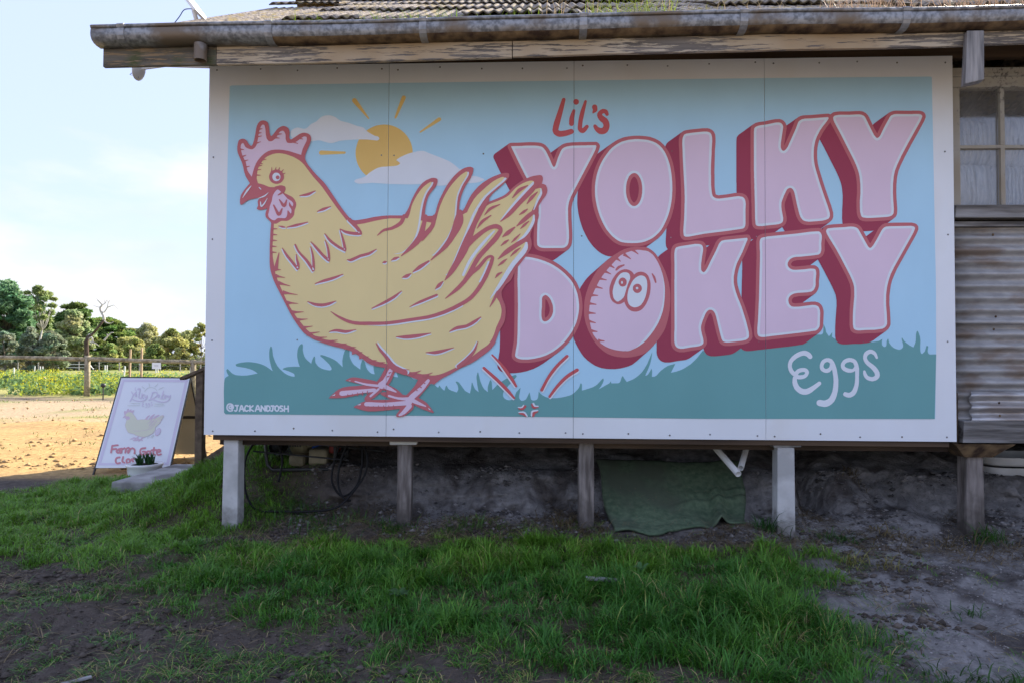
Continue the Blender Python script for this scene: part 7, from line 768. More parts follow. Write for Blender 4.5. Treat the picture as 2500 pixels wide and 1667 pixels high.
# petrol water pump in its tube frame
pump = empty("water_pump", (.45, .75, -.33), "beige petrol water pump in a black tube frame under the shed", "water pump")
px0, px1, pz = .19, .70, -.315
for y in (.55, .86):
    pts = [(px0-.01, y, -.02), (px0, y, -.20), (px0+.01, y, pz+.04), (px0+.05, y, pz), (px1-.05, y, pz+.01), (px1, y, pz+.06), (px1, y, -.02)]
    MB().tube(pts, .013, 8).build("frame_tube", m_blackm, pump, smooth=True)
for x in (px0, px1): MB().tube([(x, .55, -.20), (x, .86, -.20)], .010, 8).build("frame_tube", m_blackm, pump, smooth=True)
b = MB(); b.tube([(.335, .69, -.115), (.345, .69, -.115), (.44, .69, -.115), (.465, .69, -.115)], [.070, .098, .105, .080], 22).build("recoil_housing", m_pump, pump, smooth=False, bevel=.006)
b = MB()
for k in range(5): b.box((.352+.018*k, .582, -.15), (.360+.018*k, .59, -.07))
b.build("grille_slot", m_blackm, pump)
MB().box((.40, .60, -.03), (.60, .80, .03), jit=.003).build("fuel_tank", m_pump, pump, bevel=.03)
b = MB(); 
for k in range(6): b.box((.475+.011*k, .60, -.155+.002*k), (.481+.011*k, .78, -.03), jit=.001)
b.build("cooling_fins", m_pump, pump)
MB().box((.49, .585, -.285), (.625, .78, -.165), jit=.004).build("crankcase", m_pump, pump, bevel=.02)
MB().box((.52, .575, -.125), (.60, .70, -.045), jit=.004).build("rocker_cover", m_pump, pump, bevel=.014)
MB().box((.34, .57, -.295), (.46, .75, -.20), jit=.003).build("fan_cowl", m_pump, pump, bevel=.03)
MB().box((.63, .62, -.20), (.685, .76, -.10)).build("muffler", m_pumpred, pump, bevel=.012)
b = MB(); b.tube([(.275, .60, -.145), (.275, .53, -.145)], [.058, .058], 18, cap=False).tube([(.275, .60, -.145), (.275, .54, -.145)], [.040, .040], 18)
b.build("outlet", m_black, pump, smooth=True)
MB().tube([(.285, .66, -.11), (.33, .70, -.075), (.36, .72, -.06)], .034, 12).build("suction_elbow", m_black, pump, smooth=True)
MB().add([(.40, .57, -.306), (.58, .57, -.300), (.66, .80, -.300), (.44, .80, -.306)], [(0, 1, 2, 3)]).build("base_plate", m_blackm, pump, solid=.006)
MB().box((.28, .9, -.23), (.47, 1.06, -.155), jit=.006).build("tub", m_blue, None, bevel=.02)
tag(bpy.data.objects["tub"], "small blue plastic tub behind the water pump", "tub")
# coil of thin black pipe hanging off the floor bearers
def smooth_path(P, n=10):
    P = [Vector(p) for p in P]; out = []
    for i in range(len(P)-1):
        p0, p1, p2, p3 = P[max(i-1, 0)], P[i], P[i+1], P[min(i+2, len(P)-1)]
        for k in range(n):
            t = k/n; out.append(.5*((2*p1)+(p2-p0)*t+(2*p0-5*p1+4*p2-p3)*t*t+(3*p1-p0-3*p2+p3)*t**3))
    return out+[P[-1]]
hose = MB()
hose.tube(smooth_path([(.36, .42, -.01), (.26, .32, -.03), (.175, .28, -.15), (.155, .26, -.30), (.19, .24, -.45), (.27, .22, -.535), (.40, .20, -.535), (.60, .18, -.53), (.80, .20, -.51), (.90, .24, -.43), (.985, .28, -.30), (1.0, .30, -.18), (.94, .33, -.06), (.88, .34, -.04),
          (.80, .34, -.10), (.76, .33, -.22), (.75, .31, -.34), (.80, .30, -.43), (.86, .30, -.44), (.93, .32, -.36), (.95, .36, -.20), (.93, .38, -.06)]), .0075, 7)
hose.tube(smooth_path([(.93, .30, -.02), (.86, .28, -.10), (.815, .27, -.24), (.81, .26, -.36), (.85, .25, -.45), (.90, .26, -.47)]), .0075, 7)
hose.tube(smooth_path([(.30, .36, -.01), (.36, .34, -.10), (.39, .34, -.22), (.37, .33, -.36)]), .0075, 7)
tag(hose.build("hose_coil", m_black, None, smooth=True), "loose coil of thin black pipe hanging by the left concrete post", "hose")
rods = MB().tube([(.20, .30, -.145), (.87, .30, -.20)], .0065, 6)
tag(rods.build("steel_rod", m_blackm, None), "lower of the two thin dark rods beside the water pump", "rod", "thin dark rods by the pump")
rods = MB().tube([(.37, .42, -.085), (1.08, .44, -.155)], .006, 6)
tag(rods.build("steel_rod", m_blackm, None), "upper of the two thin dark rods beside the water pump", "rod", "thin dark rods by the pump")
# two pale tubs stacked at the right
def tray(x, y, z, w, d, h, label):
    V = []; n = 40
    for rr, zz in ((1, h), (1.0, h*.25), (.95, 0), (.90, 0), (.93, h*.2), (.965, h*.94)):
        for k in range(n):
            t = 2*math.pi*k/n; c_, s_ = math.cos(t), math.sin(t); e = 2/5
            V.append((x+w/2*rr*math.copysign(abs(c_)**e, c_), y+d/2*rr*math.copysign(abs(s_)**e, s_), z+zz))
    Fq = [(i*n+k, i*n+(k+1) % n, (i+1)*n+(k+1) % n, (i+1)*n+k) for i in range(5) for k in range(n)]+[tuple(range(3*n, 4*n))]
    return tag(MB().add(V, Fq).build("tub", m_tub, None, smooth=True), label, "tub", "pale tubs stacked under the shed")
tray(5.80, .86, -.318, .80, .42, .058, "lower of two pale plastic tubs stacked under the shed")
tray(5.80, .86, -.250, .80, .42, .062, "upper of two pale plastic tubs stacked under the shed")
# plastic packs stacked behind the window
k = 0
WHERE = ["at the lower left of the window", "second from the left in the bottom row behind the window", "third in the bottom row behind the window", "at the left of the upper row behind the window", "second in the upper row behind the window", "third in the upper row behind the window"]
for row in range(2):
    for i in range(3):
        x0 = 4.86+.245*i+rnd.uniform(-.01, .01); z0 = 1.475+.30*row+(.0 if row else 0); w = .235; h = .285+rnd.uniform(-.03, .02)
        V = []; n = 24; m_ = 8
        for j in range(m_+1):
            for q in range(n+1):
                u, v = q/n, j/m_
                bulge = .045*(1-abs(2*u-1)**5)*(1-abs(2*v-1)**5)
                V.append((x0+w*u+.006*math.sin(7*v+i), .22-bulge+.008*math.sin(u*60+i)*(1 if (i+row) % 2 else .3)+rnd.uniform(-.003, .003), z0+h*v+.012*math.sin(3*u+row+i)))
        o = MB().add(V, [(j*(n+1)+q, j*(n+1)+q+1, (j+1)*(n+1)+q+1, (j+1)*(n+1)+q) for j in range(m_) for q in range(n)]).build("plastic_pack", m_plastic, None, smooth=True, solid=.10)
        lab = "clear plastic pack stacked "+WHERE[row*3+i]
        tag(o, lab, "plastic pack", "clear plastic packs behind the window"); k += 1
MB().box((4.85, .14, 1.40), (6.85, .9, 1.462)).build("shelf", m_brown, shed)

# ------------------------------------------------------------------ dishes on the roof
d = empty("satellite_dish", (-.44, .55, 2.99), "white flat satellite dish tilted on the roof edge, seen edge on", "satellite dish")
MB().tube([(-.395, .60, 2.995), (-.415, .60, 3.06), (-.43, .60, 3.11)], .016, 10).build("mast", m_dish, d, smooth=True)
MB().box((-.46, .56, 2.985), (-.36, .66, 3.0)).build("foot", m_dish, d, bevel=.004)
MB().bar((-.505, .60, 3.245), (-.345, .60, 3.035), .30, .022, up=(1, 0, .8)).build("panel", m_dish, d, bevel=.006)
tag(MB().tube(smooth_path([(-.43, .60, 3.12), (-.50, .60, 3.115), (-.54, .60, 3.06), (-.60, .60, 2.985)]), .004, 5).build("dish_cable", m_wire, None), "thin blue cable looping from the roof dish to the gutter", "cable")
d = empty("small_dish", (-.62, .62, 2.62), "small pale dish with wire arm below the left gutter end", "satellite dish")
b = MB(); V = []; n = 20
for rr, o_ in ((.0, .03), (.03, .026), (.06, .012), (.075, 0)):
    for t in (2*math.pi*j/n for j in range(n)): V.append((-.735+o_*.6+.02*math.sin(t)*rr/.075, .42+rr*math.cos(t), 2.585+rr*math.sin(t)))
b.add(V, [(i*n+j, i*n+(j+1) % n, (i+1)*n+(j+1) % n, (i+1)*n+j) for i in range(3) for j in range(n)]).build("bowl", m_dish, d, smooth=True, solid=.006)
MB().tube([(-.735, .42, 2.53), (-.80, .42, 2.55), (-.735, .42, 2.60)], .003, 5).build("feed_arm", m_wire, d)
MB().tube([(-.72, .42, 2.59), (-.55, .44, 2.62), (.02, .5, 2.62)], .01, 6).build("bracket", m_dish, d)

# ------------------------------------------------------------------ stair rail, slab, pot, A-frame at the left corner
st = empty("stair_rail", (-.4, .95, -.4), "brown timber stair rail with sloping cap beside the sign", "stair rail")
MB().box((-.505, .86, -.50), (-.448, .925, .40)).build("rail_post", m_rail, st, bevel=.003)
MB().bar((-.625, .89, .335), (.02, .89, .605), .09, .024, up=(0, 0, 1)).build("cap_rail", m_rail, st, bevel=.003)
MB().bar((-.50, .905, -.40), (.06, .905, -.04), .035, .13, up=(0, 0, 1)).build("stringer", m_rail, st, bevel=.003)
MB().box((-.30, .93, -.26), (.0, 1.9, -.225)).build("tread", m_rail, st, bevel=.003)
slab = MB(); slab.add([(-1.345, 1.12, -.70), (-.15, 1.09, -.70), (-.15, 2.1, -.70), (-1.33, 2.1, -.70), (-1.335, 1.125, -.522), (-.15, 1.10, -.515), (-.15, 2.08, -.515), (-1.325, 2.08, -.522)], [(0, 3, 2, 1), (4, 5, 6, 7), (0, 1, 5, 4), (1, 2, 6, 5), (2, 3, 7, 6), (3, 0, 4, 7)])
tag(slab.build("concrete_slab", m_slab, None, bevel=.012), "low grey concrete slab half buried in the grass by the stairs", "slab")
pc = (-1.49, 1.86, -.665)
pot = empty("flower_pot", pc, "white round bowl of young spiky plants in front of the folding sign", "flower pot")
MB().lathe(pc, [(.0, .0), (.10, .0), (.125, .03), (.142, .10), (.146, .15), (.156, .160), (.158, .178), (.150, .182), (.140, .170), (.0, .165)], 36).build("bowl", m_glaze, pot, smooth=True)
MB().lathe(pc, [(.138, .166), (.07, .175), (.0, .178)], 24).build("soil", m_soil, pot)
for k in range(9):
    t, rr = k*2.39996, .035+.085*((k*7) % 9)/9; cx, cyy = pc[0]+rr*math.cos(t), pc[1]+rr*math.sin(t); V = []; Fq = []; C = []
    for q in range(9):
        a = rnd.uniform(0, 6.28); ln = rnd.uniform(.07, .12); le = rnd.uniform(.1, .7); w = .007
        bx, by = cx+rnd.uniform(-.015, .015), cyy+rnd.uniform(-.015, .015); z0 = pc[2]+.172; i0 = len(V)
        px_, py_ = -math.sin(a)*w, math.cos(a)*w; tx, ty = bx+math.cos(a)*ln*le, by+math.sin(a)*ln*le
        V += [(bx-px_, by-py_, z0), (bx+px_, by+py_, z0), ((bx+tx)/2+px_, (by+ty)/2+py_, z0+ln*.6), ((bx+tx)/2-px_, (by+ty)/2-py_, z0+ln*.6), (tx, ty, z0+ln*(1.05-le*.4))]
        Fq += [(i0, i0+1, i0+2, i0+3)]; C += [(.03, .075+.02*rnd.random(), .025)]*5
    np_mesh("leaf_tuft", V, [np.array(Fq), np.array([(f[3], f[2], f[3]+1+0) for f in Fq])], m_leaf, np.array(C), parent=pot)

SO, SX, SU = Vector((-2.089, 2.041, -.567)), Vector((.9866, .163, -.0063)).normalized(), Vector((-.0784, .5075, .8581)).normalized()
SN = SX.cross(SU).normalized(); SW, SH = .69, 1.0
on_sheet = lambda x, y, h: tuple(SO+SX*x+SU*y+SN*h)
af = empty("sandwich_board", SO, "white folding A-frame board with lilac border and red hand lettering", "sign board")
def slabq(x0, x1, y0, y1, h0, h1):
    P = [on_sheet(x, y, h) for h in (h0, h1) for x, y in ((x0, y0), (x1, y0), (x1, y1), (x0, y1))]
    return P, [(0, 3, 2, 1), (4, 5, 6, 7), (0, 1, 5, 4), (1, 2, 6, 5), (2, 3, 7, 6), (3, 0, 4, 7)]
MB().add(*slabq(.006, SW-.006, .004, SH-.006, -.008, 0)).build("front_sheet", m_sheet, af)
fr = MB()
for q in ((-.004, .006, -.085, SH+.004), (SW-.006, SW+.004, -.085, SH+.004), (.006, SW-.006, SH-.006, SH+.006)): fr.add(*slabq(*q, -.024, .003))
fr.build("front_frame", m_blackm, af)
for i, q in enumerate(((.02, SW-.02, .03, .055), (.02, SW-.02, SH-.052, SH-.024), (.02, .046, .055, SH-.052), (SW-.046, SW-.02, .055, SH-.052))):
    flat_shape("border_band", [[np.array([(q[0], q[2]), (q[1], q[2]), (q[1], q[3]), (q[0], q[3])])]], PM["lilac"], af, on_sheet, 0)
for part, sub, mt, lay, regs in decode(SIGNART): flat_shape(sub, regs, PM['signred' if mt == 'red' else mt], af, on_sheet, lay+1)
top = SO+SU*SH-SN*.026; BU = Vector((SU.x*1.0-.02, -SU.y*.92-.0, SU.z)); BU = Vector((-.0784-.0, .50, -.86)).normalized()   # rear leaf leans the other way
def rear(x, y, h): return tuple(top+SX*x+BU*y+BU.cross(SX).normalized()*h)
def rq(x0, x1, y0, y1, h0, h1):
    P = [rear(x, y, h) for h in (h0, h1) for x, y in ((x0, y0), (x1, y0), (x1, y1), (x0, y1))]
    return P, [(0, 3, 2, 1), (4, 5, 6, 7), (0, 1, 5, 4), (1, 2, 6, 5), (2, 3, 7, 6), (3, 0, 4, 7)]
MB().add(*rq(.008, SW-.008, .01, SH-.01, 0, .006)).build("rear_sheet", m_back, af)
fr = MB()
for q in ((-.004, .008, 0, SH+.10), (SW-.008, SW+.004, 0, SH+.10), (.008, SW-.008, .47, .50)): fr.add(*rq(*q, -.010, .016))
fr.build("rear_frame", m_blackm, af)

# ------------------------------------------------------------------ paddock fence, stakes, hens
def log(p, q, r, name, m, label, cat, group, parent=None):
    p, q = Vector(p), Vector(q); n = 8; pts = [p+(q-p)*i/n+Vector((0, 0, rnd.uniform(-.008, .008))) for i in range(n+1)]
    return MB().tube(pts, [r*rnd.uniform(.94, 1.05) for _ in pts], 12).build(name, m, parent, smooth=True)
fence = empty("paddock_fence", (-11.2, 15.3, -.7), "round pine log post-and-rail fence in front of the paddock", "fence")
PX = [(-14.7, 15.55), (-11.23, 15.31), (-7.9, 15.06), (-4.5, 14.8), (-1.1, 14.55)]
for i, (x, y) in enumerate(PX):
    zt = (.55, .53, .42, .42, .42)[i]
    V = MB().tube([(x, y, float(gz(np.array(x), np.array(y)))-.2), (x, y, -.1), (x, y, zt)], [.085, .08, .077], 14).build("post", m_log, fence, smooth=True)
RZ = [.475, .425, .345, .36, .36]
for i in range(len(PX)-1):
    a, b_ = PX[i], PX[i+1]
    o = log((a[0]+.05, a[1]-.02, RZ[i]), (b_[0]-.03, b_[1]-.02, RZ[i+1]), .062, "rail", m_log, None, None, None, fence)
card = empty("notice_card", (-8.95, 14.98, .2), "small white card hanging on the fence rail", "card")
MB().box((-9.08, 14.98, .155), (-8.82, 14.99, .335)).build("sheet", m_sheet, card)
MB().box((-9.01, 14.976, .243), (-8.89, 14.979, .253)).build("print_line", m_greyh, card)
for x, y, zt, lb in ((-10.72, 16.56, .74, "left of two tall thin timber stakes behind the folding sign"), (-10.36, 16.6, .78, "right of two tall thin timber stakes behind the folding sign")):
    tag(MB().bar((x, y, -.75), (x+.02*(1 if 'left' in lb else 0), y, zt), .05, .05, up=(0, 1, 0)).build("timber_stake", m_postl, None), lb, "stake", "tall timber stakes in the paddock")
g = empty("garden_light", (-9.6, 13.2, -.66), "black garden light on a spike left of the folding sign", "garden light")
gzz = float(gz(np.array(-9.35), np.array(13.2)))
MB().tube([(-9.35, 13.2, gzz), (-9.35, 13.2, gzz+.34)], .016, 8).build("spike", m_blackm, g); MB().lathe((-9.35, 13.2, gzz+.33), [(.02, 0), (.06, .03), (.065, .08), (.03, .11), (0, .115)], 14).build("lamp_head", m_blackm, g, smooth=True)
proto = None
def dirx(px, Y):                                    # X of something seen past the fence, Y metres out
    t = (px-1250)/1667; return 2.1913+(Y+4.3692)*(t-.0425)/(1+.0425*t)
ST = [(35, 30, .62), (84, 44, .55), (99, 47, .5), (105, 47, .5), (257, 48, .55), (262, 49, .55), (303, 31, .62), (381, 50, .6), (386, 51, .6), (466, 33, .6), (415, 27, .2)]
PLACE = ["nearest white stake at the far left of the paddock", "leaning white stake second from the left", "white stake in the left pair of the paddock", "right white stake in the left pair of the paddock", "white stake just right of the fence post", "white stake beside the one just right of the fence post",
         "white stake left of the tall timber stakes", "white stake left below the notice card", "second white stake left below the notice card", "white stake near the right fence post", "short white tree guard under the notice card"]
for i, (px_, Y_, h) in enumerate(ST):
    x = dirx(px_, Y_); z = float(gz(np.array(x), np.array(float(Y_))))
    o = MB().bar((x, Y_, z-.1), (x+(.06 if i in (1, 6) else 0), Y_, z+h), .075, .03, up=(0, 1, 0)).build("white_stake", m_white, None)
    tag(o, PLACE[i], "stake", "white stakes across the paddock")
wf = empty("wire_fence", (-40, 58, -.9), "far thin wire fence along the foot of the trees", "fence")
for i in range(34):
    x = -62+1.9*i; y = 57+.08*i; z = float(gz(np.array(x), np.array(y)))
    MB().bar((x, y, z-.1), (x, y, z+1.15), .09, .09, up=(0, 1, 0)).build("post", m_greyh, wf)
for h in (.45, .8, 1.1):
    MB().tube([(x, 57+.08*(x+62)/1.9, float(gz(np.array(x), np.array(57.)))+h) for x in np.linspace(-62, 2, 14)], .018, 4).build("wire", m_greyh, wf)
gt = empty("white_gate", (-35, 58, -.9), "pale metal gate in the far fence left of the fence post", "gate")
gx0 = dirx(182, 58)
for h in (.35, .65, .95): MB().bar((gx0, 56.9, -.86+h), (gx0+1.9, 56.9, -.86+h), .05, .05, up=(0, 1, 0)).build("bar", m_white, gt)
MB().bar((gx0+1.9, 56.9, -.86+.95), (gx0+2.6, 56.9, -.86+.2), .06, .06, up=(0, 1, 0)).build("brace", m_white, gt)
def hen(x, y, s, head, label):
    z = float(gz(np.array(x), np.array(y))); r = empty("hen", (x, y, z), label, "hen", "ginger hens in the paddock"); sg = head
    b = MB()
    rings = [(-.20, .22, .015), (-.15, .20, .05), (-.07, .17, .085), (.03, .165, .095), (.10, .18, .08), (.15, .22, .05), (.17, .28, .034), (.185, .33, .030), (.20, .35, .012)]
    V = []; n = 12
    for dx, dz, rr in rings: V += [(x+sg*dx*s, y+rr*.8*s*math.cos(t), z+(dz+rr*math.sin(t))*s) for t in (2*math.pi*j/n for j in range(n))]
    b.add(V, [(i*n+j, i*n+(j+1) % n, (i+1)*n+(j+1) % n, (i+1)*n+j) for i in range(len(rings)-1) for j in range(n)]+[tuple(range(n)), tuple(range((len(rings)-1)*n, len(rings)*n))]).build("body", m_hen, r, smooth=True)
    V = [(x-sg*.16*s, y-.03*s, z+.24*s), (x-sg*.16*s, y+.03*s, z+.24*s), (x-sg*.30*s, y+.04*s, z+.36*s), (x-sg*.30*s, y-.04*s, z+.36*s)]
    MB().add(V, [(0, 1, 2, 3)]).build("tail", m_henp, r, solid=.02)
    MB().add([(x+sg*.185*s, y, z+.355*s), (x+sg*.215*s, y, z+.36*s), (x+sg*.21*s, y, z+.40*s), (x+sg*.18*s, y, z+.39*s)], [(0, 1, 2, 3)]).build("comb", m_comb, r, solid=.01)
    MB().ball((x+sg*.225*s, y, z+.335*s), .012*s, 2, 1, .8, 6, 4).build("beak", m_henp, r)
    for dy in (-.035, .035): MB().tube([(x+.0, y+dy*s, z), (x, y+dy*s, z+.09*s)], .007*s, 5).build("leg", m_postl, r)
hen(dirx(126, 20.5), 20.5, .85, 1, "ginger hen among the yellow flowers left of the fence post")
hen(dirx(224, 40), 40, .9, -1, "far ginger hen just right of the fence post")
hen(dirx(309, 36), 36, .9, 1, "ginger hen beside the left tall stake")

# ------------------------------------------------------------------ trees beyond the paddock
rng = np.random.default_rng(5)
def leaf_cloud(centres, radii, n_each, size, base, var, flat=.7, droop=0, elong=1.0):
    """leaf-sized quads scattered through clumps; colour differs from clump to clump and leaf to leaf"""
    V = []; C = []
    for (c_, r_) in zip(centres, radii):
        n = int(n_each*(r_**1.3))+8
        d = rng.normal(size=(n, 3)); d /= np.linalg.norm(d, axis=1)[:, None]+1e-9
        rad = rng.random(n)**.45
        p = c_+d*rad[:, None]*np.array([r_, r_, r_*flat])
        a = rng.normal(size=(n, 3)); a[:, 2] = a[:, 2]*.6-droop; a /= np.linalg.norm(a, axis=1)[:, None]
        b = np.cross(a, rng.normal(size=(n, 3))); b /= np.linalg.norm(b, axis=1)[:, None]+1e-9
        s = size*(.6+.8*rng.random(n))[:, None]
        q = np.stack([p-a*s*elong, p+b*s*.55, p+a*s*elong, p-b*s*.55], 1); V.append(q.reshape(-1, 3))
        k = (1+var*rng.normal())*(1+.22*rng.normal(size=(n, 1)))
        cc = np.clip(np.array(base)*np.clip(k, .45, 1.8)*np.array([1+.12*rng.normal(), 1, 1]), .004, .5); C.append(np.repeat(cc, 4, 0))
    V = np.concatenate(V); C = np.concatenate(C); return V, np.arange(len(V)).reshape(-1, 4), C
def tree(x, y, h, w, kind, label, trunk_m=None, base=(.06, .085, .03), bare=.3, n=26, leaf=.20, lean=0, seed=0):
    n = int(n*1.5); base = tuple(q*2.8 for q in base)
    rng_ = np.random.default_rng(100+seed); z0 = float(gz(np.array(x), np.array(y)))-.15
    t = empty(kind, (x, y, z0), label, "tree", "trees beyond the paddock")
    trunk_m = trunk_m or m_bark
    b = MB(); cs = []; rs = []
    r0 = .045*h**.9*.5
    top = np.array([x+lean*h, y, z0+h*.8]); P0 = np.array([x, y, z0])
    path = [P0+(top-P0)*k+np.array([rng_.normal()*.04*h*k*.6, rng_.normal()*.03*h*k, 0]) for k in (0, .2, .4, .6, .8, 1)]
    b.tube(path, [r0, r0*.82, r0*.66, r0*.5, r0*.34, r0*.12], 8)
    for i in range(n):
        k = bare+(1-bare)*rng_.random()**.8
        zc = z0+h*k
        prof = math.sin(math.pi*min(1, max(.08, (k-bare)/(1-bare)*.86+.12)))**.6
        a = rng_.uniform(0, 2*math.pi); rr = w*prof*(.35+.65*rng_.random()**.6)
        c_ = np.array([x+lean*h*k+rr*math.cos(a), y+rr*math.sin(a)*.8, zc+rng_.normal()*.03*h])
        cs.append(c_); rs.append(w*(.16+.24*rng_.random())*(.75 if kind == "tall_gum_tree" else 1.0))
        s_ = path[2+min(2, int((k)*3.2))-1]; mid = (np.array(s_)+c_)/2+np.array([0, 0, -.05*h*rng_.random()])
        if i % 2 == 0: b.tube([s_, mid, c_], [r0*.30, r0*.18, r0*.05], 5)
    b.build("trunk", trunk_m, t, smooth=True)
    fl = dict(cypress_tree=.33, tall_gum_tree=.62).get(kind, .72)
    V, Q, C = leaf_cloud(cs, rs, dict(cypress_tree=420, wattle_bush=620).get(kind, 380), leaf*.82, base, .14, fl, .5 if kind != "cypress_tree" else 0, 1.5 if kind != "wattle_bush" else 1.1)
    np_mesh("crown", V, [Q], m_leaf, C, parent=t)
    return t
def TX(px_, Y_): return dirx(px_, Y_)
def TH(py, Y_): return (874-py)/1667*(Y_+4.37)+.505+.95                # height above the paddock there
G1, G2, G3, G4, G5 = (.055, .100, .050), (.085, .115, .045), (.16, .165, .055), (.20, .185, .06), (.10, .115, .08)
T = [  # px, Y, top py, half width px, kind, label, trunk, colour, bare, clumps, leaf
 (12, 60, 700, 56, "dense_tree", "large dense dark green tree at the far left of the tree line", m_bark, G1, .10, 60, .22),
 (96, 66, 704, 36, "tall_gum_tree", "tall open gum tree with a bare white trunk, left of the cypresses", m_gum, (.11, .14, .055), .66, 26, .20),
 (88, 72, 760, 40, "gum_tree", "olive gum tree filling in behind the tall white-trunked gum", m_bark, G2, .12, 40, .2),
 (14, 48, 818, 30, "wattle_bush", "grey-green bush at the foot of the large dark tree", m_bark, G5, .05, 26, .14),
 (78, 50, 812, 30, "wattle_bush", "rounded grey-green bush below the tall white-trunked gum", m_bark, G5, .05, 30, .14),
 (130, 51, 815, 38, "wattle_bush", "wide grey-green bush right of the other grey-green bushes", m_bark, (.09, .11, .07), .05, 34, .14),
 (178, 80, 754, 58, "cypress_tree", "tallest dark layered cypress behind the dead tree", m_bark, (.050, .078, .020), .05, 60, .22),
 (255, 84, 782, 58, "cypress_tree", "dark layered cypress right behind the dead tree's branches", m_bark, (.062, .088, .022), .05, 56, .22),
 (322, 92, 806, 46, "cypress_tree", "lower dark cypress at the right end of the dark trees", m_bark, (.08, .10, .03), .05, 40, .22),
 (182, 63, 772, 44, "gum_tree", "grey-green spreading gum just left of the dead tree", m_bark, (.14, .16, .075), .22, 44, .20),
 (312, 70, 830, 40, "gum_tree", "yellow-green gum right of the dead tree", m_bark, G4, .15, 36, .18),
 (268, 66, 846, 30, "gum_tree", "low olive gum right at the dead tree's foot", m_bark, (.12, .14, .045), .12, 26, .17),
 (362, 90, 803, 36, "gum_tree", "pale distant gum with white limbs above the timber stakes", m_gum, (.20, .20, .085), .35, 30, .2),
 (378, 62, 846, 25, "dense_tree", "small dark green tree right of the timber stakes", m_bark, (.075, .10, .03), .08, 26, .16),
 (416, 74, 812, 36, "gum_tree", "bushy golden-green gum above the notice card", m_bark, G3, .10, 42, .18),
 (456, 82, 816, 30, "gum_tree", "olive gum between the golden gum and the sign", m_bark, (.14, .15, .06), .2, 28, .18),
 (490, 68, 795, 24, "tall_gum_tree", "gum with a dark forked trunk at the edge of the sign", m_bark, G3, .42, 20, .18),
 (440, 66, 852, 26, "gum_tree", "low golden scrub tree by the right fence post", m_bark, G4, .08, 22, .16),
]
for i, (a, Y_, py, hw, kind, lab, tm, base, bare, n, lf) in enumerate(T):
    tree(TX(a, Y_), Y_, TH(py, Y_), hw/1667*(Y_+4.4), kind, lab, tm, base, bare, n, lf, lean=(-.02 if i % 2 else .015), seed=i)
tree(-24, 78, 6.5, 3.2, "gum_tree", "olive gum mostly hidden behind the left edge of the sign", m_bark, G2, .08, 30, .2, seed=51)
tree(-15, 84, 7.5, 3.6, "gum_tree", "golden gum hidden behind the painted sign", m_bark, G3, .08, 30, .2, seed=52)
# low scrub closing the foot of the tree line
cs = []; rs = []
for k in range(150):
    xx = rng.uniform(-72, -8); yy = 62+rng.random()*22; r_ = rng.uniform(.7, 1.5); cs.append(np.array([xx, yy, float(gz(np.array(xx), np.array(yy)))+r_*.5])); rs.append(r_)
V, Q, C = leaf_cloud(cs, rs, 150, .17, (.12, .135, .055), .25, .8, .1, 1.2)
tag(np_mesh("scrub", V, [Q], m_leaf, C), "low scrub along the foot of the tree line", "scrub", kind="stuff")
cs = []; rs = []
for k in range(110):
    xx = rng.uniform(-170, -66); yy = rng.uniform(62, 110); r_ = rng.uniform(1.6, 3.6); g0 = float(gz(np.array(xx), np.array(yy)))
    for q in range(3): cs.append(np.array([xx+rng.normal()*r_*.5, yy+rng.normal()*r_*.5, g0+r_*(.6+.75*q)])); rs.append(r_*(1-.2*q))
V, Q, C = leaf_cloud(cs, rs, 34, .34, (.15, .19, .09), .25, .8, .2, 1.2)
tag(np_mesh("far_wood", V, [Q], m_leaf, C), "far-off wood running on to the left of the tree line", "wood", kind="stuff")
# the dead tree
dx_, dY = TX(213, 58), 58.0; dz = float(gz(np.array(dx_), np.array(dY))); k_ = (dY+4.4)/1667
dead = empty("dead_tree", (dx_, dY, dz), "dead tree with a dark burnt trunk and bare white branches", "tree")
def DP(px_, py): return (dirx(px_, dY)+0, dY, .505+(874-py)*k_)
MB().tube([(dx_, dY, dz-.2), DP(211, 858), DP(210, 838), DP(216, 822)], [.22, .20, .20, .13], 9).build("trunk", m_char, dead, smooth=True)
MB().tube([DP(228, 815), DP(240, 800), DP(252, 783)], [.12, .11, .09], 7).tube([DP(212, 826), DP(221, 822), DP(228, 815)], [.12, .12, .12], 7).build("limb", m_char, dead, smooth=True)
b = MB()
for P, r0 in (([(252, 783), (251, 773), (244, 760), (243, 752), (247, 745), (236, 733)], .15), ([(244, 760), (252, 764), (260, 752), (262, 740)], .08), ([(247, 745), (254, 742), (258, 733)], .05), ([(260, 752), (270, 748), (276, 746)], .05),
              ([(243, 752), (234, 750), (226, 747)], .04), ([(236, 733), (233, 728)], .03), ([(262, 740), (267, 733)], .03), ([(252, 783), (258, 790), (268, 792), (275, 788)], .08), ([(262, 740), (259, 730)], .03), ([(276, 746), (286, 756)], .03), ([(254, 742), (252, 730)], .03)):
    b.tube(smooth_path([DP(*p) for p in P], 4), list(np.linspace(r0, r0*.35, 4*(len(P)-1)+1)), 5)
b.build("upper_branches", m_deadw, dead, smooth=True)
b = MB()
for P, r0 in (([(214, 832), (222, 826), (226, 836), (220, 846)], .09), ([(212, 826), (217, 819), (223, 822)], .07), ([(222, 838), (232, 841), (242, 849)], .06), ([(218, 836), (225, 843)], .05), ([(253, 835), (262, 824), (270, 816), (276, 815)], .09), ([(262, 824), (260, 818)], .05)):
    b.tube(smooth_path([DP(*p) for p in P], 4), list(np.linspace(r0, r0*.4, 4*(len(P)-1)+1)), 5)
b.build("lower_branches", m_deadw, dead, smooth=True)

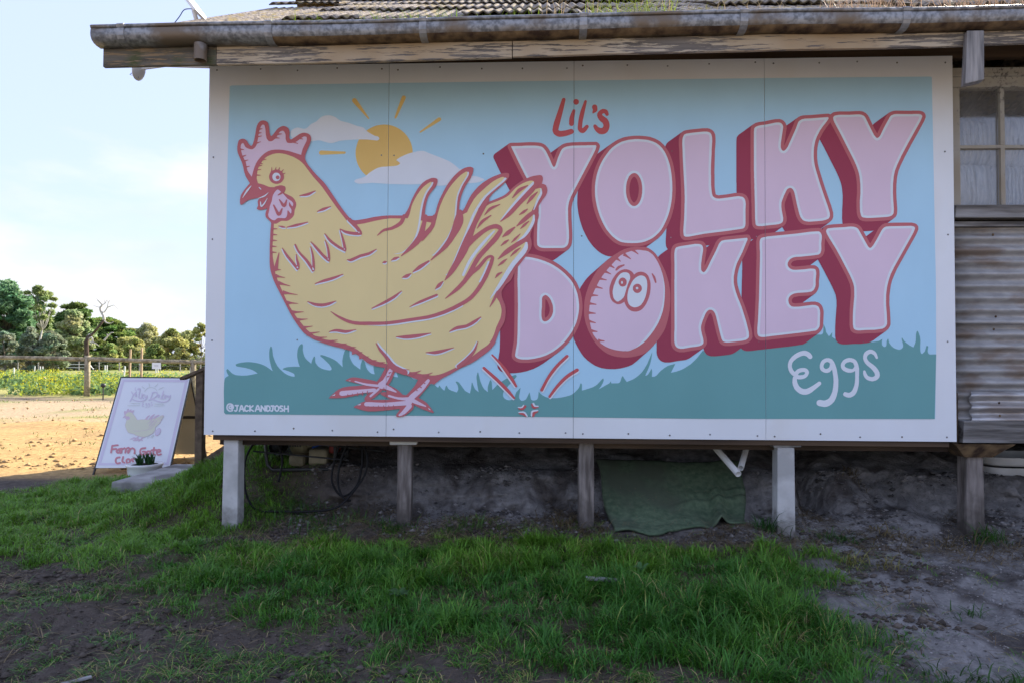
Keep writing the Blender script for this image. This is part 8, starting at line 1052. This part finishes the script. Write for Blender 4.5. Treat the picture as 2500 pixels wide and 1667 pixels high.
# ------------------------------------------------------------------ paddock weeds with yellow flowers
n = 2600; wx = rng.uniform(-34, -2, n); wy = 15.2+rng.random(n)**1.5*19
keep = (fbm(wx*.33, wy*.7, 91, 3)+.10*(wy < 21) > .545) & (wx < -3.5); wx, wy = wx[keep], wy[keep]; V = []; C = []
gzw = gz(wx, wy); big = fbm(wx*.35, wy*.35, 93, 2)
for x, y, z, g_ in zip(wx, wy, gzw, big):
    h = .18+.35*rng.random()*g_*1.5; n_ = 46; r_ = .14+.24*rng.random(); lf = rng.random() < .36
    p = np.stack([x+rng.normal(size=n_)*r_, y+rng.normal(size=n_)*r_, z+h*rng.random(n_)], 1)
    a = rng.normal(size=(n_, 3)); a /= np.linalg.norm(a, axis=1)[:, None]; b_ = np.cross(a, rng.normal(size=(n_, 3))); b_ /= np.linalg.norm(b_, axis=1)[:, None]
    s = (.020+.035*rng.random((n_, 1)))*(1.7 if lf else 1); V.append(np.stack([p-a*s*1.3, p+b_*s*.6, p+a*s*1.3, p-b_*s*.6], 1).reshape(-1, 3))
    base = np.array((.14, .23, .09) if lf else (.30, .36, .05))*(.7+.6*rng.random((n_, 1))); C.append(np.repeat(base, 4, 0))
    m_ = 0 if lf else int(22*g_*rng.random())
    if m_:
        p = np.stack([x+rng.normal(size=m_)*r_*1.2, y+rng.normal(size=m_)*r_*1.2, z+h*(.8+.4*rng.random(m_))], 1); s = .019
        a = rng.normal(size=(m_, 3)); a /= np.linalg.norm(a, axis=1)[:, None]; b_ = np.cross(a, rng.normal(size=(m_, 3))); b_ /= np.linalg.norm(b_, axis=1)[:, None]
        V.append(np.stack([p-a*s, p+b_*s, p+a*s, p-b_*s], 1).reshape(-1, 3)); C.append(np.tile(np.array((.75, .60, .02)), (m_*4, 1)))
V = np.concatenate(V); wd = np_mesh("flowering_weeds", V, [np.arange(len(V)).reshape(-1, 4)], m_leaf, np.concatenate(C)); tag(wd, "yellow flowering weeds across the near paddock", "weeds", kind="stuff")

# ------------------------------------------------------------------ grass
def blades(name, x, y, z, length, width, lean, heading, tint, m, bend=1.0):
    """curved tapering blades, seven vertices each"""
    n = len(x); hx, hy = np.cos(heading), np.sin(heading); px_, py_ = -hy, hx; V = np.zeros((n, 7, 3), np.float32); P = [(x, y, z)]
    ang = lean.copy()
    for k in range(3):
        L = length/3; a, b_, c_ = P[-1]
        P.append((a+hx*np.sin(ang)*L, b_+hy*np.sin(ang)*L, c_+np.cos(ang)*L)); ang = np.minimum(ang+bend*(.25+.55*rng.random(n)), 2.2)
    for k, wk in enumerate((.8, 1.0, .7)):
        a, b_, c_ = P[k]; V[:, 2*k] = np.stack([a-px_*width*wk/2, b_-py_*width*wk/2, c_], 1); V[:, 2*k+1] = np.stack([a+px_*width*wk/2, b_+py_*width*wk/2, c_], 1)
    V[:, 6] = np.stack(P[3], 1); i0 = np.arange(n)[:, None]*7
    Q = np.concatenate([i0+np.array([0, 1, 3, 2]), i0+np.array([2, 3, 5, 4])]); Tq = i0+np.array([4, 5, 6])
    return np_mesh(name, V.reshape(-1, 3), [Q, Tq], m, np.repeat(tint, 7, 0))
def on_mat(x, y):
    xl = 2.60+(.74-y)/.77*.05; return (x > xl-.01) & (x < 3.68) & (y > -.04+.17*ss(2.85, 3.4, x)) & (y < .8)
def clear(x, y):
    """not inside the slab, pot, posts or mat"""
    k = ~((x > -1.34) & (x < -.62+0*y) & (y > 1.11) & (y < 2.09))
    k &= ~((np.hypot(x+1.49, y-1.86) < .16)); k &= ~on_mat(x, y); return k
N0 = 640000
x = rng.uniform(-3.9, 5.6, N0); y = rng.uniform(-2.25, 2.2, N0)
d = lush(x, y); n_ = fbm(x*3.3, y*3.3, 101, 3); tuft = fbm(x*9, y*9, 103, 2)
patch = ss(.49, .58, fbm(x*1.7+3, y*2.6, 105, 4))*ss(-.75, -1.1, y+ss(.9, -1, x)*-.35)*ss(3.7, 3.0, x)*(.45+.5*ss(-1.45, -1.75, y))       # green patches in the mud
for cx, cyy, rx, ry, a_ in ((.22, -1.74, .40, .13, .9), (.78, -1.60, .16, .08, .7), (1.85, -1.86, .55, .10, .6), (2.75, -1.68, .60, .22, .75), (.02, -1.28, .12, .06, .6), (-.25, -1.0, .25, .07, .5), (3.3, -1.75, .3, .12, .5), (.45, -1.35, .12, .05, .5)):
    patch = np.maximum(patch, a_*np.exp(-((x-cx)/rx)**2-((y-cyy)/ry)**2)*ss(.30, .55, n_+.15))
stray = ss(.43, .60, fbm(x*2.4, y*3.4, 107, 4))*np.where((x < 3.2) & (y < .1), .75, .35)*(x < 4.2+.6*n_)
dens = np.clip(d*(.45+.9*ss(.35, .6, tuft)), 0, 1)
dens = np.maximum(dens, patch*ss(.4, .55, tuft)); dens = np.maximum(dens, stray*.85*ss(.36, .54, tuft)*(y < .2)*ss(3.4, 2.7, x)); dens = np.maximum(dens, stray*.4*ss(.45, .6, tuft)*(y < .2))
keep = (rng.random(N0) < dens*.85) & clear(x, y); patch = np.maximum(patch, stray*(y < .2)); x, y, d, n_, tuft, patch = x[keep], y[keep], d[keep], n_[keep], tuft[keep], patch[keep]
z = gz(x, y)-.004; n = len(x)
tall = (.028+.062*d*ss(.3, .65, n_)+.045*d*ss(.45, .7, tuft))*(.6+.7*rng.random(n))
tall *= 1+.55*ss(2.2, 3.3, x)*ss(-.5, -1.1, y); tall *= np.where(x < .3, .78, 1.0); tall = np.where(patch > d, (.026+.040*rng.random(n))*(.7+.6*ss(.4, .6, tuft)), tall)
clump = vn(x*8, y*8, 111)*6.283*2
head = np.where(rng.random(n) < .6, clump+rng.normal(size=n)*.6, rng.uniform(0, 6.283, n)); lean = np.abs(rng.normal(size=n))*.35+.12+.5*(d < .35)
k = (.6+.8*rng.random(n))[:, None]; yel = np.clip(ss(-1.0, -.2, y+(n_-.5)*1.2)*.7+.35*(rng.random(n) < .2)+.25*ss(.3, -1, x)+.5*(vn(x*5, y*5, 115)-.5), 0, 1)
tint = (np.array((.052, .18, .022))*(1-yel[:, None])+np.array((.155, .32, .028))*yel[:, None])*k
dry = rng.random(n) < .03+.14*(d < .4)+.12*ss(.55, .7, fbm(x*2.1, y*2.8, 117, 3)); tint[dry] = np.where(rng.random((n, 1)) < .5, np.array((.36, .29, .13)), np.array((.30, .33, .08)))[dry]*k[dry]
g_ = blades("grass", x, y, z, tall, .0020+.0030*rng.random(n)*(.5+d), lean, head, tint, m_blade); tag(g_, "lush uneven green grass on the bank before the sign", "grass", kind="stuff")
print("grass blades", n)
# dead straw lying under the sign and on the mud
N1 = 170000; x = rng.uniform(-3.6, 5.6, N1); y = rng.uniform(-2.2, .55, N1)
dn = .75*ss(-.50, -.12, y)*ss(.55, .35, y)*ss(.1, .8, x)*ss(.36, .54, fbm(x*3, y*3, 121, 3))+.14*ss(.52, .64, fbm(x*4, y*4, 123, 4))*(y < -.6)+.03
dn = dn+.38*ss(.46, .58, fbm(x*2.5, y*4, 125, 4))*ss(.5, -.8, x)*ss(-.2, -.7, y)*(y < mud_line(x)+.25)
keep = (rng.random(N1) < dn) & clear(x, y); x, y = x[keep], y[keep]; n = len(x); z = gz(x, y)+.003
k = (.5+.8*rng.random(n))[:, None]; tint = np.where(rng.random((n, 1)) < .5, np.array((.26, .20, .11)), np.array((.14, .10, .06)))*k
s_ = blades("dead_grass", x, y, z, .03+.10*rng.random(n), .002+.002*rng.random(n), 1.15+.4*rng.random(n), rng.uniform(0, 6.28, n), tint, m_straw, .25); tag(s_, "dry brown straw lying under the sign and on the mud", "dead grass", kind="stuff")
n = 900; x = rng.uniform(.6, 5.7, n); y = .30+.34*rng.random(n)+.1*(fbm(x*3, 0*x, 141, 3)-.5); k = ~on_mat(x, y) & (fbm(x*2.5, y*2, 143, 3) > .45); x, y = x[k], y[k]; n = len(x)
s_ = blades("roots", x, y, gz(x, y)+.006, .04+.13*rng.random(n)**2, np.full(n, .0022), 1.3+.5*rng.random(n), -1.57+.9*rng.normal(size=n), np.array((.055, .038, .024))*(.5+1.2*rng.random((n, 1))), m_straw, .5); tag(s_, "fine dark roots hanging out of the cut bank", "roots", kind="stuff")
# bits of turf and straw lying on the mat
n = 260; jj = rng.integers(18, 44, n); ii = rng.integers(2, 44, n); P = MATV[jj, ii]
s_ = blades("straw_bits", P[:, 0], P[:, 1]-.008, P[:, 2]+.014, .02+.05*rng.random(n), np.full(n, .0018), np.full(n, 1.2), rng.uniform(0, 6.28, n), np.tile(np.array((.24, .20, .12)), (n, 1)), m_straw, .2); tag(s_, "bits of straw caught on the turf mat", "straw", kind="stuff")
# single larger tufts on the sand and at post feet
x = []; y = []; L = []; tn = []
for cx, cyy, r_, m_, ln, co in ((4.97, .0, .05, 90, .15, (.05, .14, .02)), (4.05, -.02, .06, 70, .11, (.05, .13, .025)), (4.35, -.03, .09, 60, .10, (.16, .12, .05)), (4.75, -.1, .1, 60, .12, (.17, .13, .06)), (3.62, .02, .05, 80, .16, (.035, .11, .02)), (3.95, -.42, .05, 40, .16, (.26, .25, .07)), (4.12, -.45, .04, 30, .14, (.26, .23, .08)),
        (5.25, -.75, .12, 200, .16, (.03, .10, .02)), (4.6, -1.35, .05, 40, .07, (.05, .12, .02)), (4.75, -1.2, .06, 40, .08, (.05, .12, .02)), (4.2, -1.05, .04, 25, .09, (.04, .11, .02)), (4.0, -1.75, .10, 120, .09, (.04, .10, .02)), (3.75, -1.7, .08, 90, .09, (.04, .10, .02)), (1.26, .03, .07, 90, .11, (.05, .13, .02)), (1.75, .0, .10, 80, .11, (.06, .13, .02)),
        (2.45, .02, .07, 50, .07, (.14, .10, .05)), (2.35, .12, .06, 50, .14, (.16, .12, .06)), (2.6, .05, .03, 30, .12, (.2, .16, .08)), (.75, .05, .16, 140, .11, (.05, .13, .02)), (.5, .2, .12, 140, .15, (.05, .13, .02)), (3.3, .0, .08, 60, .06, (.13, .09, .05)), (4.42, .62, .05, 40, .10, (.16, .12, .06)), (5.3, .0, .1, 60, .09, (.15, .11, .06))):
    x.append(cx+rng.normal(size=m_)*r_); y.append(cyy+rng.normal(size=m_)*r_*.7); L.append(ln*(.5+.8*rng.random(m_))); tn.append(np.array(co)*(.6+.8*rng.random((m_, 1))))
x, y, L, tn = np.concatenate(x), np.concatenate(y), np.concatenate(L), np.concatenate(tn); k = clear(x, y); x, y, L, tn = x[k], y[k], L[k], tn[k]; n = len(x)
s_ = blades("grass_tufts", x, y, gz(x, y)-.004, L, .003+.004*rng.random(n), .25+.6*rng.random(n), rng.uniform(0, 6.28, n), tn, m_blade, 1.0); tag(s_, "scattered grass tufts at the post feet and on the grey sand", "grass", kind="stuff")
# grass sprouting along the gutter: green in the middle, dry at the right
x = []; L = []; tn = []
for x0, x1, m_, ln, co in ((.62, 1.1, 25, .07, (.16, .26, .02)), (1.15, 1.75, 130, .075, (.16, .27, .03)), (1.85, 2.35, 70, .065, (.17, .26, .03)), (2.45, 2.95, 150, .12, (.22, .30, .04)), (3.0, 3.2, 24, .06, (.17, .2, .03)), (2.2, 2.9, 30, .17, (.35, .27, .16)), (3.0, 3.7, 30, .10, (.3, .24, .15)), (3.75, 4.3, 170, .15, (.36, .26, .19)), (4.4, 5.3, 220, .17, (.36, .26, .19)), (.35, .5, 8, .05, (.14, .2, .03))):
    m_ = int(m_*1.7); x.append(rng.uniform(x0, x1, m_)+.02*rng.normal(size=m_)); L.append(ln*1.25*(.35+.9*rng.random(m_))); tn.append(np.array(co)*(.7+.6*rng.random((m_, 1))))
x, L, tn = np.concatenate(x), np.concatenate(L), np.concatenate(tn); n = len(x); y = rng.uniform(-.60, -.50, n); z = np.array([gl(q)[0] for q in x])-.03
s_ = blades("gutter_grass", x, y, z, L+.02, .002+.002*rng.random(n), .1+.5*rng.random(n), rng.uniform(0, 6.28, n), tn, m_blade, .6); tag(s_, "green and dry grass sprouting along the gutter", "grass", kind="stuff")

# clods of earth on the mud and the sandy track
def clods(name, x, y, r, tint, label):
    a = np.array([(1, 0, 0), (-1, 0, 0), (0, 1, 0), (0, -1, 0), (0, 0, 1), (0, 0, -1)], float); f = np.array([(0, 2, 4), (2, 1, 4), (1, 3, 4), (3, 0, 4), (2, 0, 5), (1, 2, 5), (3, 1, 5), (0, 3, 5)])
    n = len(x); P = np.stack([x, y, gz(x, y)+r*.15], 1)[:, None, :]+a[None]*(r[:, None, None]*(.5+.9*rng.random((n, 6, 1))))*np.array([1.2, 1, .65])
    o = np_mesh(name, P.reshape(-1, 3), [(np.arange(n)[:, None, None]*6+f[None]).reshape(-1, 3)], m_clod, np.repeat(tint, 6, 0), smooth=True); return tag(o, label, "clods", kind="stuff")
n = 34000; x = rng.uniform(-3.4, 4.4, n); y = rng.uniform(-2.2, .1, n); k = (lush(x, y) < .3) & (fbm(x*2, y*3, 131, 4) > .45); x, y = x[k], y[k]
clods("mud_clods", x, y, .003+.021*rng.random(len(x))**4, np.array((.098, .080, .066))*(.6+.8*rng.random((len(x), 1))), "small dark clods in the trampled mud")
n = 3600; y = 2.3+rng.random(n)**1.6*11; x = rng.uniform(-1, 0, n)*(5+y*1.1)-.8; k = fbm(x*1.2, y*2, 133, 4) > .47; x, y = x[k], y[k]
clods("track_clods", x, y, .008+.035*rng.random(len(x))**3, np.array((.40, .27, .13))*(.6+.6*rng.random((len(x), 1))), "clods on the sandy orange track")
n = 11000; x = rng.uniform(.5, 5.7, n); y = rng.uniform(-.1, .72, n); k = clear(x, y) & (fbm(x*6, y*6, 137, 3) > .42); x, y = x[k], y[k]
clods("sand_crumbs", x, y, .003+.018*rng.random(len(x))**4, np.array((.20, .185, .175))*(.25+1.1*rng.random((len(x), 1))), "crumbs of grey sand fallen from the bank")
n = 60000; x = rng.uniform(-3.2, 5.7, n); y = rng.uniform(-2.2, .35, n); k = (lush(x, y) < .45) & clear(x, y) & (fbm(x*5, y*5, 135, 3) > .38); x, y = x[k], y[k]; sd_ = ss(3.0, 3.6, x)[:, None]
clods("grit", x, y, .0015+.006*rng.random(len(x))**2.5, (np.array((.10, .083, .07))*(1-sd_)+np.array((.24, .225, .215))*sd_)*(.4+1.2*rng.random((len(x), 1))), "grit and crumbs on the bare earth")
# small grass patches out on the track
n = 16000; y = 3+rng.random(n)*11; x = rng.uniform(-1, 0, n)*(5+y*1.1)-.6; k = (ss(.56, .64, fbm(x*.8, y*1.2, 71, 4))*ss(5, 8, y)+ss(.62, .66, fbm(x*1.1, y*1.5, 73, 4))*.25) > rng.random(n); x, y = x[k], y[k]; n = len(x)
s_ = blades("track_grass", x, y, gz(x, y)-.004, .03+.07*rng.random(n), .006+.006*rng.random(n), .2+.6*rng.random(n), rng.uniform(0, 6.28, n), np.array((.10, .17, .02))*(.6+.7*rng.random((n, 1))), m_blade, .8); tag(s_, "thin green patches on the sandy track", "grass", kind="stuff")
# broad-leaved weeds in the grass
def weed(x, y, n, ln, up, label, col=(.085, .17, .065)):
    z = float(gz(np.array(x), np.array(y))); r = empty("broadleaf_weed", (x, y, z), label, "weed")
    for i in range(n):
        a = 2*math.pi*i/n+rnd.uniform(-.3, .3); V = []; L = ln*rnd.uniform(.7, 1.1)
        for k in range(5):
            t = k/4; w = L*.22*math.sin(math.pi*min(.97, .12+t*.85)); rr = L*t; zz = z+.03+up*L*math.sin(t*1.9)*.6
            V += [(x+rr*math.cos(a)-w*math.sin(a), y+rr*math.sin(a)+w*math.cos(a), zz+w*.3), (x+rr*math.cos(a), y+rr*math.sin(a), zz), (x+rr*math.cos(a)+w*math.sin(a), y+rr*math.sin(a)-w*math.cos(a), zz+w*.3)]
        Fq = np.array([(3*k+q, 3*k+3+q, 3*k+4+q, 3*k+1+q) for k in range(4) for q in range(2)])
        np_mesh("leaf", V, [Fq], m_leaf, np.tile(np.array(col)*rnd.uniform(.8, 1.2), (len(V), 1)), smooth=True, parent=r)
weed(1.52, -1.12, 9, .065, .7, "grey-green rosette weed at the lower edge of the grass")
weed(2.72, -.72, 8, .055, 1.5, "pale broad-leaved weed standing in the thick grass below the turf mat", (.12, .25, .10))
weed(2.86, -1.28, 5, .06, 1.1, "broad-leaved weed in the long grass at the right", (.12, .26, .05))
def stick(p, q, w, h, label): tag(MB().bar(p, q, w, h).build("offcut", m_greyh, None, bevel=.002), label, "timber offcut", "timber offcuts in the grass")
zz = lambda x, y: float(gz(np.array(x), np.array(y)))
stick((.435, -1.905, zz(.435, -1.905)+.012), (.51, -1.845, zz(.51, -1.845)+.012), .018, .008, "small grey timber offcut on the mud at the bottom edge")
stick((2.42, -.90, zz(2.42, -.9)+.05), (2.60, -.90, zz(2.6, -.9)+.05), .03, .014, "thin grey timber offcut lying in the thick grass")
